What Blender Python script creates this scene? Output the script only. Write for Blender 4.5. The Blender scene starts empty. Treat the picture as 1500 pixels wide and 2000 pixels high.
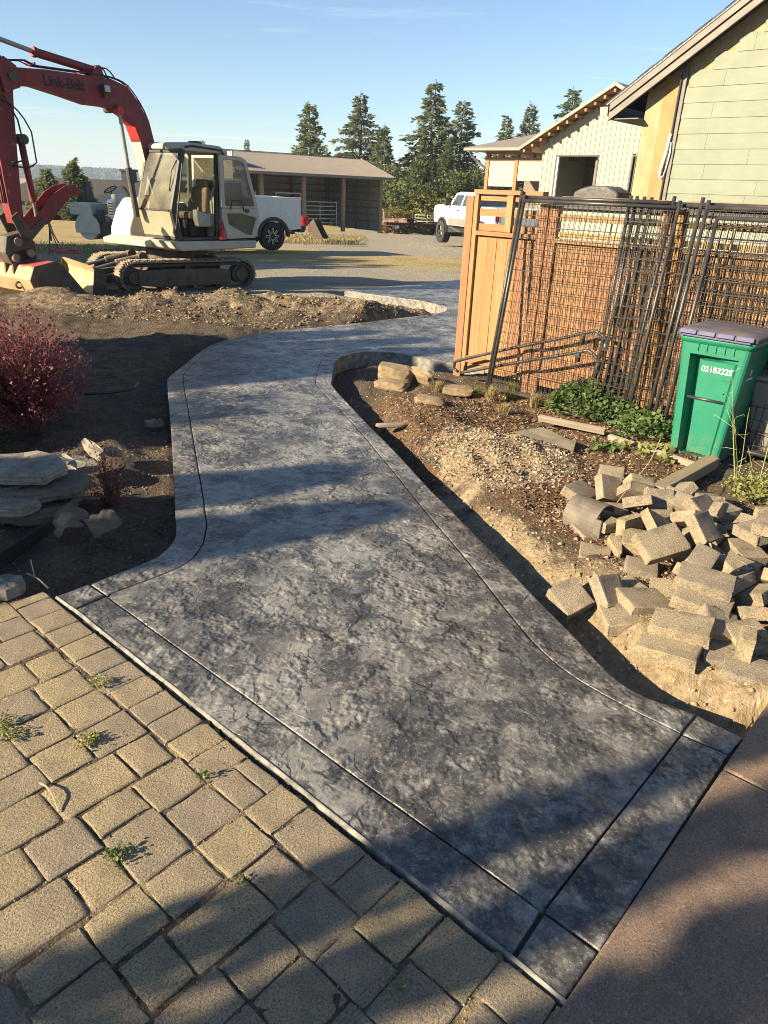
import bpy, bmesh, math, random
import numpy as np
from mathutils import Vector, Matrix, Euler

# ------------------------------------------------------------------ camera, sky, sun, exposure
scene = bpy.context.scene
COL = scene.collection
RAD = math.radians
EYE = 1.8
cam_data = bpy.data.cameras.new('camera'); cam = bpy.data.objects.new('camera', cam_data); COL.objects.link(cam)
cam_data.sensor_fit = 'VERTICAL'; cam_data.sensor_height = 24.0; cam_data.lens = 16.74
cam_data.clip_start = 0.05; cam_data.clip_end = 9000
_pitch, _roll = RAD(24.22), RAD(-2.32)
_f = Vector((0, math.cos(_pitch), -math.sin(_pitch))); _r0 = Vector((1, 0, 0)); _d0 = _f.cross(_r0)
_r = _r0*math.cos(_roll) + _d0*math.sin(_roll); _d = _d0*math.cos(_roll) - _r0*math.sin(_roll)
cam.matrix_world = Matrix(((_r.x, -_d.x, -_f.x, 0), (_r.y, -_d.y, -_f.y, 0), (_r.z, -_d.z, -_f.z, EYE), (0, 0, 0, 1)))
scene.camera = cam

SUN_EL, SUN_AZ = RAD(23.0), RAD(25.0)           # light travels towards (cos az, sin az) on the ground
to_sun = Vector((-math.cos(SUN_AZ)*math.cos(SUN_EL), -math.sin(SUN_AZ)*math.cos(SUN_EL), math.sin(SUN_EL)))
world = bpy.data.worlds.new('World'); scene.world = world; world.use_nodes = True
nt = world.node_tree; nt.nodes.clear()
w_out = nt.nodes.new('ShaderNodeOutputWorld'); w_bg = nt.nodes.new('ShaderNodeBackground')
w_sky = nt.nodes.new('ShaderNodeTexSky'); w_sky.sky_type = 'NISHITA'; w_sky.sun_disc = False
w_sky.sun_elevation = SUN_EL; w_sky.sun_rotation = math.atan2(to_sun.x, to_sun.y)
w_sky.altitude = 100; w_sky.air_density = 1.0; w_sky.dust_density = 0.15; w_sky.ozone_density = 3.5
w_bg.inputs['Strength'].default_value = 0.058
# thin cirrus drawn over the whole dome
w_tc = nt.nodes.new('ShaderNodeTexCoord'); w_sep = nt.nodes.new('ShaderNodeSeparateXYZ')
nt.links.new(w_tc.outputs['Generated'], w_sep.inputs[0])
def wmath(op, a, b=None):
    n = nt.nodes.new('ShaderNodeMath'); n.operation = op
    for i, v in enumerate((a, b)):
        if v is None: continue
        if isinstance(v, (int, float)): n.inputs[i].default_value = v
        else: nt.links.new(v, n.inputs[i])
    return n.outputs[0]
zz = wmath('MAXIMUM', wmath('ADD', w_sep.outputs[2], 0.06), 0.06)
w_cmb = nt.nodes.new('ShaderNodeCombineXYZ')
nt.links.new(wmath('DIVIDE', w_sep.outputs[0], zz), w_cmb.inputs[0]); nt.links.new(wmath('DIVIDE', w_sep.outputs[1], zz), w_cmb.inputs[1])
w_map = nt.nodes.new('ShaderNodeMapping'); w_map.inputs['Rotation'].default_value = (0, 0, RAD(28)); w_map.inputs['Scale'].default_value = (0.30, 1.25, 1.0)
w_map.inputs['Location'].default_value = (0.4, 1.7, 0)
nt.links.new(w_cmb.outputs[0], w_map.inputs[0])
w_n = nt.nodes.new('ShaderNodeTexNoise'); w_n.inputs['Scale'].default_value = 1.15; w_n.inputs['Detail'].default_value = 9; w_n.inputs['Roughness'].default_value = 0.58; w_n.inputs['Distortion'].default_value = 0.9
nt.links.new(w_map.outputs[0], w_n.inputs['Vector'])
w_ramp = nt.nodes.new('ShaderNodeValToRGB'); w_ramp.color_ramp.elements[0].position = 0.56; w_ramp.color_ramp.elements[1].position = 0.82
w_ramp.color_ramp.elements[1].color = (0.5, 0.5, 0.5, 1)
nt.links.new(w_n.outputs[0], w_ramp.inputs[0])
w_mix = nt.nodes.new('ShaderNodeMixRGB'); w_mix.inputs[2].default_value = (7.2, 7.4, 7.9, 1)
nt.links.new(w_ramp.outputs[0], w_mix.inputs[0]); nt.links.new(w_sky.outputs[0], w_mix.inputs[1])
nt.links.new(w_mix.outputs[0], w_bg.inputs[0]); nt.links.new(w_bg.outputs[0], w_out.inputs[0])

sun_data = bpy.data.lights.new('sun', 'SUN'); sun = bpy.data.objects.new('sun', sun_data); COL.objects.link(sun)
sun_data.energy = 5.0; sun_data.angle = RAD(0.55); sun_data.color = (1.0, 0.83, 0.58)
sun.rotation_euler = to_sun.to_track_quat('Z', 'Y').to_euler()
scene.view_settings.view_transform = 'Standard'; scene.view_settings.look = 'None'
scene.view_settings.exposure = 1.62; scene.view_settings.gamma = 1.0; scene.view_settings.use_curve_mapping = False
scene.cycles.filter_width = 1.05; scene.cycles.denoising_prefilter = 'NONE'
scene.cycles.max_bounces = 5; scene.cycles.diffuse_bounces = 3; scene.cycles.glossy_bounces = 3; scene.cycles.transparent_max_bounces = 12

# ------------------------------------------------------------------ helpers
rng = np.random.default_rng(7); random.seed(7)
class MB:
    'collects geometry; build() links it as ONE mesh object'
    def __init__(s): s.v = []; s.f = []
    def add(s, vs, fs):
        o = len(s.v); s.v += [tuple(v) for v in vs]; s.f += [tuple(i+o for i in f) for f in fs]; return s
    def box(s, c, d, rz=0.0, R=None):
        R = R or Matrix.Rotation(rz, 3, 'Z'); c = Vector(c)
        vs = [c + R @ Vector((x*d[0]/2, y*d[1]/2, z*d[2]/2)) for z in (-1, 1) for y in (-1, 1) for x in (-1, 1)]
        return s.add(vs, [(0,2,3,1),(4,5,7,6),(0,1,5,4),(2,6,7,3),(0,4,6,2),(1,3,7,5)])
    def bb(s, x0, x1, y0, y1, z0, z1): return s.box(((x0+x1)/2,(y0+y1)/2,(z0+z1)/2), (abs(x1-x0),abs(y1-y0),abs(z1-z0)))
    def beam(s, a, b, w, h, up=(0,0,1)):
        a, b = Vector(a), Vector(b); x = (b-a).normalized(); y = Vector(up).cross(x)
        if y.length < 1e-5: y = Vector((0,1,0)).cross(x)
        y.normalize(); z = x.cross(y); R = Matrix((x, y, z)).transposed()
        return s.box((a+b)/2, ((b-a).length, w, h), R=R)
    def tube(s, pts, r, n=8, caps=True):
        pts = [Vector(p) for p in pts]; m = len(pts); rr = r if isinstance(r, (list, tuple)) else [r]*m
        vs = []; nrm = None
        for i, p in enumerate(pts):
            t = (pts[min(i+1, m-1)] - pts[max(i-1, 0)]).normalized()
            if nrm is None:
                nrm = t.orthogonal().normalized()
            nrm = (nrm - t*nrm.dot(t))
            nrm = nrm.normalized() if nrm.length > 1e-6 else t.orthogonal().normalized()
            bn = t.cross(nrm)
            for k in range(n):
                a = 2*math.pi*k/n; vs.append(p + (nrm*math.cos(a) + bn*math.sin(a))*rr[i])
        fs = [(i*n+k, i*n+(k+1)%n, (i+1)*n+(k+1)%n, (i+1)*n+k) for i in range(m-1) for k in range(n)]
        if caps: fs += [tuple(range(n-1, -1, -1)), tuple((m-1)*n+k for k in range(n))]
        return s.add(vs, fs)
    def cyl(s, a, b, r, n=14): return s.tube([a, b], r, n)
    def prism(s, poly, o, ax, ay, t0, t1, az=None):
        'outline poly (2-D) in the plane o + x*ax + y*ay, swept from t0 to t1 along az'
        o, ax, ay = Vector(o), Vector(ax), Vector(ay); az = Vector(az) if az else ax.cross(ay)
        n = len(poly); vs = [o + ax*p[0] + ay*p[1] + az*t for t in (t0, t1) for p in poly]
        fs = [tuple(range(n-1, -1, -1)), tuple(range(n, 2*n))] + [(i, (i+1)%n, n+(i+1)%n, n+i) for i in range(n)]
        return s.add(vs, fs)
    def ring(s, outer, inner, o, ax, ay, t0, t1):
        'closed frame between two outlines with the same number of points'
        o, ax, ay = Vector(o), Vector(ax), Vector(ay); az = ax.cross(ay); n = len(outer)
        vs = [o + ax*p[0] + ay*p[1] + az*t for t in (t0, t1) for q in (outer, inner) for p in q]
        fs = []
        for i in range(n):
            j = (i+1) % n
            fs += [(i, n+i, n+j, j), (2*n+i, 2*n+j, 3*n+j, 3*n+i), (i, j, 2*n+j, 2*n+i), (n+i, 3*n+i, 3*n+j, n+j)]
        return s.add(vs, fs)
    def lathe(s, prof, o=(0,0,0), ax=(0,0,1), n=20):
        o, ax = Vector(o), Vector(ax).normalized(); u = ax.orthogonal().normalized(); w = ax.cross(u); m = len(prof)
        vs = [o + ax*h + (u*math.cos(2*math.pi*k/n) + w*math.sin(2*math.pi*k/n))*r for r, h in prof for k in range(n)]
        fs = [(i*n+k, i*n+(k+1)%n, (i+1)*n+(k+1)%n, (i+1)*n+k) for i in range(m-1) for k in range(n)]
        return s.add(vs, fs)
    def grid(s, P):
        'P[i][j] points'
        m, n = len(P), len(P[0])
        return s.add([q for row in P for q in row], [(i*n+j, i*n+j+1, (i+1)*n+j+1, (i+1)*n+j) for i in range(m-1) for j in range(n-1)])
    def mesh(s, name, smooth=False):
        me = bpy.data.meshes.new(name); me.from_pydata([tuple(v) for v in s.v], [], s.f); me.validate(); me.update()
        if smooth: me.polygons.foreach_set('use_smooth', [True]*len(me.polygons))
        return me
    def build(s, name, mat=None, parent=None, bevel=0, smooth=False, seg=2, fix=True):
        me = s.mesh(name, smooth)
        if fix:
            bm = bmesh.new(); bm.from_mesh(me); bmesh.ops.recalc_face_normals(bm, faces=bm.faces); bm.to_mesh(me); bm.free()
        if mat: me.materials.append(mat)
        o = bpy.data.objects.new(name, me); COL.objects.link(o)
        if parent: o.parent = parent
        if bevel:
            b = o.modifiers.new('bevel', 'BEVEL'); b.width = bevel; b.segments = seg; b.limit_method = 'ANGLE'; b.angle_limit = RAD(35)
            b.harden_normals = True
            me.polygons.foreach_set('use_smooth', [True]*len(me.polygons))
        return o
def tag(o, label=None, cat=None, group=None, kind=None):
    if label: o['label'] = label
    if cat: o['category'] = cat
    if group: o['group'] = group
    if kind: o['kind'] = kind
    return o
def thing(name, label, cat, loc=(0,0,0), rz=0.0, group=None):
    o = bpy.data.objects.new(name, None); COL.objects.link(o); o.location = loc; o.rotation_euler = (0, 0, rz); o.empty_display_size = 0.2
    return tag(o, label, cat, group)
def copy_tree(o, parent=None):
    c = o.copy(); COL.objects.link(c); c.parent = parent
    for ch in o.children: copy_tree(ch, c)
    return c
def link_mesh(name, me, parent=None, loc=(0,0,0), rot=(0,0,0), scale=(1,1,1)):
    o = bpy.data.objects.new(name, me); COL.objects.link(o); o.parent = parent; o.location = loc; o.rotation_euler = rot; o.scale = scale
    return o
def spline(pts, step, closed=False):
    'Catmull-Rom through the points, resampled at about the given step'
    P = [np.array(p, float) for p in pts]; n = len(P); out = []
    for i in range(n-1):
        p0 = P[max(i-1, 0)]; p1 = P[i]; p2 = P[i+1]; p3 = P[min(i+2, n-1)]
        for t in np.linspace(0, 1, 9)[:-1]:
            out.append(0.5*(2*p1 + (p2-p0)*t + (2*p0-5*p1+4*p2-p3)*t*t + (3*p1-p0-3*p2+p3)*t**3))
    out.append(P[-1]); return resample(out, step)
def resample(pts, step=None, n=None):
    Q = np.array(pts, float); d = np.r_[0, np.cumsum(np.hypot(*np.diff(Q[:, :2], axis=0).T))]
    n = n or max(2, int(round(d[-1]/step))+1); s_ = np.linspace(0, d[-1], n)
    return np.stack([np.interp(s_, d, Q[:, k]) for k in range(Q.shape[1])], 1)
def lerp(a, b, t): return a + (b-a)*t

# smooth value noise for heights (numpy)
_tab = np.random.default_rng(3).random((256, 256))
def vnoise(x, y):
    xi = np.floor(x).astype(int); yi = np.floor(y).astype(int); fx = x-xi; fy = y-yi
    fx = fx*fx*(3-2*fx); fy = fy*fy*(3-2*fy); g = lambda i, j: _tab[i % 256, j % 256]
    return lerp(lerp(g(xi, yi), g(xi+1, yi), fx), lerp(g(xi, yi+1), g(xi+1, yi+1), fx), fy)*2-1
def fbm(x, y, o=4):
    r = 0; a = 1
    for k in range(o): r = r + a*vnoise(x*2**k + 17*k, y*2**k + 31*k); a *= 0.5
    return r
def sstep(a, b, x): t = np.clip((x-a)/(b-a), 0, 1); return t*t*(3-2*t)

# ------------------------------------------------------------------ materials (all procedural)
class NT:
    def __init__(s, name):
        s.m = bpy.data.materials.new(name); s.m.use_nodes = True; s.t = s.m.node_tree; s.t.nodes.clear()
        s.out = s.n('ShaderNodeOutputMaterial'); s.b = s.n('ShaderNodeBsdfPrincipled'); s.l(s.b.outputs[0], s.out.inputs[0])
        s.tc = s.n('ShaderNodeTexCoord'); s.dim = '3D'
    def n(s, k, **kw):
        x = s.t.nodes.new(k)
        for a, v in kw.items(): setattr(x, a, v)
        return x
    def l(s, a, b): s.t.links.new(a, b)
    def put(s, sock, v):
        if isinstance(v, bpy.types.NodeSocket): s.l(v, sock)
        elif isinstance(v, (tuple, list)) and len(v) == 3 and sock.type == 'RGBA': sock.default_value = (*v, 1)
        else: sock.default_value = v
    def noise(s, scale, detail=4, rough=0.55, dist=0.0, vec=None, stretch=None, coord='Object'):
        x = s.n('ShaderNodeTexNoise', noise_dimensions=s.dim); x.inputs['Scale'].default_value = scale; x.inputs['Detail'].default_value = detail
        x.inputs['Roughness'].default_value = rough; x.inputs['Distortion'].default_value = dist
        v = vec or s.tc.outputs[coord]
        if stretch:
            mp = s.n('ShaderNodeMapping'); mp.inputs['Scale'].default_value = stretch; s.l(v, mp.inputs[0]); v = mp.outputs[0]
        s.l(v, x.inputs['Vector']); return x.outputs[0]
    def voro(s, scale, feature='F1', out=0, vec=None, coord='Object', rnd=1.0):
        x = s.n('ShaderNodeTexVoronoi', feature=feature, voronoi_dimensions=s.dim); x.inputs['Scale'].default_value = scale; x.inputs['Randomness'].default_value = rnd
        s.l(vec or s.tc.outputs[coord], x.inputs['Vector']); return x.outputs[out]
    def ramp(s, fac, stops):
        x = s.n('ShaderNodeValToRGB'); e = x.color_ramp.elements
        while len(e) < len(stops): e.new(0.5)
        for el, (p, c) in zip(e, stops):
            el.position = p; el.color = (c, c, c, 1) if isinstance(c, (int, float)) else (*c, 1)
        s.l(fac, x.inputs[0]); return x.outputs[0]
    def mix(s, fac, a, b, mode='MIX'):
        x = s.n('ShaderNodeMixRGB', blend_type=mode); s.put(x.inputs[0], fac); s.put(x.inputs[1], a); s.put(x.inputs[2], b); return x.outputs[0]
    def math(s, op, a, b=0.0, clamp=False):
        x = s.n('ShaderNodeMath', operation=op, use_clamp=clamp); s.put(x.inputs[0], a); s.put(x.inputs[1], b); return x.outputs[0]
    def bump(s, h, strength, dist=0.01, normal=None):
        x = s.n('ShaderNodeBump'); x.inputs['Strength'].default_value = strength; x.inputs['Distance'].default_value = dist
        s.l(h, x.inputs['Height'])
        if normal: s.l(normal, x.inputs['Normal'])
        return x.outputs[0]
    def rand(s, lo, hi):
        oi = s.n('ShaderNodeObjectInfo'); x = s.n('ShaderNodeMapRange'); x.inputs['To Min'].default_value = lo; x.inputs['To Max'].default_value = hi
        s.l(oi.outputs['Random'], x.inputs[0]); return x.outputs[0]
    def hsv(s, c, h=0.5, sa=1.0, v=1.0):
        x = s.n('ShaderNodeHueSaturation'); s.put(x.inputs['Hue'], h); s.put(x.inputs['Saturation'], sa); s.put(x.inputs['Value'], v); s.put(x.inputs['Color'], c); return x.outputs[0]
    def fin(s, col, rough=0.7, normal=None, metal=0.0, spec=None):
        s.put(s.b.inputs['Base Color'], col); s.put(s.b.inputs['Roughness'], rough); s.put(s.b.inputs['Metallic'], metal)
        if spec is not None: s.put(s.b.inputs['Specular IOR Level'], spec)
        if normal: s.l(normal, s.b.inputs['Normal'])
        return s.m
def plain(name, col, col2=None, rough=0.7, scale=4.0, bump=0.15, bscale=60.0, bdist=0.004, metal=0.0, rnd=0.0, stretch=None, lo=0.35, hi=0.65, detail=5, spec=None):
    'two-tone noisy paint, wood, plastic or stone'
    n = NT(name); c2 = col2 or tuple(v*0.72 for v in col)
    c = n.mix(n.ramp(n.noise(scale, detail, 0.6, 0.3, stretch=stretch), [(lo, 0.0), (hi, 1.0)]), col, c2)
    if rnd: c = n.hsv(c, v=n.rand(1-rnd, 1+rnd))
    nor = n.bump(n.noise(bscale, 4, 0.6, stretch=stretch), bump, bdist) if bump else None
    r = n.math('ADD', n.math('MULTIPLY', n.noise(scale*3, 3), 0.25), rough-0.12)
    return n.fin(c, r, nor, metal, spec)
MT = {}
def glass(name, tint=(0.75, 0.78, 0.74), trans=0.55, dirt=(0.42, 0.38, 0.28), dirt_amt=0.35, rough=0.08, base=(0.03, 0.035, 0.035), ds=5.0):
    n = NT(name); t = n.n('ShaderNodeBsdfTransparent'); t.inputs[0].default_value = (*tint, 1)
    d = n.ramp(n.noise(ds, 4, 0.6), [(0.35, 0.0), (0.8, 1.0)])
    n.fin(n.mix(d, base, dirt), rough, spec=0.6)
    mx = n.n('ShaderNodeMixShader'); n.put(mx.inputs[0], n.math('ADD', n.math('MULTIPLY', d, dirt_amt), 1-trans, True))
    n.l(t.outputs[0], mx.inputs[1]); n.l(n.b.outputs[0], mx.inputs[2]); n.l(mx.outputs[0], n.out.inputs[0])
    return n.m
def leafmat(name, c1, c2, trans=0.35, rough=0.55, rnd=0.12, scale=6.0):
    n = NT(name); c = n.mix(n.ramp(n.noise(scale, 3), [(0.3, 0.0), (0.7, 1.0)]), c1, c2)
    c = n.hsv(c, v=n.rand(1-rnd, 1+rnd)); n.fin(c, rough, spec=0.25)
    tr = n.n('ShaderNodeBsdfTranslucent'); n.l(c, tr.inputs[0]); mx = n.n('ShaderNodeMixShader'); mx.inputs[0].default_value = trans
    n.l(n.b.outputs[0], mx.inputs[1]); n.l(tr.outputs[0], mx.inputs[2]); n.l(mx.outputs[0], n.out.inputs[0]); return n.m

# --- stamped charcoal concrete
def stamped():
    n = NT('stamped_concrete'); n.dim = '2D'; obj = n.tc.outputs['Object']
    warp = n.n('ShaderNodeMixRGB', blend_type='ADD'); warp.inputs[0].default_value = 0.05
    wn = n.n('ShaderNodeTexNoise'); wn.inputs['Scale'].default_value = 5.0; wn.inputs['Detail'].default_value = 6; n.l(obj, wn.inputs[0])
    n.l(obj, warp.inputs[1]); n.l(wn.outputs['Color'], warp.inputs[2]); wv = warp.outputs[0]
    big = n.noise(0.8, 3, 0.6); mid = n.noise(2.4, 6, 0.70, vec=wv)
    # torn-slate relief: broken ledges from two terraced noises, short sharp creases, trowel grain
    def terr(sc, k):
        t = n.math('MULTIPLY', n.noise(sc, 3.6, 0.54, 0.25, vec=wv), k); st = n.math('SNAP', t, 1.0); fr = n.math('SUBTRACT', t, st); return n.math('ADD', st, n.ramp(fr, [(0.80, 0.0), (1.0, 1.0)])), fr
    sa, fa = terr(2.0, 8.0); sb, fb_ = terr(4.6, 6.0)
    on = n.ramp(n.noise(1.7, 3, 0.6), [(0.42, 0.0), (0.56, 1.0)])
    lip_a = n.ramp(fa, [(0.0, 0.0), (0.76, 0.0), (0.90, 1.0), (1.0, 0.0)]); lip_b = n.ramp(fb_, [(0.0, 0.0), (0.76, 0.0), (0.90, 1.0), (1.0, 0.0)])
    vein = n.math('MULTIPLY', n.math('MAXIMUM', n.math('MULTIPLY', lip_a, 0.8), lip_b), n.ramp(n.noise(5, 4, 0.7), [(0.48, 0.0), (0.56, 1.0)]))
    vein = n.math('MULTIPLY', vein, n.math('ADD', n.math('MULTIPLY', on, 0.75), 0.25))
    c = n.mix(n.ramp(mid, [(0.42, 0.0), (0.58, 1.0)]), (0.058, 0.056, 0.053), (0.165, 0.158, 0.143))
    c = n.mix(n.ramp(big, [(0.46, 0.0), (0.56, 0.75)]), c, n.mix(n.ramp(mid, [(0.38, 0.0), (0.56, 1.0)]), (0.130, 0.124, 0.112), (0.245, 0.235, 0.212)))
    c = n.mix(n.ramp(n.noise(9, 7, 0.80, vec=wv), [(0.52, 0.0), (0.64, 0.6)]), c, (0.31, 0.295, 0.265))
    c = n.mix(n.ramp(n.noise(3.4, 9, 0.80, vec=wv), [(0.50, 0.0), (0.58, 0.88)]), c, (0.036, 0.035, 0.035))
    c = n.mix(n.ramp(n.noise(26, 4, 0.8), [(0.54, 0.0), (0.66, 0.5)]), c, (0.040, 0.038, 0.038))
    c = n.mix(n.ramp(n.noise(60, 3, 0.8), [(0.58, 0.0), (0.70, 0.35)]), c, (0.42, 0.40, 0.37))
    c = n.mix(n.math('MULTIPLY', vein, 0.8), c, (0.024, 0.024, 0.025))
    on2 = n.ramp(n.noise(3.0, 4, 0.65), [(0.44, 0.15), (0.58, 1.0)]); h = n.math('ADD', n.math('MULTIPLY', n.math('MULTIPLY', sa, on2), 0.44), n.math('MULTIPLY', n.math('MULTIPLY', sb, on), 0.30)); h = n.math('ADD', h, n.math('MULTIPLY', vein, -0.2)); h = n.math('ADD', h, n.math('MULTIPLY', n.noise(16, 5, 0.72), 0.34)); h = n.math('ADD', h, n.math('MULTIPLY', n.noise(110, 3, 0.75), 0.16))
    r = n.math('ADD', n.math('MULTIPLY', n.noise(8, 4, 0.75), 0.45), 0.14)
    return n.fin(c, r, n.bump(h, 1.0, 0.0075), spec=0.5)
MT['stamped'] = stamped()
def pavermat(name, light, top=None):
    n = NT(name)
    c = n.mix(n.ramp(n.noise(5, 5, 0.6), [(0.3, 0.0), (0.72, 1.0)]), light, tuple(v*k for v, k in zip(light, (0.72, 0.74, 0.80))))
    if top:      # the upper face is greyer than the sides
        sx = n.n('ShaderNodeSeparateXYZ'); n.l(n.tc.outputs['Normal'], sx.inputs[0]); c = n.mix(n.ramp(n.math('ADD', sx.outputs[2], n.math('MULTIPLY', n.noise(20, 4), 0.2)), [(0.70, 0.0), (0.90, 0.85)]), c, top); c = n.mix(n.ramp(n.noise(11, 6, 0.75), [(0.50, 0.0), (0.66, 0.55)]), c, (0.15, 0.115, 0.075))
    c = n.hsv(c, n.rand(0.488, 0.504), n.rand(0.70, 1.0), n.rand(0.82, 1.12))
    c = n.mix(n.ramp(n.noise(150, 4, 0.85), [(0.47, 0.0), (0.60, 0.9)]), c, (0.12, 0.10, 0.072))
    c = n.mix(n.ramp(n.noise(140, 2, 0.8, 1.0), [(0.60, 0.0), (0.72, 0.45)]), c, (0.52, 0.46, 0.34))
    c = n.mix(n.ramp(n.noise(14, 5, 0.7), [(0.50, 0.0), (0.70, 0.45)]), c, (0.17, 0.145, 0.105))
    nor = n.bump(n.math('ADD', n.noise(110, 4, 0.85), n.math('MULTIPLY', n.noise(40, 3, 0.7), 0.5)), 1.0, 0.0095)
    return n.fin(c, 0.92, nor, spec=0.2)
MT['paver'] = pavermat('tan_paver_concrete', (0.415, 0.325, 0.185))
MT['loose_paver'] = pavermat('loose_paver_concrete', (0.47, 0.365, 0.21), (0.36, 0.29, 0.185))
MT['bare'] = plain('bare_concrete', (0.30, 0.28, 0.235), (0.10, 0.095, 0.088), 0.85, 16, 0.4, 90, 0.003)
MT['brown_slab'] = None
def brownslab():
    n = NT('stained_brown_concrete'); n.dim = '2D'
    c = n.mix(n.ramp(n.noise(1.8, 6, 0.65, 0.4), [(0.34, 0.0), (0.66, 1.0)]), (0.235, 0.165, 0.120), (0.140, 0.104, 0.082))
    c = n.mix(n.ramp(n.noise(0.9, 5, 0.6), [(0.48, 0.0), (0.66, 0.7)]), c, (0.30, 0.20, 0.125))
    c = n.mix(n.ramp(n.noise(5.5, 7, 0.78), [(0.52, 0.0), (0.66, 0.55)]), c, (0.085, 0.066, 0.056))
    c = n.mix(n.ramp(n.noise(150, 3, 0.8), [(0.47, 0.0), (0.60, 0.65)]), c, (0.065, 0.052, 0.045))
    c = n.mix(n.ramp(n.noise(110, 2, 0.8, 1.0), [(0.60, 0.0), (0.70, 0.5)]), c, (0.40, 0.33, 0.26))
    c = n.mix(n.ramp(n.noise(30, 4, 0.8), [(0.62, 0.0), (0.70, 0.5)]), c, (0.05, 0.042, 0.038))
    nor = n.bump(n.math('ADD', n.noise(150, 3, 0.8), n.math('MULTIPLY', n.noise(14, 4), 2.0)), 0.6, 0.0028)
    return n.fin(c, n.math('ADD', n.math('MULTIPLY', n.noise(5, 4), 0.3), 0.50), nor, spec=0.3)
MT['brown_slab'] = brownslab()
MT['groove'] = plain('dirty_joint', (0.030, 0.028, 0.027), None, 0.95, 20, 0.4, 150)

# ------------------------------------------------------------------ the walkway: outline and joint lines in metres on the ground
OUT_L = ((-1.419, 3.004), (-1.248, 3.222), (-1.175, 3.348), (-1.156, 3.49), (-1.173, 3.611), (-1.265, 3.922), (-1.694, 5.333), (-1.899, 5.98), (-2.197, 6.934), (-2.232, 7.142), (-2.23, 7.732), (-2.222, 8.538), (-2.115, 9.073), (-1.855, 9.553), (-1.253, 10.116), (-0.543, 10.752), (0.077, 11.373), (0.591, 11.859), (0.872, 12.256), (0.928, 12.614), (0.86, 12.956), (0.469, 13.489), (-0.32, 13.952), (-0.951, 14.436))
IN_L = ((-1.302, 2.907), (-1.036, 3.218), (-0.988, 3.424), (-1.007, 3.626), (-1.087, 3.94), (-1.569, 5.469), (-1.787, 6.159), (-2.069, 7.061), (-2.134, 7.455), (-2.141, 8.231), (-2.026, 8.732), (-1.778, 9.212), (-1.208, 9.81), (-0.527, 10.45), (0.077, 11.038), (0.605, 11.605))
OUT_R = ((1.245, 2.22), (1.045, 2.338), (0.955, 2.498), (0.881, 2.733), (0.839, 2.843), (0.754, 3.083), (0.661, 3.384), (0.546, 3.709), (0.416, 4.097), (0.303, 4.397), (0.078, 5.103), (-0.193, 5.882), (-0.554, 6.977), (-0.591, 7.244), (-0.636, 8.131), (-0.588, 8.36), (-0.406, 8.657), (-0.048, 8.788), (0.335, 8.565), (0.756, 8.28))
IN_R = ((1.142, 2.106), (0.987, 2.241), (0.862, 2.365), (0.775, 2.482), (0.689, 2.655), (0.594, 2.955), (0.471, 3.38), (0.262, 4.027), (0.169, 4.33), (0.004, 4.872), (-0.294, 5.809), (-0.699, 6.953), (-0.748, 7.175), (-0.773, 7.576), (-0.785, 8.103), (-0.725, 8.477), (-0.512, 8.666), (0.935, 10.493))
FRONT_L = (-1.531, 2.879); FRONT_R = (0.495, 1.113); CROSS_L = (-1.302, 2.907); CROSS_R = (0.483, 1.356)
J_L = (-1.404, 2.776); J_R = (0.378, 1.218); J_BR = (0.613, 1.244); J_TR = (1.276, 2.004); TIP_R = (1.372, 2.097); TOP_R = (1.245, 2.22); IN_TR = (1.142, 2.106)
FAR_A = (-0.951, 14.436); FAR_B = (1.534, 17.176)
far_dir = np.array(FAR_B) - np.array(FAR_A); FAR_C = tuple(np.array(FAR_A) + far_dir*2.1)
out_l = spline(OUT_L, 0.05); in_l = spline(IN_L, 0.05); out_r = spline(OUT_R, 0.05); in_r = spline(IN_R, 0.05)
BACK_R = (2.4, 7.1)
outline = np.vstack([np.array([FRONT_R, J_R, FRONT_L]), out_l, np.array([FAR_A, FAR_C, (4.6, 9.0), BACK_R]), out_r[::-1], np.array([TIP_R])])

def seg_dist(X, Y, poly, closed=True):
    d = np.full(X.shape, 1e9); P = np.asarray(poly); n = len(P)
    for i in range(n if closed else n-1):
        a = P[i]; b = P[(i+1) % n]; ab = b-a; L = ab@ab + 1e-12
        t = np.clip(((X-a[0])*ab[0] + (Y-a[1])*ab[1])/L, 0, 1)
        d = np.minimum(d, np.hypot(X-a[0]-t*ab[0], Y-a[1]-t*ab[1]))
    return d
def inside(X, Y, poly):
    P = np.asarray(poly); c = np.zeros(X.shape, bool); j = len(P)-1
    for i in range(len(P)):
        xi, yi = P[i]; xj, yj = P[j]
        c ^= ((yi > Y) != (yj > Y)) & (X < (xj-xi)*(Y-yi)/(yj-yi+1e-12)+xi); j = i
    return c
out_c = outline[np.r_[0:3, 3:len(outline):3]] if len(outline) > 240 else outline

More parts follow.
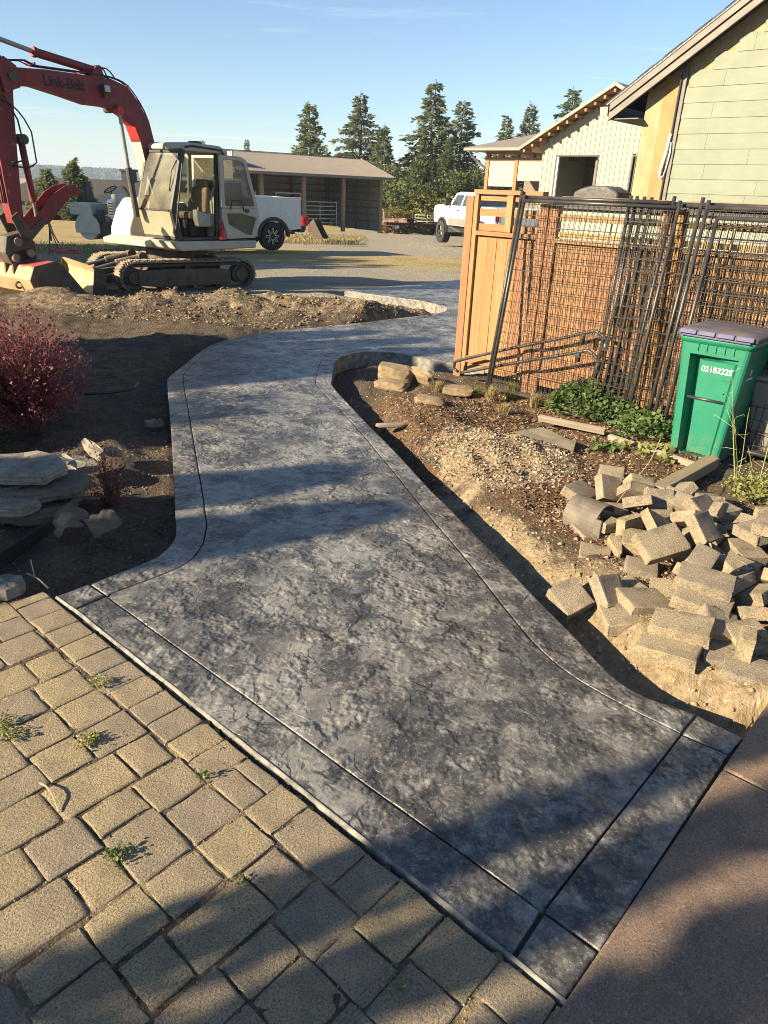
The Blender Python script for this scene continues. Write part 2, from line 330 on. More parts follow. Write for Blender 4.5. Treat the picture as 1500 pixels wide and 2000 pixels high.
PO = np.array((0.5004, 1.1106)); PU = np.array((-0.7528, 0.6583)); PV = np.array((-0.6583, -0.7528))   # paving grid
HD = -PU; HN = PV                                                                                     # house grid: along the walls, out of the walls
def terrain(Y):
    Y = np.asarray(Y, float)
    return -0.02*np.clip(Y-14, 0, 36) - 0.055*np.clip(Y-50, 0, 26) - 0.0*Y
def bed(X, Y):
    'soil height away from the walkway'
    z = terrain(Y) - 0.03
    near = 1 - sstep(13.0, 15.0, Y)
    nz = fbm(X*1.3, Y*1.3, 5)*0.034 + fbm(X*6, Y*6, 4)*0.018
    right = (X > 0.0)
    # right bed: loose soil, a pale heap of sand and gravel, a brown heap
    zr = -0.045 + nz
    zr = zr + 0.15*np.exp(-(((X-0.816)/0.42)**2 + ((Y-5.123)/0.50)**2))*(1+0.35*fbm(X*5, Y*5, 3))
    zr = zr + 0.11*np.exp(-(((X-0.371)/0.38)**2 + ((Y-6.067)/0.60)**2))
    zr = zr + 0.05*np.exp(-(((X-1.35)/0.8)**2 + ((Y-3.4)/0.9)**2))
    # left bed: dug out near the walkway, spoil ridge behind
    zl = -0.11 + nz*1.2 + 0.05*sstep(5.0, 9.5, Y) + 0.03*sstep(-2.0, -4.0, X)
    ridge = np.exp(-((Y-(11.75+0.10*X+0.25*fbm(X*0.5, Y*0.1, 2)))/0.75)**2)*sstep(0.75, -0.4, X)*sstep(-7.5, -4.5, X)
    zl = zl + ridge*(0.21+0.11*fbm(X*1.1, Y*1.1, 4)+0.05*fbm(X*4, Y*4, 4))
    z_bed = np.where(Y < 9.3, np.where(right, zr, zl), zl)
    return lerp(z, z_bed, near) + (1-near)*fbm(X*0.5, Y*0.5, 3)*0.012
def ground_z(X, Y):
    X = np.asarray(X, float); Y = np.asarray(Y, float)
    z = bed(X, Y); m = (Y < 19) & (np.abs(X) < 6.5)
    if m.any():
        x, y = X[m], Y[m]; zz_ = z[m]
        d = seg_dist(x, y, out_c); ins = inside(x, y, out_c)
        tr = -0.17 + 0.012*fbm(x*5, y*5, 3)
        zz_ = np.where(y < 15.2, lerp(np.minimum(tr, zz_), zz_, sstep(0.10, 0.40, d + 0.05*fbm(x*3, y*3, 3))), lerp(-0.06, zz_, sstep(0.0, 0.5, d)))
        zz_ = np.where(ins, -0.20, zz_)
        u = (x-PO[0])*PU[0] + (y-PO[1])*PU[1]; v = (x-PO[0])*PV[0] + (y-PO[1])*PV[1]
        pv = sstep(-0.03, 0.0, v)*sstep(2.90, 2.80, u)*(u > -0.4)
        zz_ = lerp(zz_, np.where(v > 0.0, -0.0058, -0.1) + 0.004*fbm(x*30, y*30, 2), pv*(~ins))
        sl = (u < 0.05) & (v > -1.65)
        zz_ = np.where(sl, -0.12, zz_)
        z[m] = zz_
    return z
def gz(x, y): return float(ground_z(np.array([x]), np.array([y]))[0])

def axis(lo, hi, step, far_lo, far_hi, grow=1.13):
    a = list(np.arange(lo, hi+1e-6, step)); s = step
    while a[-1] < far_hi: s *= grow; a.append(a[-1]+s)
    s = step
    while a[0] > far_lo: s *= grow; a.insert(0, a[0]-s)
    return np.array(a)
gx = axis(-4.6, 3.6, 0.042, -2600, 2600); gy = axis(0.9, 9.0, 0.042, -300, 16, 1.02)
gy2 = axis(gy[-1]+0.12, 22, 0.14, gy[-1]+0.1, 4200, 1.12); gy = np.r_[gy, gy2]
GX, GY = np.meshgrid(gx, gy); GZ = ground_z(GX.copy(), GY.copy())
me = bpy.data.meshes.new('ground'); nx_, ny_ = len(gx), len(gy)
idx = np.arange(nx_*ny_).reshape(ny_, nx_)
faces = np.stack([idx[:-1, :-1], idx[:-1, 1:], idx[1:, 1:], idx[1:, :-1]], -1).reshape(-1, 4)
me.vertices.add(nx_*ny_); me.vertices.foreach_set('co', np.stack([GX, GY, GZ], -1).ravel())
me.loops.add(faces.size); me.loops.foreach_set('vertex_index', faces.ravel())
me.polygons.add(len(faces)); me.polygons.foreach_set('loop_start', np.arange(len(faces))*4); me.polygons.foreach_set('loop_total', np.full(len(faces), 4))
me.update(); me.polygons.foreach_set('use_smooth', [True]*len(faces))
# what the ground is made of (red: soil, green: dry grass, blue: pale sand, alpha: bark mulch)
def blob(cx, cy, rx, ry, soft=0.35, k=1.6):
    r = np.hypot((GX-cx)/rx, (GY-cy)/ry) + 0.35*fbm(GX*k, GY*k, 4); return sstep(1+soft, 1-soft, r)
nzg = fbm(GX*0.12, GY*0.12, 5); soil = np.zeros_like(GX); grass = np.zeros_like(GX); sand = np.zeros_like(GX); mulch = np.zeros_like(GX)
soil = np.where(GY < 13.6+0.5*nzg, 1.0, 0.0)*sstep(14.0, 13.0, GY + 0.4*fbm(GX*0.8, GY*0.8, 4))
soil = np.maximum(soil, 0)
sand = np.maximum(blob(0.823, 5.182, 0.50, 0.62), 0)
tri = seg_dist(GX, GY, np.array([(0.395, 4.284), (0.735, 3.648), (0.953, 2.955), (1.238, 2.564), (1.518, 2.31)]), False)
sand = np.maximum(sand, sstep(0.42, 0.05, tri + 0.14*fbm(GX*2.4, GY*2.4, 4))*0.9*(GX > 0.2)*(GY < 6))
sand = np.maximum(sand, blob(1.5, 2.7, 0.8, 0.9)*0.8)
UU = (GX-PO[0])*PU[0]+(GY-PO[1])*PU[1]; VV = (GX-PO[0])*PV[0]+(GY-PO[1])*PV[1]; joint = ((VV > -0.01) & (UU < 2.84) & (UU > -0.3) & (VV < 2)); sand = np.where(joint, 0.46+0.25*fbm(GX*6, GY*6, 3), sand)
mulch = np.maximum(blob(1.0, 5.0, 1.2, 1.9, 0.4), blob(0.194, 6.283, 0.55, 0.8))*(1-sand)*(GX > -0.3)
mulch = np.where(joint, 0, mulch); mulch = np.maximum(mulch*0.8, sstep(0.5, 0.2, np.abs(GY-(11.75+0.1*GX)))*0.15*(GX < 0.9)*(GY > 9)); sand = np.maximum(sand, sstep(1.3, 0.3, np.abs(GY-(11.85+0.1*GX)))*0.5*(GX < 0.9)*(GX > -6)*(GY > 9))
grass = sstep(0.05, 0.45, nzg + 0.25*(GX < -6) + 0.5*sstep(30, 60, GY)*sstep(-3, -14, GX))*sstep(16, 26, GY)
grass = np.maximum(grass, sstep(15.687-1.2, 15.687, GY)*sstep(18.918+2, 18.918, GY)*0.36)
grass = np.maximum(grass, sstep(60, 120, GY))
grass = np.maximum(grass, sstep(-9, -13, GX + 2*nzg)*sstep(14, 20, GY))
ca = me.color_attributes.new('cover', 'FLOAT_COLOR', 'POINT'); ca.data.foreach_set('color', np.stack([soil, grass, sand, mulch], -1).ravel())
def groundmat():
    n = NT('yard_ground'); n.dim = '2D'; at = n.n('ShaderNodeAttribute', attribute_name='cover'); sp = n.n('ShaderNodeSeparateColor'); n.l(at.outputs['Color'], sp.inputs[0])
    obj = n.tc.outputs['Object']; big = n.noise(0.6, 5, 0.6); fine = n.noise(45, 5, 0.7); mid = n.noise(6, 6, 0.65)
    peb = n.voro(38); pebc = n.voro(38, out=1); peb2 = n.voro(95); peb2c = n.voro(95, out=1)
    grav = n.mix(n.ramp(pebc, [(0.0, 0.0), (1.0, 1.0)]), (0.19, 0.17, 0.135), (0.40, 0.36, 0.285)); grav = n.mix(n.ramp(big, [(0.4, 0.0), (0.65, 0.6)]), grav, (0.33, 0.275, 0.185))
    grav = n.mix(n.ramp(n.noise(0.14, 5, 0.6), [(0.42, 0.0), (0.6, 0.55)]), grav, (0.25, 0.23, 0.185))
    soilc = n.mix(n.ramp(mid, [(0.32, 0.0), (0.68, 1.0)]), (0.060, 0.045, 0.032), (0.150, 0.110, 0.074)); soilc = n.mix(n.ramp(fine, [(0.52, 0.0), (0.70, 0.7)]), soilc, (0.22, 0.18, 0.125))
    soilc = n.mix(n.ramp(n.noise(1.1, 4, 0.6), [(0.45, 0.0), (0.62, 0.75)]), soilc, (0.080, 0.068, 0.055))
    soilc = n.mix(n.ramp(peb2c, [(0.86, 0.0), (0.97, 0.6)]), soilc, (0.30, 0.275, 0.235))
    straw = n.mix(n.ramp(n.noise(9, 6, 0.7), [(0.35, 0.0), (0.7, 1.0)]), (0.42, 0.315, 0.150), (0.27, 0.225, 0.105)); straw = n.mix(n.ramp(n.noise(0.5, 4, 0.6), [(0.48, 0.0), (0.66, 0.5)]), straw, (0.17, 0.165, 0.075))
    sandc = n.mix(n.ramp(n.noise(18, 5, 0.7), [(0.35, 0.0), (0.7, 1.0)]), (0.37, 0.285, 0.175), (0.215, 0.155, 0.092)); sandc = n.mix(n.ramp(peb2c, [(0.80, 0.0), (0.95, 0.8)]), sandc, (0.55, 0.50, 0.40))
    mulc = n.mix(n.ramp(n.noise(30, 5, 0.75, 0.8), [(0.36, 0.0), (0.66, 1.0)]), (0.062, 0.036, 0.022), (0.205, 0.128, 0.076)); mulc = n.mix(n.ramp(n.noise(85, 3, 0.7), [(0.60, 0.0), (0.72, 0.75)]), mulc, (0.29, 0.215, 0.135))
    def brk(sock, w=0.35): return n.math('ADD', sock, n.math('MULTIPLY', n.math('SUBTRACT', n.noise(5, 5, 0.7), 0.5), w*2), True)
    def edge(sock): return n.ramp(n.math('ADD', sock, n.math('MULTIPLY', n.math('SUBTRACT', n.noise(7, 6, 0.72), 0.5), 0.9)), [(0.42, 0.0), (0.62, 1.0)])
    c = n.mix(edge(sp.outputs[0]), grav, soilc); c = n.mix(edge(sp.outputs[1]), c, straw); c = n.mix(edge(at.outputs['Alpha']), c, mulc); c = n.mix(edge(sp.outputs[2]), c, sandc)
    h = n.math('ADD', n.math('MULTIPLY', peb, -0.7), n.math('MULTIPLY', n.noise(70, 5, 0.75), 1.2))
    nor = n.bump(n.math('ADD', h, n.math('MULTIPLY', n.noise(16, 5, 0.7), 2.2)), 0.9, 0.014)
    return n.fin(c, 0.95, nor, spec=0.15)
me.materials.append(groundmat())
ground = bpy.data.objects.new('ground', me); COL.objects.link(ground); tag(ground, 'bare soil, gravel yard and dry grass', kind='structure')

# ------------------------------------------------------------------ stamped concrete walkway
walk = thing('walkway', 'dark grey stamped concrete walkway curving through the yard', None); walk['kind'] = 'structure'
b = MB(); n = len(outline)
b.add([(x, y, -0.012) for x, y in outline] + [(x, y, -0.23) for x, y in outline], [tuple(range(n))] + [(i, n+i, n+(i+1) % n, (i+1) % n) for i in range(n)])
base = b.build('slab_edge', MT['bare'], walk); base.data.materials.append(MT['groove']); tag(base, 'bare pale concrete side of the slab')
for p in base.data.polygons:
    if len(p.vertices) > 10: p.material_index = 1
def panel(name, A, B, gap=(1, 1, 1, 1), lipB=False, step=0.04):
    'ruled panel between polylines A and B; gap flags: start, end, A side, B side. The joint edges are tooled down.'
    A = np.array(A, float); B = np.array(B, float); LA = np.hypot(*np.diff(A, axis=0).T).sum(); LB = np.hypot(*np.diff(B, axis=0).T).sum()
    n = max(6, int(max(LA, LB)/step)); A = resample(A, n=n); B = resample(B, n=n); w = np.hypot(*(A-B).T).max(); m = max(4, int(w/step))
    g = 0.0038; prof = [(0.0, -0.011), (0.0012, -0.0045), (0.005, -0.0012), (0.011, 0.0)]
    rows = []
    for i in range(n):
        t = i/(n-1); a, c = A[i], B[i]; L = np.hypot(*(c-a)) + 1e-9; e = (c-a)/L
        ts = [0, 0.0012, 0.005, 0.011] + list(np.linspace(0.011, L-0.011, m)[1:-1]) + [L-0.011, L-0.005, L-0.0012, L] if L > 0.06 else list(np.linspace(0, L, m+6))
        row = []
        for k, s_ in enumerate(ts):
            ss = min(max(s_, g if gap[2] else 0), L-(g if gap[3] else 0)) if L > 0.02 else s_
            q = a + e*ss; da, db_ = s_, L-s_; z = 0.0
            for dd, fl in ((da, gap[2]), (db_, gap[3])):
                if dd < 0.011: z = min(z, float(np.interp(dd, [p_[0] for p_ in prof], [p_[1] for p_ in prof]))*(1 if fl != 2 else 1.6))
            row.append([q[0], q[1], z])
        rows.append(row)
    # close ends: extra rows dropped into the joint
    def drop(r0, r1, f):
        r0 = np.array(r0); r1 = np.array(r1); d = r1-r0; d[:, 2] = 0; d /= (np.linalg.norm(d, axis=1, keepdims=True)+1e-9)
        o = []
        for off, z in ((g+0.002, -0.011), (g+0.0032, -0.0045), (g+0.007, -0.0012), (g+0.013, 0.0)):
            q = r0 + d*off*f; q[:, 2] = np.minimum(r0[:, 2], z); o.append(q.tolist())
        return o
    if gap[0]: rows = drop(rows[0], rows[1], 1) + rows[1:]
    if gap[1]: rows = rows[:-1] + drop(rows[-1], rows[-2], 1)[::-1]
    mb = MB(); P = np.array(rows)
    und = 0.0022*fbm(P[..., 0]*2.3, P[..., 1]*2.3, 4) + 0.0010*fbm(P[..., 0]*9, P[..., 1]*9, 3); P[..., 2] += und - 0.0015
    mb.grid(P.tolist()); o = mb.build(name, MT['stamped'], walk, smooth=True); return o
def cut(line, p):
    i = int(np.argmin(np.hypot(*(line-np.array(p)).T))); return i
JA_L, JA_LI, JA_RI, JA_R = (-1.261, 3.93), (-1.114, 3.999), (0.169, 4.33), (0.303, 4.388)
JB_L, JB_LI, JB_RI, JB_R = (-1.72, 5.408), (-1.569, 5.469), (-0.295, 5.824), (-0.193, 5.882)
KL, KLI, KRI, KR = (-2.242, 7.532), (-2.141, 8.231), (-0.773, 7.576), (-0.62, 7.724)
ol = [cut(out_l, p) for p in (JA_L, JB_L, KL)]; il = [cut(in_l, p) for p in (JA_LI, JB_LI, KLI)]
ir = [cut(in_r, p) for p in (JA_RI, JB_RI, KRI)]; orr = [cut(out_r, p) for p in (JA_R, JB_R, KR)]
nose = cut(out_l, (0.591, 11.859)); A2 = np.array
# field
fl_a = np.vstack([resample([CROSS_R, CROSS_L], 0.05), in_l[1:il[0]+1]]); fr_a = np.vstack([resample([CROSS_R, IN_TR], 0.05), in_r[1:ir[0]+1]])
panel('field_panel', fl_a, fr_a, (0, 1, 1, 1))
panel('field_panel', in_l[il[0]:il[1]+1], in_r[ir[0]:ir[1]+1])
fl_c = in_l[il[1]:]; fr_c = in_r[ir[1]:]
panel('field_panel', in_l[il[1]:il[2]+1], in_r[ir[1]:ir[2]+1], (1, 0, 1, 1), step=0.06)
panel('field_panel', in_l[il[2]:], in_r[ir[2]:], (0, 0, 1, 1), step=0.07)
panel('field_panel', np.vstack([in_l[-1:], out_l[nose+3:], A2([FAR_A])]), np.vstack([in_r[-1:], A2([(3.6, 9.3), (4.55, 10.5), (4.55, 15.0), FAR_C])]), (0, 1, 0, 0), step=0.09)
# borders
panel('border_panel', [J_L, J_R], [CROSS_L, CROSS_R], (1, 1, 1, 1))
panel('border_panel', [FRONT_L, J_L], [OUT_L[0], CROSS_L], (0, 1, 1, 1))
panel('border_panel', [J_R, FRONT_R], [CROSS_R, J_BR], (1, 1, 1, 1))
panel('border_panel', [CROSS_R, IN_TR], [J_BR, J_TR], (1, 1, 1, 1))
panel('border_panel', [IN_TR, TOP_R], [J_TR, TIP_R], (1, 1, 1, 1))
panel('border_panel', out_l[:ol[0]+1], in_l[:il[0]+1]); panel('border_panel', out_l[ol[0]:ol[1]+1], in_l[il[0]:il[1]+1])
panel('border_panel', out_l[ol[1]:nose+1], in_l[il[1]:], (1, 0, 1, 1), step=0.06)
panel('border_panel', in_r[:ir[0]+1], out_r[:orr[0]+1]); panel('border_panel', in_r[ir[0]:ir[1]+1], out_r[orr[0]:orr[1]+1])
panel('border_panel', np.vstack([in_r[ir[1]:], A2([(3.6, 9.3)])]), np.vstack([out_r[orr[1]:], A2([BACK_R])]), (1, 0, 1, 1), step=0.06)
# pale rolled lip of bare concrete along the paved side
lip = MB(); fl = resample([FRONT_L, J_L, J_R, FRONT_R], 0.03); nrm = HN
pr = [(0.005, 0.0012), (0.008, 0.0004), (0.0115, -0.003), (0.014, -0.009), (0.015, -0.05)]
wob = 0.010*fbm(fl[:, 0]*6, fl[:, 1]*4, 4)
lip.grid([[(p[0]+nrm[0]*(o-0.012+w_*(1 if o < 0.005 else 0.3)), p[1]+nrm[1]*(o-0.012+w_*(1 if o < 0.005 else 0.3)), z) for o, z in pr] for p, w_ in zip(fl, wob)])
tag(lip.build('edge_lip', MT['bare'], walk, smooth=True), 'pale rolled edge of bare concrete against the pavers')

# ------------------------------------------------------------------ brown concrete slab to the right
def uvw(u, v, z=0.0): p = PO + PU*u + PV*v; return (p[0], p[1], z)
slab = thing('patio_slab', 'reddish brown broom-finished concrete slab beside the stamped walkway', None); slab['kind'] = 'structure'
EN = np.array((1.544, 2.278)); EO = np.array((0.5, 1.108)); ed = (EN-EO)/np.hypot(*(EN-EO)); en = np.array((ed[1], -ed[0]))
jt = np.array((1.187, 1.957)); tj = float((jt-EO)@ed)
def slabpiece(t0, t1, nm):
    m = MB(); q = [EO+ed*t0-en*0.010, EO+ed*t1-en*0.010, EO+ed*t1+en*4.2, EO+ed*t0+en*4.2]
    m.add([(p[0], p[1], z) for z in (-0.14, 0.006) for p in q], [(0,1,2,3),(4,7,6,5),(0,4,5,1),(1,5,6,2),(2,6,7,3),(3,7,4,0)])
    return m.build(nm, MT['brown_slab'], slab, bevel=0.012, seg=3)
slabpiece(-1.6, tj-0.0025, 'slab_panel'); slabpiece(tj+0.0025, 2.2, 'slab_panel')

# ------------------------------------------------------------------ tan concrete pavers, each one a piece
patio = thing('paver_patio', 'tan tumbled concrete pavers laid in a random pattern', None); patio['kind'] = 'structure'
RECTS = [(267,260,1.8,16.7),(260,246.6,1.8,16.7),(246.6,233,1.8,16.7),(233,219.5,1.8,16.7),(219.5,205.6,1.8,16.7),(205.6,192.4,1.8,16.7),(192.4,179.2,1.8,16.7),(179.2,166,1.8,16.7),(166,153.6,1.8,16.7),(153.6,140.9,1.8,16.7),(140.9,128.3,1.8,16.7),(128.3,116,1.8,16.7),
 (116,98.8,1.8,7.7),(116,98.8,7.9,16.9),(98.8,86,1.8,16.7),(86,61,1.8,16.4),(61,48.4,1.8,16.6),(48.4,33,1.6,20.2),(32.6,15.5,1.4,16.6),(15.3,-0.4,1.0,12.8),(48,31.5,20.6,32.8),(31.2,15,16.9,33),
 (238.5,220.5,18,34.8),(218.8,202,18,30),(201.4,184,18.2,34.4),(183.8,166.6,18.2,34.4),(166.2,149.6,17.6,35.4),(149.2,132.8,18,30.2),(131.8,115.6,17.2,33.9),(115.2,98,17.2,33.2),(97.6,82,17.2,33.2),(81.2,65.2,18,29.6),(64.6,48.3,17,33),
 (131.4,119.4,34.2,50),(118.8,97.6,33.6,50.1),(97.2,82.4,33.6,49.6),(80.6,65.2,30,53.4),(64.2,51.8,33.3,49),(51.4,35,33.2,49),(148.8,132.4,30.6,54),(165.8,150,35.8,50.2),
 (132,115.4,50.6,66),(114.8,98.6,50.5,62.3),(115,98.8,62.7,85),(97.6,82.2,50.1,66),(97.2,85.6,66.4,82.2),(80.8,65.6,53.8,65.4),(84.8,64,66,84),(64.2,51.8,49.4,66),
 (238.5,220.5,35.2,51),(219,202,30.4,52),(201.4,184.2,34.8,58),(183.8,166.4,34.8,51)]
occ = set(); CU, CV = 4.15, 4.1
NU, NV = 70, 42
pl = []
for (a, b_, c, d) in RECTS:
    pl.append((min(a, b_), max(a, b_), c, d))
    for i in range(int(round(min(a, b_)/CU)), int(round(max(a, b_)/CU))):
        for j in range(int(round((c-1.5)/CV)), int(round((d-1.0)/CV))): occ.add((i, j))
rp = random.Random(11)
for j in range(0, NV):
    for i in range(-3, NU-6):
        if (i, j) in occ: continue
        opts = [(4,4),(4,3),(3,4),(4,6),(6,4),(4,4),(4,6)]; rp.shuffle(opts)
        for (w_, h_) in opts + [(3,3),(2,4),(4,2),(3,2),(2,3),(2,2),(1,4),(4,1),(1,3),(3,1),(1,2),(2,1),(1,1)]:
            if all((i+a, j+c) not in occ for a in range(w_) for c in range(h_)): break
        for a in range(w_):
            for c in range(h_): occ.add((i+a, j+c))
        if w_*h_ >= 4: pl.append((i*CU, (i+w_)*CU, j*CV+1.4, (j+h_)*CV+1.4))
nd = len(RECTS)
for it in range(2):
    for k in range(nd, len(pl)):
        a, b_, c, d = pl[k]
        for j, (e, f, g, h) in enumerate(pl):          # trim where it runs into a neighbour
            if j == k: continue
            ox, oy = min(b_, f)-max(a, e), min(d, h)-max(c, g)
            if ox > 0.05 and oy > 0.05:
                if ox < oy:
                    if a < e: b_ = e
                    else: a = f
                elif c < g: d = g
                else: c = h
        for side_ in range(4):                         # grow into small leftover gaps
            best = 3.6
            for j, (e, f, g, h) in enumerate(pl):
                if j == k: continue
                if side_ < 2 and min(d, h)-max(c, g) > 1.0:
                    gap_ = (e-b_) if side_ == 0 else (a-f)
                elif side_ >= 2 and min(b_, f)-max(a, e) > 1.0:
                    gap_ = (g-d) if side_ == 2 else (c-h)
                else: continue
                if gap_ > -0.06: best = min(best, max(gap_, 0.0))
            if best < 3.6:
                if side_ == 0: b_ += best
                elif side_ == 1: a -= best
                elif side_ == 2: d += best
                else: c -= best
        pl[k] = (a, b_, c, d)
pl = [q for q in pl if q[1]-q[0] > 3 and q[3]-q[2] > 3]
def paver_mesh(w, d, seed, h=0.06, nx=9, ny=8, rough=1.0):
    r = np.random.default_rng(seed); m = MB(); rows = []
    def pt(s_, t_):
        # rounded, slightly tumbled top
        x = (s_-0.5)*w; y = (t_-0.5)*d; ex = 0.5*w-abs(x); ey = 0.5*d-abs(y); e = min(ex, ey)
        z = -0.0045*math.exp(-e/0.0024) - 0.003*math.exp(-math.hypot(ex, ey)/0.010)
        return x, y, z
    ss = [0, 0.015, 0.05] + list(np.linspace(0.14, 0.86, nx-6)) + [0.95, 0.985, 1]; tt = [0, 0.025, 0.07] + list(np.linspace(0.16, 0.84, ny-6)) + [0.93, 0.975, 1]
    o = r.random(2)*50
    for s_ in ss:
        row = []
        for t_ in tt:
            x, y, z = pt(s_, t_); k = rough*0.0034
            jx = k*float(vnoise(np.array(x*130+o[0]), np.array(y*130+o[1]))); jy = k*float(vnoise(np.array(x*90+o[1]+9), np.array(y*90+o[0]))); jz = 0.7*k*float(vnoise(np.array(x*60+o[0]+30), np.array(y*60)))
            row.append((x+jx, y+jy, z+jz))
        rows.append(row)
    m.grid(rows); N_ = len(tt); M_ = len(ss)
    ring_ = [(i, 0) for i in range(M_)] + [(M_-1, j) for j in range(1, N_)] + [(i, N_-1) for i in range(M_-2, -1, -1)] + [(0, j) for j in range(N_-2, 0, -1)]
    b0 = len(m.v); top = [i*N_+j for i, j in ring_]
    for q in top: x, y, z = m.v[q]; m.v.append((x*0.995, y*0.995, -h))
    L_ = len(top); m.f += [(top[k], b0+k, b0+(k+1) % L_, top[(k+1) % L_]) for k in range(L_)] + [tuple(b0+k for k in range(L_))]
    me_ = m.mesh('paver', True); bm = bmesh.new(); bm.from_mesh(me_); bmesh.ops.recalc_face_normals(bm, faces=bm.faces); bm.to_mesh(me_); bm.free(); me_.set_sharp_from_angle(angle=RAD(32)); return me_
pcache = {}
ang_u = math.atan2(PU[1], PU[0])
for k, (a, b_, c, d) in enumerate(pl):
    um, vm = (a+b_)/200, (c+d)/200; U = 1.0313*um + 0.0282*vm + 0.023; Vv = 1.077*vm + 0.003
    w_, h_ = (b_-a)/100*1.0313 - 0.0030, (d-c)/100*1.077 - 0.0030
    if Vv > 1.75 or U > 2.80: continue
    key = (round(w_/0.006), round(h_/0.006), k % 3)
    if key not in pcache: me_ = paver_mesh(w_, h_, k); me_.materials.append(MT['paver']); pcache[key] = me_
    p = uvw(U, Vv); o = link_mesh('paver', pcache[key], patio, (p[0], p[1], 0.0008+rp.uniform(-0.0025, 0.002)), (rp.uniform(-.006, .006), rp.uniform(-.006, .006), ang_u + rp.uniform(-.008, .008) + (math.pi if rp.random() < .5 else 0)))

# ------------------------------------------------------------------ house, sheds behind the fence
ANG = math.atan2(HD[1], HD[0])
def wood(name, c1, c2, rough=0.75, sc=3.0, rnd=0.12, axis=2):
    n = NT(name); st = [14.0, 14.0, 14.0]; st[axis] = 0.8
    g = n.noise(sc, 6, 0.65, 0.6, stretch=tuple(st)); c = n.mix(n.ramp(g, [(0.3, 0.0), (0.72, 1.0)]), c1, c2)
    c = n.hsv(c, n.rand(0.492, 0.508), 1.0, n.rand(1-rnd, 1+rnd)); c = n.mix(n.ramp(n.noise(2.5, 4, 0.6), [(0.55, 0.0), (0.8, 0.35)]), c, tuple(v*0.5 for v in c2))
    return n.fin(c, rough, n.bump(g, 0.35, 0.004), spec=0.25)
MT['cedar'] = wood('stained_cedar', (0.34, 0.188, 0.090), (0.225, 0.112, 0.050))
MT['cedar_h'] = wood('stained_cedar_rail', (0.34, 0.188, 0.090), (0.225, 0.112, 0.050), axis=0)
MT['fir'] = wood('raw_fir', (0.42, 0.275, 0.135), (0.31, 0.185, 0.08), axis=0)
MT['siding'] = plain('sage_green_siding', (0.172, 0.195, 0.140), (0.158, 0.180, 0.128), 0.65, 1.5, 0.25, 40, 0.002, rnd=0.03, stretch=(1, 8, 8))
MT['fascia'] = plain('taupe_fascia_paint', (0.145, 0.128, 0.105), (0.118, 0.104, 0.088), 0.55, 2, 0.2, 60, 0.002, stretch=(0.6, 8, 8))
MT['ply'] = plain('bare_plywood', (0.33, 0.215, 0.095), (0.26, 0.155, 0.06), 0.8, 2.5, 0.3, 40, 0.003, stretch=(3, 3, 0.8))
MT['osb'] = plain('weathered_plywood', (0.33, 0.26, 0.145), (0.285, 0.20, 0.10), 0.8, 4, 0.3, 40, 0.003, stretch=(3, 3, 0.8))
MT['shingle'] = plain('dark_roof_shingle', (0.035, 0.032, 0.034), (0.06, 0.05, 0.048), 0.9, 20, 0.6, 90, 0.006)
MT['white_metal'] = plain('white_painted_metal', (0.74, 0.74, 0.70), (0.64, 0.64, 0.60), 0.45, 3, 0.1, 30)
MT['soffit'] = plain('soffit_paint', (0.17, 0.155, 0.13), (0.14, 0.125, 0.105), 0.7, 3, 0.1, 30)
MT['cream_wall'] = plain('cream_board_siding', (0.33, 0.325, 0.25), (0.305, 0.30, 0.23), 0.7, 2, 0.15, 40, 0.002)
MT['roof_metal'] = plain('taupe_roof_metal', (0.215, 0.185, 0.150), (0.185, 0.160, 0.132), 0.42, 2, 0.1, 40, 0.002)
MT['dark_room'] = plain('shed_inside', (0.20, 0.17, 0.13), (0.15, 0.125, 0.10), 0.9, 3, 0.2, 20)
MT['dark_frame'] = plain('dark_window_frame', (0.045, 0.042, 0.040), None, 0.5, 6, 0.1, 40)
MT['shade_cloth'] = plain('cream_shade_cloth', (0.38, 0.36, 0.28), (0.355, 0.335, 0.26), 0.9, 2, 0.1, 200, 0.001)

HW = (3.642, 10.7, 1.954)
def HL(x, z, y=0.0): return (x, y, z)
house = thing('house', 'sage green lap-sided house gable with taupe fascia and a bare plywood strip', 'house', (HW[0], HW[1], -0.1), ANG)
S_ = 10.7/9.3; ZB = 0.1        # metric size of the gable; house base lies 0.1 below the walkway
def hz(z): return z + ZB
pitch = 0.154*S_; z0 = 1.954 + (2.049-1.9334)*S_ + ZB
SL = 0.685; def_z = lambda x: hz(1.9334*0 + 1.954 + (3.262-1.9334)*S_ + (x-0.128*S_)*SL)   # underside of the rake
zlow = z0 - 12*pitch; rs = random.Random(4)
for k in range(30):
    za = zlow + k*pitch; zb = za + pitch
    x0 = 0.033
    xs = max(x0, (zb+0.10-def_z(0))/SL) if zb+0.1 > def_z(x0) else x0
    if xs > 3.2: break
    cuts = {8: [0.95], 11: [1.15], 12: [0.46, 2.2], 13: [0.98], 14: [0.42, 1.9], 15: [1.26], 16: [0.42], 17: [1.2], 18: [0.5], 19: [0.98]}.get(k, [rs.uniform(0.4, 1.6)]) + [3.3]
    a = xs
    for c_ in sorted(cuts):
        if c_ < a + 0.12: continue
        m = MB(); m.add([(a+0.0015, -0.012, za), (c_-0.0015, -0.012, za), (c_-0.0015, -0.003, zb+0.012), (a+0.0015, -0.003, zb+0.012), (a+0.0015, 0.004, za), (c_-0.0015, 0.004, za), (c_-0.0015, 0.004, zb+0.012), (a+0.0015, 0.004, zb+0.012)],
              [(0,1,2,3),(4,7,6,5),(0,4,5,1),(1,5,6,2),(2,6,7,3),(3,7,4,0)])
        m.build('siding_board', MT['siding'], house); a = c_
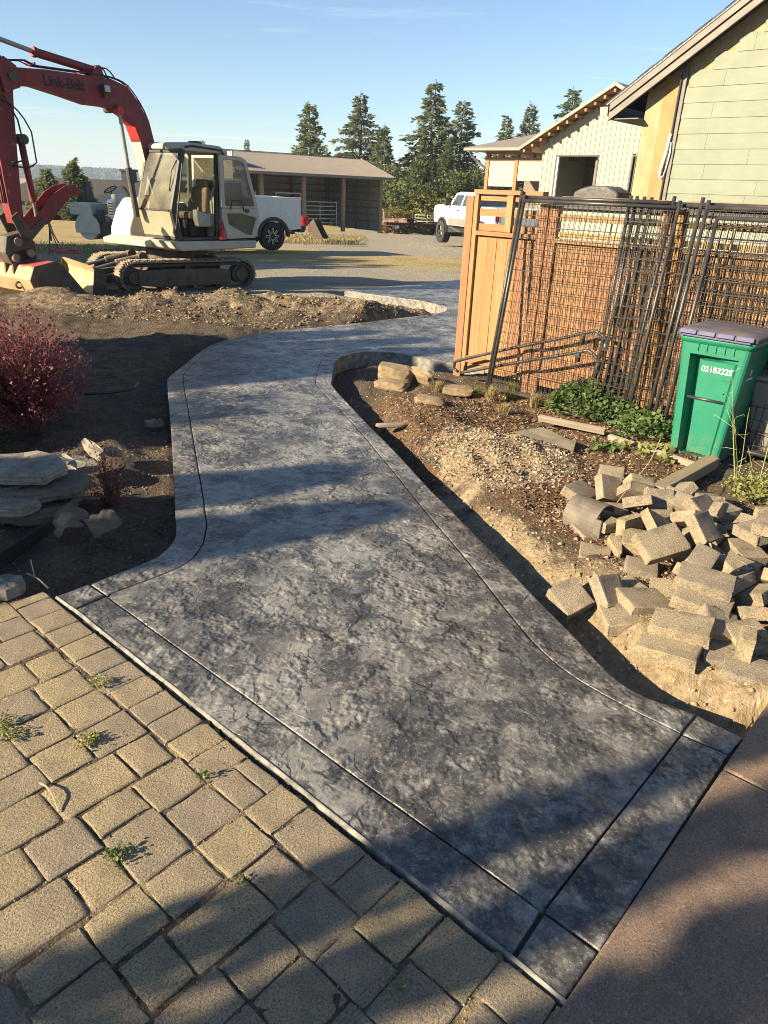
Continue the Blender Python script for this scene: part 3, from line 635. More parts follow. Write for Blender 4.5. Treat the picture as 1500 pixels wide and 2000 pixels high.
m = MB(); m.prism([(-0.47, 0), (6.5, 0), (6.5, def_z(2.9)), (2.9, def_z(2.9)+0.05), (-0.47, def_z(-0.47)+0.05)], (0, 0.012, 0), (1,0,0), (0,0,1), 0.0, -0.12, az=(0,-1,0)); m.build('wall_core', MT['osb'], house)
m = MB(); m.bb(-0.47, -0.25, 0.0, 0.011, 0.4, def_z(-0.3)-0.02); m.build('plywood_sheet', MT['osb'], house)
m = MB(); m.bb(-0.25, -0.03, -0.004, 0.011, 0.4, def_z(-0.1)-0.02); m.build('plywood_sheet', MT['ply'], house)
m = MB(); m.bb(-0.030, 0.030, -0.030, 0.012, 0.0, def_z(0)+0.02); m.build('corner_trim', MT['fascia'], house, bevel=0.004)
m = MB(); m.bb(-0.47, -0.46, 0.012, 7.0, 0.0, def_z(-0.47)); m.build('side_wall', MT['siding'], house)
OV = 0.20
def rake(x0, x1, zlo, zhi, y0, y1, mat, nm):
    m = MB(); za, zb = def_z(x0), def_z(x1); m.add([(x0, y, za+d) if i in (0, 3) else (x1, y, zb+d) for y in (y0, y1) for i, d in ((0, zlo), (1, zlo), (2, zhi), (3, zhi))], [(0,1,2,3),(4,7,6,5),(0,4,5,1),(1,5,6,2),(2,6,7,3),(3,7,4,0)]); return m.build(nm, mat, house, bevel=0.004)
XE = -0.885
rake(XE, 3.3, 0.0, 0.105, -OV-0.02, -OV+0.02, MT['fascia'], 'fascia_board'); rake(XE+0.01, 3.3, 0.108, 0.20, -OV-0.045, -OV+0.02, MT['fascia'], 'fascia_board')
rake(XE-0.03, 3.3, 0.203, 0.214, -OV-0.06, -OV+0.05, MT['white_metal'], 'drip_edge'); rake(XE-0.05, 3.3, 0.2165, 0.246, -OV-0.05, 7.0, MT['shingle'], 'shingle_roof')
rake(XE+0.04, 3.3, 0.11, 0.16, -OV+0.021, 0.0, MT['soffit'], 'rake_soffit')
for i in range(13):          # stepped shingle courses seen on the edge of the rake
    xa = XE + 0.02 + i*0.32
    if xa > 2.9: break
    rake(xa, xa+0.20, 0.2468, 0.256, -OV-0.046, 0.3, MT['shingle'], 'shingle')
m = MB(); m.add([(XE+0.02, -OV+0.02, def_z(XE)+0.02), (-0.47, -OV+0.02, def_z(XE)+0.02), (-0.47, 7, def_z(XE)+0.02), (XE+0.02, 7, def_z(XE)+0.02), (XE+0.02, -OV+0.02, def_z(XE)+0.032), (-0.47, -OV+0.02, def_z(XE)+0.032), (-0.47, 7, def_z(XE)+0.032), (XE+0.02, 7, def_z(XE)+0.032)], [(0,3,2,1),(4,5,6,7),(0,1,5,4),(1,2,6,5),(2,3,7,6),(3,0,4,7)]); m.build('eave_soffit', MT['soffit'], house)
m = MB(); m.bb(XE-0.012, XE+0.012, -OV, 7, def_z(XE)+0.02, def_z(XE)+0.20); m.build('eave_fascia', MT['fascia'], house)
m = MB(); m.prism([(0, 0), (-0.11, 0.02), (-0.12, 0.11), (-0.005, 0.11)], (XE-0.013, -OV-0.03, def_z(XE)+0.06), (1,0,0), (0,0,1), 0, -7, az=(0,-1,0)); m.build('gutter', MT['roof_metal'], house)
m = MB(); m.tube([(-0.035, -0.045, 0.3), (-0.035, -0.045, def_z(0)-0.1)], 0.014, 8); m.build('conduit', MT['dark_frame'], house)
m = MB(); m.tube([(-0.045, -0.05, 2.72), (-0.06, -0.05, 2.55), (-0.10, -0.05, 2.30), (-0.105, -0.05, 2.22), (-0.075, -0.05, 2.19), (-0.04, -0.05, 2.22), (-0.025, -0.05, 2.35), (-0.01, -0.05, 2.5), (-0.02, -0.05, 2.62)], [0.02, 0.018, 0.018, 0.014, 0.010, 0.010, 0.010, 0.010, 0.006], 6); m.build('hanging_strap', MT['white_metal'], house)
m = MB(); m.add([(-0.55, 0.6, def_z(-0.55)+0.245), (-0.2, 0.6, def_z(-0.2)+0.245), (-0.2, 1.0, def_z(-0.2)+0.245), (-0.55, 1.0, def_z(-0.55)+0.245), (-0.52, 0.55, def_z(-0.55)+0.33), (-0.15, 0.62, def_z(-0.2)+0.37), (-0.15, 0.98, def_z(-0.2)+0.37), (-0.52, 0.98, def_z(-0.55)+0.33)], [(0,1,2,3),(4,7,6,5),(0,4,5,1),(1,5,6,2),(2,6,7,3),(3,7,4,0)]); m.build('roof_vent', MT['white_metal'], house, bevel=0.02)

# --- cream shop building
GW = (6.913, 38, 2.1); K = 38/30
shop = thing('shop_building', 'cream board-and-batten shop with exposed rafter tails and a large dark opening', 'building', (GW[0], GW[1], GW[2]-3.2), ANG)
zb_ = lambda z: (z-2.037)*K + 3.2
ev = zb_(3.655); sl = 0.545; X0 = -0.067*K; WX = 9.0; ox0, ox1, oz1 = 0.515*K, 2.25*K, zb_(3.24); PKX = 3.5
top = lambda x: ev + sl*(min(x, 2*PKX-x)-X0)
def wallp(poly, nm='wall'): m = MB(); m.prism(poly, (0,0,0), (1,0,0), (0,0,1), 0, -0.14, az=(0,-1,0)); m.build(nm, MT['cream_wall'], shop)
wallp([(X0, 0), (ox0, 0), (ox0, top(ox0)), (X0, ev)]); wallp([(ox0, oz1), (ox1, oz1), (ox1, top(ox1)), (ox0, top(ox0))])
dx0, dx1 = 3.50*K, 3.66*K
wallp([(ox1, 0), (dx0, 0), (dx0, top(dx0)), (PKX, top(PKX)), (ox1, top(ox1))]); wallp([(dx0, oz1+0.05), (dx1, oz1+0.05), (dx1, top(dx1)), (dx0, top(dx0))]); wallp([(dx1, 0), (PKX*2+0.1, 0), (PKX*2+0.1, ev), (dx1, top(dx1))])
x = X0+0.06; bp = 0.183*K
while x < 6.8:
    lo = 0.0 if (x < ox0-0.02 or (x > ox1+0.02 and not dx0-0.02 < x < dx1+0.02)) else oz1
    m = MB(); m.bb(x-0.02, x+0.02, -0.022, -0.001, lo, top(x)-0.02); m.build('batten', MT['cream_wall'], shop); x += bp
for a, b_ in ((ox0, ox1), (dx0, dx1)):
    w_ = 0.11; m = MB(); m.bb(a, a+w_*0.5, -0.03, 0.14, 0, oz1); m.bb(b_-w_*0.4, b_, -0.03, 0.14, 0, oz1); m.bb(a+w_*0.5, b_-w_*0.4, -0.03, 0.14, oz1-0.07, oz1); m.build('opening_frame', MT['dark_frame'], shop)
m = MB(); m.bb(ox0+0.06, ox0+0.15, 0.0, 0.13, 0, oz1-0.08); m.build('jamb', MT['white_metal'], shop)
m = MB(); m.bb(-0.2, 8, 4.2, 4.3, 0, 6); m.bb(ox1-0.3, ox1-0.1, 0.3, 4.1, 0, 5); m.build('inner_wall', MT['dark_room'], shop)
for k in range(6): m = MB(); m.bb(0, 8, 4.12, 4.2, 0.9+k*0.85, 0.96+k*0.85); m.build('girt', MT['fir'], shop)
m = MB(); m.bb(X0, X0+0.1, 0.14, 9, 0, ev-0.05); m.build('side_wall', MT['cream_wall'], shop)
xe = -0.774*K; m = MB(); zt = lambda x: ev + sl*(x-X0) + 0.10
m.add([(xe, -0.75, zt(xe)), (PKX, -0.75, zt(PKX)), (PKX, 9, zt(PKX)), (xe, 9, zt(xe)), (xe, -0.75, zt(xe)+0.16), (PKX, -0.75, zt(PKX)+0.16), (PKX, 9, zt(PKX)+0.16), (xe, 9, zt(xe)+0.16)], [(0,3,2,1),(4,5,6,7),(0,1,5,4),(1,2,6,5),(2,3,7,6),(3,0,4,7)]); m.build('roof', MT['roof_metal'], shop, bevel=0.01)
m = MB(); xq = 2*PKX-xe; m.add([(PKX, -0.75, zt(PKX)), (xq, -0.75, zt(xe)), (xq, 9, zt(xe)), (PKX, 9, zt(PKX)), (PKX, -0.75, zt(PKX)+0.16), (xq, -0.75, zt(xe)+0.16), (xq, 9, zt(xe)+0.16), (PKX, 9, zt(PKX)+0.16)], [(0,3,2,1),(4,5,6,7),(0,1,5,4),(1,2,6,5),(2,3,7,6),(3,0,4,7)]); m.build('roof', MT['roof_metal'], shop, bevel=0.01)
for k in range(16):
    x = xe + 0.25 + k*0.42
    if x > PKX: break
    m = MB(); m.bb(x-0.05, x+0.05, -0.66, -0.03, zt(x)-0.20, zt(x)-0.08); m.build('rafter_tail', MT['cedar_h'], shop)
m = MB(); m.add([(xe, -0.70, zt(xe)-0.03), (PKX, -0.70, zt(PKX)-0.03), (PKX, 0, zt(PKX)-0.03), (xe, 0, zt(xe)-0.03)], [(0,1,2,3)]); m.build('roof_deck', MT['cedar_h'], shop)

# --- open cedar porch behind the shop
PW = (4.753, 43, 2.001); Kp = 43/34
porch = thing('covered_porch', 'cedar-post covered porch with two cream roller shades left of the shop', 'porch', (PW[0], PW[1], PW[2]-3.6), ANG)
zp = lambda z: (z-1.959)*Kp + 3.6
for x in (0.08, 1.52, 2.95): m = MB(); m.bb((x-0.10)*Kp, (x+0.06)*Kp, 0, 0.2, 0, zp(3.42)); m.build('post', MT['cedar'], porch)
m = MB(); m.bb(-0.05*Kp, 4.2*Kp, -0.02, 0.2, zp(3.13), zp(3.24)); m.build('beam', MT['cedar_h'], porch)
m = MB(); m.bb(-0.05*Kp, 4.2*Kp, -0.03, 0.2, zp(3.37), zp(3.47)); m.build('beam', MT['cedar_h'], porch)
for x in (0.8, 2.3): m = MB(); m.bb((x-0.09)*Kp, (x+0.02)*Kp, -0.01, 0.2, zp(3.24), zp(3.37)); m.build('block', MT['fir'], porch)
for a, b_, lo in ((0.16, 1.40, 2.14), (1.60, 2.90, 2.38)):
    m = MB(); m.bb(a*Kp, b_*Kp, 0.05, 0.07, zp(lo), zp(3.12)); m.build('roller_shade', MT['shade_cloth'], porch)
m = MB(); m.bb(0, 4.5*Kp, 4.0, 4.1, 0, zp(3.4)); m.build('back_wall', MT['dark_room'], porch)
m = MB(); e0, e1 = -0.72*Kp, 4.6*Kp; zr = zp(3.47); ov = -0.9
m.add([(e0, ov, zr), (e1, ov, zr), (e1, 7, zr), (e0, 7, zr), (e0, ov, zr+0.13), (e1, ov, zr+0.13), (e1, 7, zr+0.13), (e0, 7, zr+0.13), (3.6*Kp, 3.0, zr+1.5), (4.6*Kp, 3.0, zr+1.5)], [(0,3,2,1),(0,1,5,4),(3,0,4,7),(1,2,6,5),(2,3,7,6),(4,5,9,8),(5,6,9),(6,7,8,9),(7,4,8)]); m.build('hip_roof', MT['roof_metal'], porch)
m = MB(); m.tube([(e0+0.3, ov+0.1, zr), (e0+0.35, ov+0.3, zr-0.25), (-0.05, 0.0, zr-0.8)], 0.06, 6); m.build('downspout', MT['roof_metal'], porch)

# ------------------------------------------------------------------ cedar fence
FO = (0.742, 7.866)
fence = thing('cedar_fence', 'stained cedar board fence with an open slatted top, behind the wire panels', 'fence', (FO[0], FO[1], 0), ANG)
def fb(x0, x1, y0, y1, z0, z1, nm, mat='cedar', bv=0.004): m = MB(); m.bb(x0, x1, y0, y1, z0, z1); return m.build(nm, MT[mat], fence, bevel=bv)
fb(-0.016, 0.074, -0.045, 0.045, -0.25, 1.785, 'post')
fb(0.078, 0.86, -0.055, 0.05, 1.805, 1.845, 'cap_rail', 'cedar_h')
fb(0.078, 0.128, -0.040, 0.02, 0.02, 1.803, 'stile'); fb(0.462, 0.53, -0.040, 0.02, 1.468, 1.803, 'stile')
for z_a, z_b in ((1.745, 1.803), (1.605, 1.675), (1.468, 1.535)):
    fb(0.130, 0.460, -0.012, 0.012, z_a, z_b, 'slat', 'cedar_h'); fb(0.532, 0.838, -0.012, 0.012, z_a, z_b, 'slat', 'cedar_h')
fb(0.129, 0.838, -0.050, 0.02, 1.425, 1.466, 'mid_rail', 'cedar_h'); fb(0.129, 0.838, -0.035, 0.02, 0.135, 0.205, 'bottom_rail', 'cedar_h')
rf = random.Random(2)
def boards(x0, x1, z0, z1):
    x = x0
    while x < x1-0.02:
        w_ = min(rf.uniform(0.112, 0.128), x1-x); d_ = rf.uniform(-0.002, 0.003)
        fb(x+0.0015, x+w_-0.0015, -0.010+d_, 0.008+d_, z0, z1, 'plank', 'cedar', 0.003); x += w_
boards(0.131, 0.837, 0.06, 1.424)
def wide_post(x): fb(x, x+0.092, -0.055, 0.045, -0.25, 1.742, 'post'); fb(x+0.096, x+0.19, -0.040, 0.045, -0.25, 1.735, 'post')
wide_post(0.842); wide_post(2.02); wide_post(3.35)
for a, b_ in ((1.036, 2.016), (2.214, 3.346)):
    fb(a, b_, -0.014, 0.014, 1.755, 1.812, 'slat', 'cedar_h'); fb(a, b_, -0.014, 0.014, 1.605, 1.662, 'slat', 'fir'); fb(a, b_, -0.016, 0.016, 1.462, 1.510, 'slat', 'fir'); fb(a, b_, -0.045, 0.02, 1.412, 1.450, 'mid_rail', 'fir')
    fb(a, b_, -0.035, 0.02, 0.125, 0.185, 'bottom_rail', 'cedar_h'); boards(a, b_, 0.05, 1.410)

# grey-green storage shed wall seen through the open top of the fence
shed = thing('tool_shed', 'low grey-green panelled shed behind the fence', 'shed', (FO[0]+HD[0]*0.22-HN[0]*1.5, FO[1]+HD[1]*0.22-HN[1]*1.5, -0.05), ANG)
MT['shed'] = plain('grey_green_panel', (0.30, 0.315, 0.26), (0.26, 0.275, 0.225), 0.6, 2, 0.15, 30)
m = MB(); m.bb(0, 3.9, 0, 1.1, 0, 1.74); m.build('shed_body', MT['shed'], shed)
m = MB(); m.prism([(-0.06, 1.742), (3.96, 1.742), (3.96, 1.765), (2.0, 1.835), (-0.06, 1.775)], (0, -0.06, 0), (1,0,0), (0,0,1), 0, -1.25, az=(0,-1,0)); m.build('shed_roof', MT['dark_frame'], shed)
for k in range(6): m = MB(); m.bb(0.02+k*0.64, 0.62+k*0.64, -0.018, -0.002, 0.05, 1.70); m.build('shed_panel', MT['shed'], shed, bevel=0.006)
# covered grill behind the fence
grill = thing('covered_grill', 'grill under a fitted dark grey cover behind the fence', 'grill', (3.02, 11.5, -0.1), ANG)
MT['tarp'] = plain('dark_grey_cover', (0.085, 0.08, 0.072), (0.06, 0.056, 0.05), 0.6, 5, 0.5, 12, 0.03)
gz0 = 1.991 + 0.05
m = MB(); m.prism([(-0.34, 0), (0.34, 0), (0.35, gz0-0.06), (0.28, gz0-0.02), (0.14, gz0+0.035), (-0.10, gz0+0.035), (-0.26, gz0-0.01), (-0.36, gz0-0.06)], (0, -0.25, 0), (1,0,0), (0,0,1), 0, -0.5, az=(0,-1,0)); m.build('grill_cover', MT['tarp'], grill, bevel=0.04, seg=3)
for x in (-0.26, 0.26): m = MB(); m.cyl((x, -0.2, 0.0), (x, 0.2, 0.0), 0.04, 10); m.build('wheel', MT['dark_frame'], grill)

# loose pavers of the heap: size, place, tilt
HEAP = [(2,2.16,3.8,-0.02,-3.14,0.0,-1.55),(2,2.01,3.06,-0.02,-0.0,0.0,-0.55),(0,1.97,4.2,-0.02,0.0,0.0,1.17),(1,2.02,3.29,-0.02,-0.0,-0.0,2.27),(0,1.46,3.19,-0.02,0.0,0.0,0.9),(0,1.61,4.15,-0.02,-0.0,-0.0,-1.34),(1,2.02,3.6,0.02,0.2,-0.28,0.16),(1,1.49,2.88,-0.02,-0.0,-0.0,-2.35),(0,2.25,3.5,0.01,-1.57,-0.0,-2.25),(0,1.41,4.07,-0.02,0.0,-0.0,-1.38),(1,1.7,3.5,-0.02,-0.0,0.0,-1.32),(1,1.59,3.82,0.04,1.57,0.0,2.36),(0,1.96,3.97,-0.02,0.0,-0.0,2.61),(1,1.24,3.98,-0.02,-0.0,-3.14,-0.94),(2,1.79,3.07,0.04,0.0,-0.44,-0.87),(1,1.77,3.8,0.02,0.0,2.72,1.62),(0,2.15,3.42,0.01,-1.57,-0.0,2.53),(2,1.73,2.71,-0.02,0.0,-0.0,-1.68),(1,2.34,3.76,0.02,-0.46,0.0,-1.34),(2,1.96,2.9,0.03,0.18,-0.25,0.37),(1,1.68,3.97,-0.02,0.0,-0.0,-1.52),(1,1.5,3.44,-0.02,3.14,0.0,1.39),(1,1.63,3.27,0.02,-0.43,-0.0,-1.15),(1,1.43,3.77,0.04,-1.68,-0.0,0.6),(1,1.84,3.56,0.03,-2.65,0.06,1.71),(1,1.16,3.76,0.02,-0.0,-2.72,-1.02),(1,1.41,3.36,0.05,-2.92,0.26,-1.03),(0,1.73,2.91,0.03,0.0,-0.56,-1.61),(1,2.1,4.63,-0.02,3.14,-0.0,-1.08),(0,1.9,4.73,-0.02,3.14,-0.0,0.29),(1,1.72,4.2,0.03,-3.14,0.55,0.23),(0,1.51,3.7,0.05,-2.31,0.45,0.38),(1,1.38,3.0,0.02,2.67,-0.0,0.79),(0,1.28,3.62,0.02,-0.0,-0.46,1.42),(2,1.7,3.1,0.08,-0.44,-0.03,0.64),(1,1.96,3.46,0.08,-2.92,0.1,0.25),(1,2.2,3.66,0.09,0.03,-0.49,-0.12),(0,1.64,3.98,0.05,-0.0,-0.0,0.31),(1,2.18,3.43,0.11,0.0,0.0,-1.92),(1,1.32,4.4,-0.02,0.0,-0.0,-1.85),(0,2.0,3.79,0.02,-0.0,0.45,-3.12),(1,2.12,4.06,-0.02,0.0,0.0,0.63),(2,2.11,4.37,0.02,-0.07,-0.25,-1.69),(1,1.4,4.15,0.05,3.14,0.0,1.1),(1,1.82,4.32,0.03,-0.12,0.54,0.0),(0,1.86,3.59,0.12,1.24,-0.38,-2.14),(1,1.8,3.25,0.04,1.57,-0.0,2.19),(1,1.56,4.06,0.1,-0.43,-0.34,-0.32),(1,1.55,2.77,0.04,0.36,-0.31,1.47),(1,1.64,3.35,0.08,2.84,0.23,-0.61),(0,1.53,4.33,0.04,-0.57,-2.78,-0.05),(0,1.44,3.59,0.02,-0.76,0.0,-0.15),(2,1.8,4.04,0.08,0.64,0.38,1.1),(0,1.75,2.63,0.05,3.14,-0.0,0.26),(0,1.7,3.63,0.07,-0.83,0.62,1.68),(2,1.91,3.93,0.12,0.58,0.15,0.76),(1,1.87,2.78,0.12,1.29,3.08,-0.11),(2,1.18,3.57,0.06,-0.55,0.25,2.82),(1,1.22,3.38,-0.02,0.0,0.0,-1.67),(1,2.33,3.97,0.04,-1.45,1.57,0.0),(0,1.61,3.21,0.15,0.24,-0.26,0.9),(1,1.94,3.79,0.13,-1.92,-0.29,0.92),(0,1.56,4.21,0.11,-0.37,-0.7,-1.29),(1,2.06,3.67,0.12,-0.34,-3.14,-0.8),(0,1.58,2.6,0.04,-2.67,1.57,0.0),(0,1.35,3.83,-0.02,-0.0,0.0,0.6),(2,1.54,3.6,0.12,-2.61,-0.22,1.59),(0,1.47,4.55,-0.02,-3.14,0.0,-1.11),(0,1.52,4.42,0.02,0.66,0.0,0.46),(0,1.33,3.84,0.05,-0.0,0.0,0.46),(1,2.02,3.51,0.18,-0.11,0.0,1.93),(1,2.05,3.44,0.25,-0.03,0.07,2.52),(1,2.1,4.1,0.05,-0.0,-0.0,-2.72),(0,1.26,4.04,0.05,-3.14,-0.0,-0.55),(1,1.99,3.11,0.1,2.94,0.59,0.65),(1,1.86,3.29,0.04,0.6,-1.57,0.0),(0,1.63,4.31,0.12,-0.95,0.26,0.12),(1,1.72,3.17,0.2,0.5,-0.08,0.54),(1,1.25,3.16,-0.02,-0.0,3.14,-1.12),(1,1.75,3.71,0.15,-0.53,0.38,0.35),(0,1.97,4.4,0.05,-0.72,0.43,1.66)]

# ------------------------------------------------------------------ black kennel panels leaning on the fence
MT['black_tube'] = plain('black_coated_steel', (0.022, 0.022, 0.024), (0.05, 0.047, 0.044), 0.38, 8, 0.15, 60, 0.002)
MT['wire'] = plain('dark_welded_wire', (0.010, 0.009, 0.008), (0.022, 0.017, 0.012), 0.6, 10, 0, 60, spec=0.3)
def fpos(x, off, z=0.0): return (FO[0]+HD[0]*x+HN[0]*off, FO[1]+HD[1]*x+HN[1]*off, z)
def kennel_panel(x0, x1, base, topoff, hgt, label, gate=False, z=-0.03, wires=True, seed=0):
    w_ = x1-x0; lean = math.asin((base-topoff)/hgt)
    t = thing('kennel_panel', label, 'wire panel', fpos(x0, base, z), 0, 'black wire kennel panels stacked against the fence'); t.rotation_euler = (-lean, 0, ANG)
    R_ = 0.0165
    def tb(p, nm='frame_tube'): m = MB(); m.tube(p, R_, 8); return m.build(nm, MT['black_tube'], t, smooth=True)
    tb([(0, 0, -0.02), (0, 0, hgt+0.035)]); tb([(w_, 0, -0.02), (w_, 0, hgt+0.035)]); tb([(R_, 0, hgt-R_), (w_-R_, 0, hgt-R_)]); tb([(R_, 0, 0.06), (w_-R_, 0, 0.06)])
    lo, hi, zl, zh = 0.0, w_, 0.06, hgt
    if gate:
        tb([(0.10, -0.01, 0.02), (0.10, -0.01, hgt-0.09)], 'gate_tube'); tb([(0.10, -0.01, hgt-0.09), (w_-0.1, -0.01, hgt-0.09)], 'gate_tube'); tb([(0.10, -0.01, 0.84), (w_-0.1, -0.01, 0.84)], 'gate_tube')
    m = MB(); sr = random.Random(seed); k = 0
    x = lo+0.05
    while x < hi-0.02: m.tube([(x+sr.uniform(-.002, .002), 0.006, zl), (x+sr.uniform(-.004, .004), 0.006, zh-0.02+0.012)], 0.0027, 4, False); x += 0.051
    zq = zl+0.06
    while zq < zh-0.03: m.tube([(lo, 0.002, zq), (lo+w_*0.5, 0.002+sr.uniform(-.004, .004), zq-0.002), (hi, 0.002, zq)], 0.0027, 4, False); zq += 0.098
    if wires: o = m.build('wire_mesh', MT['wire'], t, fix=False); o['kind'] = 'stuff'
    return t
kennel_panel(0.645, 2.10, 0.36, 0.08, 1.86, 'outermost left black wire kennel panel, its left edge nearest the fence post', seed=1)
kennel_panel(0.705, 2.17, 0.41, 0.125, 1.83, 'second black wire kennel panel from the left, just inside the outermost one', seed=2)
for i, (a, b_) in enumerate(((1.70, 0.18), (1.76, 0.21), (1.83, 0.25), (1.90, 0.29))):
    kennel_panel(a, a+1.5, b_, 0.02+0.012*i, 1.84, ['backmost black wire kennel panel pressed against the fence boards', 'second black wire kennel panel counted from the fence boards', 'third black wire kennel panel counted from the fence boards', 'fourth black wire kennel panel counted from the fence boards'][i], seed=5+i)
kennel_panel(2.36, 3.9, 0.45, 0.16, 1.86, 'black wire kennel panel directly behind the green cart', seed=12)
kennel_panel(2.43, 3.95, 0.50, 0.22, 1.84, 'front black wire kennel panel with an inset gate and cross rail, touching the green cart', gate=True, seed=13)
# bent black tubes lying against the panels
def fp(px_list, off): return [fpos(x, off, z) for x, z in px_list]
B1 = ((0.136, 0.049), (0.07, 0.081), (0.079, 0.133), (0.157, 0.179), (0.772, 0.404), (1.32, 0.589), (1.609, 0.694), (1.682, 0.681), (1.76, 0.638))
B2 = ((0.242, 0.072), (0.617, 0.199), (1.078, 0.352), (1.397, 0.455), (1.626, 0.531), (1.68, 0.517), (1.76, 0.465))
def bent(pts, off, label, feet):
    P3 = spline(fp(pts, off), 0.03); t = thing('bent_tube', label, 'steel tube', tuple(P3[0]), 0, 'bent black tubes lying by the fence')
    o = np.array(P3[0]); m = MB(); m.tube([tuple(p-o) for p in P3], 0.016, 8); m.build('tube', MT['black_tube'], t, smooth=True)
    m = MB(); e = P3[-1]-o; m.tube([tuple(e), tuple(e+np.array((HD[0]*-0.02, HD[1]*-0.02, -0.16)))], 0.026, 8); m.build('foot_pad', MT['black_tube'], t, smooth=True)
    m = MB(); e = P3[int(len(P3)*0.86)]-o; m.tube([tuple(e), tuple(e+np.array((0, 0, -0.09)))], 0.024, 8); m.build('bracket', MT['black_tube'], t, smooth=True)
bent(B1, 0.16, 'upper bent black steel tube hooked round the foot of the fence post', 1); bent(B2, 0.26, 'lower bent black steel tube lying across the wire panel', 1)

# ------------------------------------------------------------------ green wheeled cart
def scuffed_green():
    n = NT('scuffed_green_plastic'); c = n.mix(n.ramp(n.noise(3, 4), [(0.35, 0.0), (0.7, 1.0)]), (0.009, 0.170, 0.100), (0.010, 0.145, 0.084))
    c = n.mix(n.ramp(n.noise(9, 6, 0.8, 0.5, stretch=(1, 1, 6)), [(0.60, 0.0), (0.70, 0.35)]), c, (0.10, 0.27, 0.19)); g = n.n('ShaderNodeSeparateXYZ'); n.l(n.tc.outputs['Object'], g.inputs[0])
    c = n.mix(n.math('MULTIPLY', n.ramp(g.outputs[2], [(0.02, 0.7), (0.22, 0.0)]), n.ramp(n.noise(14, 5, 0.7), [(0.42, 0.0), (0.62, 1.0)])), c, (0.17, 0.135, 0.09))
    return n.fin(c, n.math('ADD', n.math('MULTIPLY', n.noise(12, 5, 0.7), 0.35), 0.28), n.bump(n.noise(60, 4, 0.7), 0.12, 0.002))
MT['green_plastic'] = scuffed_green()
MT['lid_plastic'] = plain('violet_blue_plastic', (0.050, 0.050, 0.135), (0.075, 0.070, 0.135), 0.5, 4, 0.12, 90, 0.0015)
MT['dusty_lid'] = plain('dusty_violet_plastic', (0.11, 0.095, 0.090), (0.06, 0.055, 0.085), 0.8, 5, 0.2, 90, 0.002)
MT['white_print'] = plain('white_print', (0.78, 0.80, 0.76), None, 0.6, 8, 0, 10)
CB = (2.416, 5.371)
cart = thing('wheeled_cart', 'green wheeled waste cart with violet-blue lid and white serial number', 'waste cart', (CB[0], CB[1], -0.035), ANG)
cart.rotation_euler = (0.0, 0, ANG-0.02)
HT = 0.935
def cw(z): return 0.192 + 0.068*z/HT
def cf(z): return -0.035*z/HT
def cb_(z): return 0.40 + 0.09*z/HT
def ring_at(z, inset=0.0, r=0.035):
    w_ = cw(z)-inset; f_, k_ = cf(z)+inset, cb_(z)-inset; P_ = []
    for cx, cy, a0 in ((w_-r, f_+r, -90), (w_-r, k_-r, 0), (-w_+r, k_-r, 90), (-w_+r, f_+r, 180)):
        for a in (0, 30, 60, 90): P_.append((cx+r*math.cos(RAD(a0+a)), cy+r*math.sin(RAD(a0+a)), z))
    return P_
m = MB(); zs = [0, 0.02, 0.3, 0.6, HT]; rings = [ring_at(z) for z in zs]; N_ = len(rings[0])
for r_ in rings: m.v += r_
for i in range(len(zs)-1):
    for k in range(N_):
        if k == N_-1: continue                                   # the front is filled below with its recess
        m.f.append((i*N_+k, i*N_+(k+1) % N_, (i+1)*N_+(k+1) % N_, (i+1)*N_+k))
m.f.append(tuple(range(N_-1, -1, -1)))
# front face with a tall recessed bay
def fx(s_, z, d=0.0): return (s_*(cw(z)-0.035), cf(z)+d, z)
zl, zh, xl, xr = 0.02, 0.80, -0.80, 0.86
o_ = len(m.v); m.v += [fx(-1, 0), fx(1, 0), fx(1, HT), fx(-1, HT), fx(xl, zl), fx(xr, zl), fx(xr, zh), fx(xl, zh), fx(xl+0.10, zl, 0.11), fx(xr-0.02, zl, 0.030), fx(xr-0.02, zh-0.01, 0.028), fx(xl+0.10, zh-0.01, 0.11)]
for q in ((0,1,5,4), (1,2,6,5), (2,3,7,6), (3,0,4,7), (4,5,9,8), (5,6,10,9), (6,7,11,10), (7,4,8,11)): m.f.append(tuple(o_+i for i in q))
m.f.append(tuple(o_+i for i in (8, 9, 10, 11)))
o_ = len(m.v); m.v += [fx(-0.40, 0.03, 0.085), fx(xr-0.03, 0.03, 0.026), fx(xr-0.03, zh-0.03, 0.022), fx(-0.40, zh-0.03, 0.085), fx(-0.38, 0.04, 0.014), fx(xr-0.10, 0.04, 0.012), fx(xr-0.10, zh-0.04, 0.010), fx(-0.38, zh-0.04, 0.014)]
for q in ((0,1,5,4), (1,2,6,5), (2,3,7,6), (3,0,4,7), (4,5,6,7)): m.f.append(tuple(o_+i for i in q))
body = m.build('body', MT['green_plastic'], cart, fix=True)
m = MB(); r0 = ring_at(HT-0.055, -0.006, 0.045); r1 = ring_at(HT-0.005, -0.028, 0.05); r2_ = ring_at(HT, -0.012, 0.04); r3 = ring_at(HT-0.06, 0.004, 0.04)
for r_ in (r3, r0, r1, r2_): m.v += r_
for i in range(3):
    for k in range(N_): m.f.append((i*N_+k, i*N_+(k+1) % N_, (i+1)*N_+(k+1) % N_, (i+1)*N_+k))
rim = m.build('rim', MT['green_plastic'], cart, smooth=True)
for k in range(5): m = MB(); x = -0.12+k*0.065; m.box((x, cf(0.86)-0.003, 0.862), (0.005, 0.012, 0.07)); m.build('rib', MT['green_plastic'], rim)
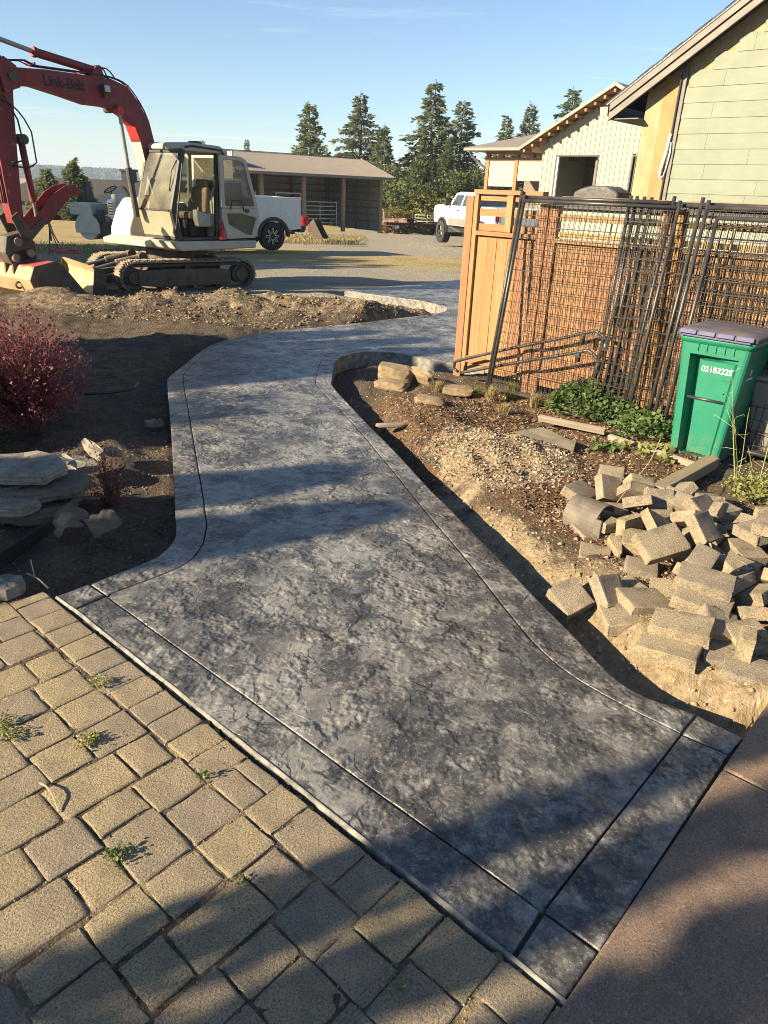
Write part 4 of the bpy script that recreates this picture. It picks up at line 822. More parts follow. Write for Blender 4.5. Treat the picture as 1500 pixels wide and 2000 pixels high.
# lid: raised dome with a skirt broken into three lips at the front
m = MB(); L0 = ring_at(HT+0.004, -0.034, 0.05); L1 = ring_at(HT+0.03, -0.030, 0.05); L2 = [(x*0.93, 0.215+(y-0.215)*0.93, HT+0.046) for x, y, z in L1]; L3 = [(x*0.6, 0.215+(y-0.215)*0.6, HT+0.053) for x, y, z in L1]
for r_ in (L0, L1, L2, L3): m.v += r_
for i in range(3):
    for k in range(N_): m.f.append((i*N_+k, i*N_+(k+1) % N_, (i+1)*N_+(k+1) % N_, (i+1)*N_+k))
m.f.append(tuple(3*N_+k for k in range(N_)))
lid = m.build('lid', MT['dusty_lid'], cart, bevel=0.006)
for k in range(4): m = MB(); x = -0.205+k*0.137; m.box((x, cf(HT)-0.034, HT+0.026), (0.122, 0.018, 0.036), R=Matrix.Rotation(-0.5, 3, 'X')); m.build('lid_lip', MT['lid_plastic'], lid, bevel=0.005)
m = MB(); m.box((0, cf(HT)-0.033, HT+0.0), (0.50, 0.022, 0.014)); m.build('lid_skirt', MT['lid_plastic'], lid, bevel=0.004)
m = MB(); m.tube([(-0.135, cf(0.47)+0.012, 0.47), (0.138, cf(0.47)+0.012, 0.47)], 0.0125, 10); m.build('lift_bar', MT['black_tube'], cart, smooth=True)
m = MB(); m.tube([(-0.24, 0.49, HT-0.05), (-0.24, 0.56, HT-0.02), (0.24, 0.56, HT-0.02), (0.24, 0.49, HT-0.05)], 0.014, 8); m.build('push_handle', MT['green_plastic'], cart, smooth=True)
def wheel_mesh(r, w, nm, parent, loc, mat, hub):
    m = MB(); prof = [(r*0.55, -w*0.5), (r*0.9, -w*0.5), (r*0.985, -w*0.38), (r, 0), (r*0.985, w*0.38), (r*0.9, w*0.5), (r*0.55, w*0.5), (r*0.5, 0), (r*0.55, -w*0.5)]
    m.lathe(prof, (0,0,0), (1,0,0), 22); o = m.build(nm, mat, parent, smooth=True); o.location = loc
    m = MB(); m.lathe([(0.0, w*0.2), (r*0.2, w*0.25), (r*0.5, w*0.1), (r*0.56, w*0.3), (r*0.56, -w*0.3), (r*0.5, -w*0.1), (r*0.2, -w*0.25), (0, -w*0.2)], (0,0,0), (1,0,0), 16); m.build('hub', hub, o, smooth=True)
MT['rubber'] = plain('black_rubber', (0.022, 0.021, 0.020), (0.035, 0.033, 0.030), 0.85, 12, 0.3, 80, 0.003)
for s_ in (-1, 1): wheel_mesh(0.125, 0.055, 'wheel', cart, (s_*0.225, 0.43, 0.128), MT['rubber'], MT['dark_frame'])
def text_mesh(name, s_, size, mat, parent, M_, extrude=0.0008, spacing=1.0, bold=0.0, shear=0.0):
    cu = bpy.data.curves.new(name, 'FONT'); cu.body = s_; cu.size = size; cu.extrude = extrude; cu.align_x = 'CENTER'; cu.align_y = 'CENTER'; cu.space_character = spacing; cu.offset = bold; cu.shear = shear; cu.resolution_u = 3
    tmp = bpy.data.objects.new(name, cu); COL.objects.link(tmp); bpy.context.view_layer.update()
    me_ = bpy.data.meshes.new_from_object(tmp.evaluated_get(bpy.context.evaluated_depsgraph_get())); bpy.data.objects.remove(tmp); bpy.data.curves.remove(cu)
    me_.name = name; me_.materials.clear(); me_.materials.append(mat); o = bpy.data.objects.new(name, me_); COL.objects.link(o); o.parent = parent; o.matrix_local = M_; return o
tilt = math.atan(0.035/HT)
text_mesh('serial_number', '02183225', 0.060, MT['white_print'], cart, Matrix.Translation((0.045, cf(0.70)+0.008, 0.70)) @ Matrix.Rotation(RAD(90)+tilt, 4, 'X'), bold=0.0008, spacing=0.95)
text_mesh('side_mark', 'E', 0.055, MT['white_print'], cart, Matrix.Translation((cw(0.72)+0.0015, 0.12, 0.70)) @ Matrix.Rotation(RAD(90), 4, 'Z') @ Matrix.Rotation(RAD(90), 4, 'X'), bold=0.001)
m = MB(); m.box((cw(0.65)+0.001, 0.13, 0.655), (0.002, 0.12, 0.012)); m.build('side_mark', MT['white_print'], cart)
# grey plastic tub behind the cart
MT['grey_plastic'] = plain('grey_plastic', (0.20, 0.19, 0.17), (0.15, 0.14, 0.125), 0.6, 4, 0.2, 40)
tubp = (2.995, 5.317)
tub = thing('grey_cart', 'grey plastic cart half hidden at the right edge behind the green cart', 'waste cart', (tubp[0]+0.16, tubp[1]+0.22, -0.04), ANG+0.1)
m = MB(); m.add([(x*(0.20 if z == 0 else 0.26), y*(0.2 if z == 0 else 0.27), z) for z in (0, 0.62) for x, y in ((-1,-1),(1,-1),(1,1),(-1,1))], [(0,3,2,1),(0,1,5,4),(1,2,6,5),(2,3,7,6),(3,0,4,7),(4,5,6,7)]); m.build('body', MT['grey_plastic'], tub, bevel=0.035, seg=3)
m = MB(); m.box((0, 0, 0.64), (0.56, 0.58, 0.035)); m.build('lid', MT['grey_plastic'], tub, bevel=0.012)
for s_ in (-1, 1): wheel_mesh(0.11, 0.05, 'wheel', tub, (s_*0.21, -0.21, 0.11), MT['rubber'], MT['grey_plastic'])

# ------------------------------------------------------------------ heap of loose pavers
SZ = [(0.178, 0.130), (0.178, 0.178), (0.270, 0.178)]; HM = {}
for k, (a, b_) in enumerate(SZ):
    for v_ in range(3):
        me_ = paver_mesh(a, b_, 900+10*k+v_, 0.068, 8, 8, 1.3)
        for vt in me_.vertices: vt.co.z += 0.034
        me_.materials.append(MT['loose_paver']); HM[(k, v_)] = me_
        # a broken one of the same size: a rough split and a knocked-off corner
        bm = bmesh.new(); bm.from_mesh(me_); rb = random.Random(k*7+v_)
        for (px_, nx2) in ((rb.uniform(-0.02, 0.03), (1, rb.uniform(-.7, .7), rb.uniform(-.25, .25))), (rb.uniform(0.02, 0.05), (-0.5, 1, rb.uniform(-.5, .5)))):
            r_ = bmesh.ops.bisect_plane(bm, geom=bm.verts[:]+bm.edges[:]+bm.faces[:], plane_co=(px_, px_*0.6, 0), plane_no=nx2, clear_outer=True); ed_ = [e for e in r_['geom_cut'] if isinstance(e, bmesh.types.BMEdge)]
            if ed_: bmesh.ops.contextual_create(bm, geom=ed_)
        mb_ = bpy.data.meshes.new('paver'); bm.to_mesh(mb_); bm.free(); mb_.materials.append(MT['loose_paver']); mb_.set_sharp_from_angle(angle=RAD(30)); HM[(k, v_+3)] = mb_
hand = ((1, 0.945, 3.088, -0.03, 0.45, -0.25, 0.5), (1, 1.131, 3.079, 0.02, 0.75, 0.2, 0.55), (2, 1.292, 3.027, 0, 0.1, 0.15, 0.3), (2, 1.358, 2.741, 0.05, 0.1, -0.12, -0.55), (2, 1.282, 2.648, -0.01, 0.06, -0.1, -0.6), (2, 1.557, 3.023, 0.13, 0.12, 0.05, -0.5), (2, 1.52, 2.931, 0.07, 0.1, 0.1, -0.55), (1, 1.501, 2.628, -0.02, 0.1, 0, -0.2), (2, 1.593, 2.499, -0.02, 0.12, 0.05, -0.5), (1, 1.646, 2.702, 0.03, 0.2, -0.1, 0.2), (0, 1.578, 4.699, 0.04, 0.25, 0, -0.35), (1, 1.44, 4.282, 0.09, 0.9, 0.3, 0.4), (2, 1.291, 4.365, 0.02, 0.35, 0.1, 0.9), (0, 1.443, 4.12, 0, 0.3, 0.1, 0.1), (2, 1.472, 3.405, 0.14, 0.55, -0.15, 0.35), (1, 1.715, 3.491, 0.2, 0.8, 0.1, 0.7), (1, 1.684, 4.061, 0.1, 0.95, 0.05, -0.1), (0, 1.793, 4.065, 0.12, 0.5, 0.2, -0.6), (1, 1.43, 3.65, 0.03, 0.2, 0.1, -0.2), (0, 1.386, 3.39, -0.01, 0.15, 0.1, -0.3), (1, 1.19, 3.576, -0.04, 0.12, 0.08, -0.3), (1, 1.151, 2.933, -0.04, 0.1, -0.1, 0.1), (2, 1.478, 3.115, 0, 0.2, -0.1, -0.35), (1, 1.234, 3.875, -0.04, 0.1, 0.05, 0.3))
HWORD = ['lying flat in the trench beside the walkway', 'tipped on edge next to the trench', 'lying flat just behind the two trench pavers', 'dark-topped one resting on another at the front of the heap', 'under the dark-topped paver at the front', 'topmost of the stack in the middle of the heap', 'second in the stack in the middle of the heap', 'set flat near the right front of the heap', 'nearest the brown slab', 'lying above the one nearest the brown slab', 'farthest back by the landscape timber', 'leaning on the plastic pipe', 'wedged against the left of the pipe', 'half under the leaning pavers inside the pipe', 'big one standing tilted in the middle', 'square one tilted high on the right of the middle', 'standing upright at the back of the middle', 'small one on the back of the heap', 'left of the big tilted one', 'small one in front of the big tilted one', 'half buried left of the heap', 'half buried at the front left', 'half buried under the stack', 'half buried in front of the pipe']
GRP = 'loose pavers dumped in a heap'
for i, (k, x, y, z, a, b_, c) in enumerate(hand):
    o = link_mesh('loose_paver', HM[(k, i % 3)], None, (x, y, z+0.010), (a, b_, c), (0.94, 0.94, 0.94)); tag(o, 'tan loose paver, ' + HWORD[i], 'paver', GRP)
hx = np.array([(h[1], h[2], h[3]) for h in hand])
for i, (k, x, y, z, a, b_, c) in enumerate(HEAP):
    if np.min(np.linalg.norm(hx-np.array((x, y, z)), axis=1)) < 0.10: continue
    if x < 1.25 + 0.0*y or y > 4.45 or (x-0.95)*0.9 < (3.1-y)*0.5: continue
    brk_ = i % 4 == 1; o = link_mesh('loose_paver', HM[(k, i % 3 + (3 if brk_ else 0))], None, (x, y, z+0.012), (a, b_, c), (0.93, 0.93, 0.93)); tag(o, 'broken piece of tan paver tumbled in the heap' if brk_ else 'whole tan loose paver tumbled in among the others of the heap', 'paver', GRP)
# curved black plastic pipe cut-off poking out of the heap
MT['black_plastic'] = plain('dusty_black_plastic', (0.085, 0.075, 0.060), (0.16, 0.135, 0.10), 0.7, 7, 0.3, 50)
PP = (1.25, 3.982)
pipe = thing('pipe_cutoff', 'dusty split black plastic pipe ring beside the loose pavers', 'pipe', (PP[0], PP[1], 0.03), 0.75)
m = MB(); P_ = []
for i in range(25):
    a = RAD(20 + i*13.2); P_.append([(r_*math.cos(a), y, r_*math.sin(a)) for r_, y in ((0.115, -0.11), (0.115, 0.11), (0.107, 0.11), (0.107, -0.11), (0.115, -0.11))])
m.grid(P_); m.build('ring', MT['black_plastic'], pipe, smooth=False)
m = MB(); m.box((-0.11, -0.13, 0.0), (0.02, 0.05, 0.12)); m.build('tab', MT['black_plastic'], pipe, bevel=0.006)

# ------------------------------------------------------------------ timber, edging boards, rubble in the right bed
MT['grey_wood'] = wood('weathered_timber', (0.27, 0.215, 0.145), (0.17, 0.135, 0.09), axis=0)
MT['pale_wood'] = wood('pale_board', (0.33, 0.28, 0.21), (0.20, 0.165, 0.12), axis=0)
def plank(nm, a, b_, w_, h_, zc, label, cat, mat, tilt=0.0, sub=1):
    a, b_ = Vector((*a, zc)), Vector((*b_, zc)); L_ = (b_-a).length; o = MB().box((0, 0, 0), (L_, w_, h_)).build(nm, MT[mat], None, bevel=min(w_, h_)*0.12); o.location = (a+b_)/2
    o.rotation_euler = (tilt, 0, math.atan2(b_.y-a.y, b_.x-a.x)); return tag(o, label, cat)
plank('landscape_timber', (1.845, 4.506), (2.498, 5.185), 0.10, 0.09, 0.0, 'weathered squared landscape timber running to the foot of the green cart', 'timber', 'grey_wood')
plank('edging_board', (1.341, 6.156), (1.845, 5.823), 0.045, 0.05, 0.01, 'pale edging board lying in front of the leafy weeds', 'board', 'pale_wood', 0.3)
plank('edging_board', (1.861, 5.756), (2.41, 5.031), 0.04, 0.06, -0.02, 'pale edging board running under the front of the green cart', 'board', 'pale_wood', 0.2)
def sheet(nm, quad, label, cat, mat, n=10, amp=0.012, th=0.004, seed=0):
    q = [np.array(p, float) for p in quad]; c0 = sum(q)/4; m = MB(); sr = np.random.default_rng(seed).random(2)*30
    for off in (0, -th):
        P_ = []
        for i in range(n+1):
            row = []
            for j in range(n+1):
                p = lerp(lerp(q[0], q[1], i/n), lerp(q[3], q[2], i/n), j/n); w_ = amp*float(fbm(np.array(p[0]*7+sr[0]), np.array(p[1]*7+sr[1]), 3))
                row.append((p[0]-c0[0], p[1]-c0[1], p[2]-c0[2]+w_+off))
            P_.append(row)
        m.grid(P_)
    o = m.build(nm, MT[mat], None, smooth=True); o.location = c0; return tag(o, label, cat)
MT['cloth'] = plain('dirty_landscape_cloth', (0.24, 0.205, 0.145), (0.16, 0.135, 0.095), 0.9, 9, 0.4, 120, 0.003)
sheet('fabric_scrap', ((1.041, 5.656, 0.03), (1.284, 5.785, 0.03), (1.51, 5.461, 0.035), (1.437, 5.23, 0.02)), 'flat strip of dirty landscape fabric on the mulch', 'fabric', 'cloth', seed=3)
MT['block'] = plain('rough_brown_block', (0.30, 0.225, 0.135), (0.16, 0.115, 0.07), 0.95, 14, 0.8, 110, 0.006)
def boulder(nm, loc, d, rz, label, cat, mat, seed, rough=0.10, group=None, tilt=(0, 0), n=3, boxy=4.0):
    bm = bmesh.new(); bmesh.ops.create_icosphere(bm, subdivisions=n, radius=1.0); r = np.random.default_rng(seed).random(3)*40
    for v in bm.verts:
        p = v.co; k = (abs(p.x)**boxy + abs(p.y)**boxy + abs(p.z)**boxy)**(-1/boxy); q = p*k
        f = 1 + rough*float(fbm(np.array(q.x*1.4+q.z*0.8+r[0]), np.array(q.y*1.4-q.z*0.6+r[1]), 4)); v.co = (q.x*d[0]/2*f, q.y*d[1]/2*f, q.z*d[2]/2*f)
    me_ = bpy.data.meshes.new(nm); bm.to_mesh(me_); bm.free(); me_.materials.append(MT[mat]); me_.polygons.foreach_set('use_smooth', [True]*len(me_.polygons)); me_.set_sharp_from_angle(angle=RAD(24))
    o = link_mesh(nm, me_, None, loc, (tilt[0], tilt[1], rz)); return tag(o, label, cat, group)
c = (0.059, 7.442); boulder('rubble_block', (c[0], c[1], 0.05), (0.36, 0.20, 0.17), -0.25, 'long brown retaining wall block lying in front of the curved kerb', 'block', 'block', 1, 0.08, 'broken wall blocks', (0.1, 0.1), boxy=7)
c = (0.025, 7.303); boulder('rubble_block', (c[0], c[1]-0.05, -0.02), (0.34, 0.22, 0.09), -0.3, 'flat brown block under the long retaining wall block', 'block', 'block', 2, 0.08, 'broken wall blocks', (0, 0), boxy=7)
c = (0.326, 7.37); boulder('rubble_block', (c[0], c[1], 0.05), (0.34, 0.09, 0.15), -0.85, 'thin slab of broken wall block standing on edge beside the long one', 'block', 'block', 3, 0.10, 'broken wall blocks', (0.5, 0.1), boxy=6)
c = (0.384, 6.395); boulder('rubble_block', (c[0], c[1], 0.05), (0.27, 0.17, 0.09), -0.2, 'brown block sunk in the mulch, nearest the walkway bend', 'block', 'block', 4, 0.08, 'broken wall blocks', (0.05, 0.1), boxy=7)
c = (0.695, 7.056); boulder('rubble_block', (c[0], c[1], 0.0), (0.32, 0.20, 0.08), -0.2, 'flat brown block partly hidden by dry grass below the wire panels', 'block', 'block', 5, 0.08, 'broken wall blocks', boxy=7)
c = (0.048, 5.798); o = boulder('driftwood_stick', (c[0], c[1], 0.0), (0.26, 0.05, 0.04), 0.15, 'short pale broken stick on the dark gravel edge', 'stick', 'pale_wood', 8, 0.2, boxy=3)

# ------------------------------------------------------------------ excavator (x forward, y to its left, z up)
MT['ex_cream'] = plain('cream_machine_paint', (0.43, 0.405, 0.325), (0.31, 0.28, 0.21), 0.5, 4, 0.12, 40, 0.003, lo=0.5, hi=0.85)
def redpaint():
    n = NT('faded_red_paint'); c = n.mix(n.ramp(n.noise(2.5, 5), [(0.3, 0.0), (0.7, 1.0)]), (0.23, 0.020, 0.022), (0.15, 0.017, 0.021))
    c = n.mix(n.ramp(n.noise(7, 7, 0.75, 0.6), [(0.61, 0.0), (0.68, 0.8)]), c, (0.36, 0.25, 0.22)); c = n.mix(n.ramp(n.noise(13, 6, 0.8), [(0.62, 0.0), (0.68, 0.9)]), c, (0.055, 0.034, 0.026))
    return n.fin(c, n.math('ADD', n.math('MULTIPLY', n.noise(9, 4), 0.35), 0.36), n.bump(n.noise(30, 4), 0.2, 0.003))
MT['ex_red'] = redpaint()
MT['ex_bright_red'] = plain('bright_paint_and_lit_red', (0.55, 0.030, 0.020), (0.46, 0.028, 0.020), 0.45, 5, 0.1, 40)  # also carries the sunlit tone of the boom underside
MT['ex_black'] = plain('black_cab_frame', (0.020, 0.020, 0.020), (0.045, 0.041, 0.036), 0.5, 8, 0.15, 50)
MT['dusty_steel'] = plain('dusty_track_steel', (0.30, 0.235, 0.155), (0.13, 0.105, 0.078), 0.8, 6, 0.5, 40, 0.006)
MT['dark_steel'] = plain('greasy_dark_steel', (0.050, 0.045, 0.038), (0.105, 0.085, 0.060), 0.7, 8, 0.4, 40, 0.005)
MT['blade'] = plain('worn_blade_steel', (0.45, 0.33, 0.18), (0.33, 0.225, 0.115), 0.7, 3, 0.35, 30, 0.006)
MT['bucket'] = None
def bucketmat():
    n = NT('worn_bucket_steel'); c = n.mix(n.ramp(n.noise(3, 6, 0.65), [(0.35, 0.0), (0.7, 1.0)]), (0.40, 0.285, 0.145), (0.27, 0.16, 0.085))
    g = n.n('ShaderNodeSeparateXYZ'); n.l(n.tc.outputs['Object'], g.inputs[0]); hi = n.ramp(n.math('ADD', g.outputs[2], n.math('MULTIPLY', n.noise(5, 5, 0.7), 0.18)), [(0.60, 0.0), (0.63, 1.0)])
    c = n.mix(hi, c, (0.33, 0.060, 0.045)); return n.fin(c, 0.68, n.bump(n.noise(35, 5), 0.4, 0.004))
MT['bucket'] = bucketmat()
MT['bucket_side'] = plain('dark_worn_bucket_side', (0.13, 0.085, 0.060), (0.075, 0.058, 0.046), 0.75, 6, 0.4, 40, 0.005)
MT['chrome'] = plain('chromed_rod', (0.34, 0.32, 0.28), (0.26, 0.24, 0.20), 0.4, 2, 0, 10, metal=0.6)
MT['hose'] = plain('black_hose', (0.016, 0.016, 0.016), (0.03, 0.028, 0.026), 0.6, 10, 0.1, 60)
MT['seat_vinyl'] = plain('tan_brown_seat', (0.30, 0.215, 0.13), (0.20, 0.14, 0.085), 0.75, 7, 0.3, 60, 0.004)
MT['grey_panel'] = plain('grey_cab_plastic', (0.40, 0.385, 0.34), (0.30, 0.29, 0.25), 0.6, 5, 0.15, 40)
MT['cab_glass'] = glass('dusty_cab_glass', (0.86, 0.88, 0.84), 0.70, (0.40, 0.37, 0.27), 0.25, 0.10, (0.20, 0.19, 0.15), 2.2)
MT['cab_glass_low'] = glass('dirty_lower_glass', (0.80, 0.82, 0.74), 0.30, (0.46, 0.41, 0.28), 0.22, 0.2, (0.34, 0.31, 0.22), 1.6)
MT['door_glass'] = glass('dusty_door_glass', (0.66, 0.68, 0.60), 0.62, (0.30, 0.27, 0.19), 0.2, 0.10, (0.16, 0.15, 0.11), 1.8)
MT['dark_glass'] = glass('tinted_glass', (0.20, 0.22, 0.22), 0.45, (0.10, 0.10, 0.09), 0.15, 0.06)
MT['lamp_lens'] = plain('lamp_lens', (0.55, 0.56, 0.54), (0.40, 0.41, 0.40), 0.2, 9, 0.3, 120)
MT['black_letter'] = plain('black_lettering', (0.012, 0.012, 0.014), None, 0.6, 5, 0, 10)
EC = (-4.34, 14.59); SW = RAD(57-37.8); EZ = -0.045
ex = thing('excavator', 'red and cream tracked excavator with open cab door, bucket resting on the ground', 'excavator', (EC[0], EC[1], EZ), RAD(180+37.8))
RSW = Matrix.Rotation(SW, 3, 'Z')
def U_(m, name, mat, parent=None, bevel=0, smooth=False, seg=2):
    m.v = [tuple(RSW @ Vector(v)) for v in m.v]; return m.build(name, MT[mat], parent or ex, bevel=bevel, smooth=smooth, seg=seg)
def side(poly, l0, l1): m = MB(); m.prism(poly, (0,0,0), (1,0,0), (0,0,1), l0, l1, az=(0,1,0)); return m
zoff = -EZ
Z = lambda P_: [(x, z+zoff) for x, z in P_]
# undercarriage
def stadium(L_, H_, n=9, x0=0.0):
    r = H_/2; P_ = []
    for i in range(n+1): a = -90 + 180*i/n; P_.append((L_/2-r+r*math.cos(RAD(a)), r+r*math.sin(RAD(a))))
    for i in range(n+1): a = 90 + 180*i/n; P_.append((-L_/2+r+r*math.cos(RAD(a)), r+r*math.sin(RAD(a))))
    return P_
def belt_path(L_, H_, n):
    P_ = np.array([(x, z - (0.02 if z > H_*0.9 and abs(x) < L_*0.3 else 0)) for x, z in stadium(L_, H_, 14)]); P_ = np.vstack([P_, P_[:1]]); return resample(P_, n=n+1)
shoe_me = None
for s_ in (1, -1):
    yc = s_*0.80
    m = MB(); O_ = stadium(2.55, 0.48, 10); I_ = stadium(2.46, 0.39, 10); I_ = [(x, z+0.045) for x, z in I_]; m.ring(O_, I_, (0, yc+0.10, 0), (1,0,0), (0,0,1), 0.0, 0.20); track = m.build('track', MT['dark_steel'], ex)
    bp_ = belt_path(2.60, 0.53, 42)
    for k in range(42):
        a, b_ = bp_[k], bp_[k+1]
        if shoe_me is None:
            mm = MB(); mm.bb(-0.066, 0.066, -0.20, 0.20, -0.010, 0.010); mm.bb(-0.060, -0.042, -0.20, 0.20, 0.010, 0.034); mm.bb(-0.008, 0.008, -0.20, 0.20, 0.010, 0.030); mm.bb(0.044, 0.060, -0.20, 0.20, 0.010, 0.030); shoe_me = mm.mesh('track_shoe'); shoe_me.materials.append(MT['dusty_steel'])
        c_ = (a+b_)/2; th = math.atan2(b_[1]-a[1], b_[0]-a[0]); o = link_mesh('track_shoe', shoe_me, track); nx = Vector((math.cos(th), 0, math.sin(th))); nz = Vector((math.sin(th), 0, -math.cos(th))); ny = nz.cross(nx)
        o.matrix_local = Matrix((( nx.x, ny.x, nz.x, c_[0]), (nx.y, ny.y, nz.y, yc), (nx.z, ny.z, nz.z, c_[1]-0.01), (0,0,0,1)))
    fr = MB(); y0, y1 = (yc+0.06*s_, yc+0.19*s_); fr.prism([(0.99, 0.13), (0.99, 0.38), (0.5, 0.40), (-0.5, 0.39), (-0.78, 0.35), (-0.79, 0.10), (0.6, 0.09)], (0,0,0), (1,0,0), (0,0,1), min(y0, y1), max(y0, y1), az=(0,1,0)); o = fr.build('track_frame', MT['dark_steel'], ex, bevel=0.015)
    m = MB(); m.bb(0.02, 0.10, yc+0.185*s_, yc+0.195*s_, 0.19, 0.27); m.build('access_hole', MT['ex_black'], o)
    for x, r_, nm in ((-1.03, 0.17, 'sprocket'), (1.05, 0.165, 'idler')):
        m = MB(); m.lathe([(0, 0.15), (r_*0.65, 0.15), (r_*0.72, 0.11), (r_, 0.09), (r_, -0.09), (0, -0.09)], (x, yc, 0.265), (0, s_, 0), 22); m.build(nm, MT['dark_steel'], ex)
    for k in range(4): m = MB(); m.cyl((0.55-k*0.37, yc-0.13, 0.10), (0.55-k*0.37, yc+0.13, 0.10), 0.07, 12); m.build('roller', MT['dark_steel'], ex)
    m = MB(); m.cyl((0.05, yc-0.12, 0.41), (0.05, yc+0.12, 0.41), 0.05, 12); m.build('roller', MT['dark_steel'], ex)
m = MB(); m.prism([(-0.75, 0.25), (0.8, 0.25), (0.6, 0.52), (-0.6, 0.52)], (0,0,0), (1,0,0), (0,0,1), -0.62, 0.62, az=(0,1,0)); m.lathe([(0.45, 0.5), (0.45, 0.68), (0.38, 0.70), (0.38, 0.5)], (0,0,0), (0,0,1), 26); m.build('car_body', MT['dark_steel'], ex, bevel=0.01)
# dozer blade with its arms and rams
bx = 1.62; prof = [(0.20, -0.02), (0.08, 0.10), (0.03, 0.22), (0.04, 0.34), (0.12, 0.46), (0.07, 0.46), (-0.02, 0.34), (-0.03, 0.20), (0.03, 0.08), (0.14, -0.02)]
m = MB(); m.prism(prof, (bx, 0, 0), (1,0,0), (0,0,1), -1.02, 1.02, az=(0,1,0)); bl = m.build('dozer_blade', MT['blade'], ex)
for s_ in (1, -1):
    m = MB(); m.prism([(-0.05, 0.05), (0.22, -0.02), (0.13, 0.47), (-0.02, 0.42)], (bx, 0, 0), (1,0,0), (0,0,1), s_*1.021 if s_ > 0 else -1.04, s_*1.04 if s_ > 0 else -1.021, az=(0,1,0)); m.build('blade_end', MT['dark_steel'], bl)
    m = MB(); m.beam((0.6, s_*0.40, 0.30), (bx+0.0, s_*0.40, 0.18), 0.12, 0.14); m.build('blade_arm', MT['dark_steel'], ex, bevel=0.01)
    m = MB(); m.cyl((0.66, s_*0.30, 0.56), (1.15, s_*0.31, 0.47), 0.055, 12); o = m.build('blade_ram', MT['dusty_steel'], ex, smooth=False); m = MB(); m.cyl((1.12, s_*0.31, 0.475), (bx+0.0, s_*0.32, 0.36), 0.03, 10); m.build('ram_rod', MT['chrome'], o)
    m = MB(); m.cyl((0.66, s_*0.30-0.08, 0.56), (0.66, s_*0.30+0.08, 0.56), 0.085, 14); m.build('ram_pivot', MT['dark_steel'], ex)
# upper structure: deck, engine house, front cowl
m = side(Z([(0.68, 0.833), (-1.45, 0.79), (-1.42, 0.65), (0.50, 0.66), (0.62, 0.70)]), 0.1, 0.93); U_(m, 'deck_skirt', 'ex_cream', bevel=0.025)
m = side(Z([(0.55, 0.80), (-1.45, 0.79), (-1.42, 0.66), (0.50, 0.66)]), -0.93, 0.098); U_(m, 'deck', 'ex_cream', bevel=0.02)
m = side(Z([(-0.50, 0.835), (-0.50, 1.50), (-0.62, 1.62), (-1.40, 1.58), (-1.58, 1.40), (-1.60, 0.835)]), -0.92, 0.84); U_(m, 'engine_house', 'ex_cream', bevel=0.05, seg=3)
m = side(Z([(0.62, 0.80), (0.60, 0.98), (0.44, 1.30), (0.25, 1.50), (-0.48, 1.52), (-0.48, 0.80)]), -0.93, -0.34); U_(m, 'front_cowl', 'ex_cream', bevel=0.05, seg=3)
m = side(Z([(0.80, 0.70), (0.82, 0.80), (0.56, 0.86), (0.50, 0.70)]), -0.90, 0.30); U_(m, 'front_bumper', 'ex_cream', bevel=0.02)
# cab
L0, L1 = -0.09, 0.86
m = side(Z([(0.29, 2.34), (0.27, 2.41), (0.15, 2.445), (-0.60, 2.43), (-0.80, 2.36), (-0.80, 2.28), (-0.62, 2.30), (0.22, 2.30)]), L0-0.02, L1+0.02); roof = U_(m, 'cab_roof', 'ex_cream', bevel=0.03, seg=3)
m = MB(); m.tube([(0.24, L1+0.03, 2.36+zoff), (0.10, L1+0.035, 2.39+zoff), (-0.62, L1+0.035, 2.36+zoff), (-0.68, L1+0.03, 2.28+zoff)], 0.016, 8); U_(m, 'rain_rail', 'ex_black', roof, smooth=True)
m = MB(); m.box((-0.45, 0.4, 2.47+zoff), (0.16, 0.22, 0.06)); U_(m, 'roof_light', 'ex_black', roof, bevel=0.02)
fz = lambda z: float(np.interp(z, [0.80, 0.88, 1.02, 1.36, 2.35], [0.44, 0.51, 0.58, 0.62, 0.27]))                        # the leaning front of the cab
def pillar(pts, w, d, nm, mat): m = MB(); m.beam(pts[0], pts[1], w, d, up=(1, 0, 0)); return U_(m, nm, mat, bevel=0.015)
for y, w_ in ((L1-0.035, 0.075), (L0+0.03, 0.06)): pillar([(fz(1.33)-0.04, y, 1.33+zoff), (fz(2.33)-0.03, y, 2.33+zoff)], w_, 0.10, 'front_pillar', 'ex_black'); pillar([(fz(0.85)-0.03, y, 0.84+zoff), (fz(1.36)-0.04, y, 1.36+zoff)], w_, 0.10, 'front_pillar', 'ex_black')
pillar([(-0.46, L1-0.04, 0.83+zoff), (-0.56, L1-0.04, 2.31+zoff)], 0.07, 0.09, 'rear_pillar', 'ex_black'); pillar([(-0.62, L0+0.03, 0.83+zoff), (-0.70, L0+0.03, 2.31+zoff)], 0.06, 0.09, 'rear_pillar', 'ex_cream'); pillar([(-0.72, L1-0.12, 0.83+zoff), (-0.76, L1-0.12, 2.31+zoff)], 0.06, 0.07, 'rear_pillar', 'ex_cream')
for z in (0.87, 1.335, 2.29): m = MB(); m.beam((fz(z), L0+0.06, z+zoff), (fz(z), L1-0.07, z+zoff), 0.05, 0.045 if z != 1.335 else 0.022); U_(m, 'front_rail', 'ex_black', bevel=0.006)
def pane(pts, nm, mat, parent=None, th=0.006, ax=(1,0,0)):
    m = MB(); n = len(pts); P_ = [Vector(p) for p in pts]; q = Vector(ax)*th; m.add(P_+[p+q for p in P_], [tuple(range(n)), tuple(range(2*n-1, n-1, -1))] + [(i, n+i, n+(i+1) % n, (i+1) % n) for i in range(n)]); return U_(m, nm, mat, parent)
ya, yb = L0+0.05, L1-0.065
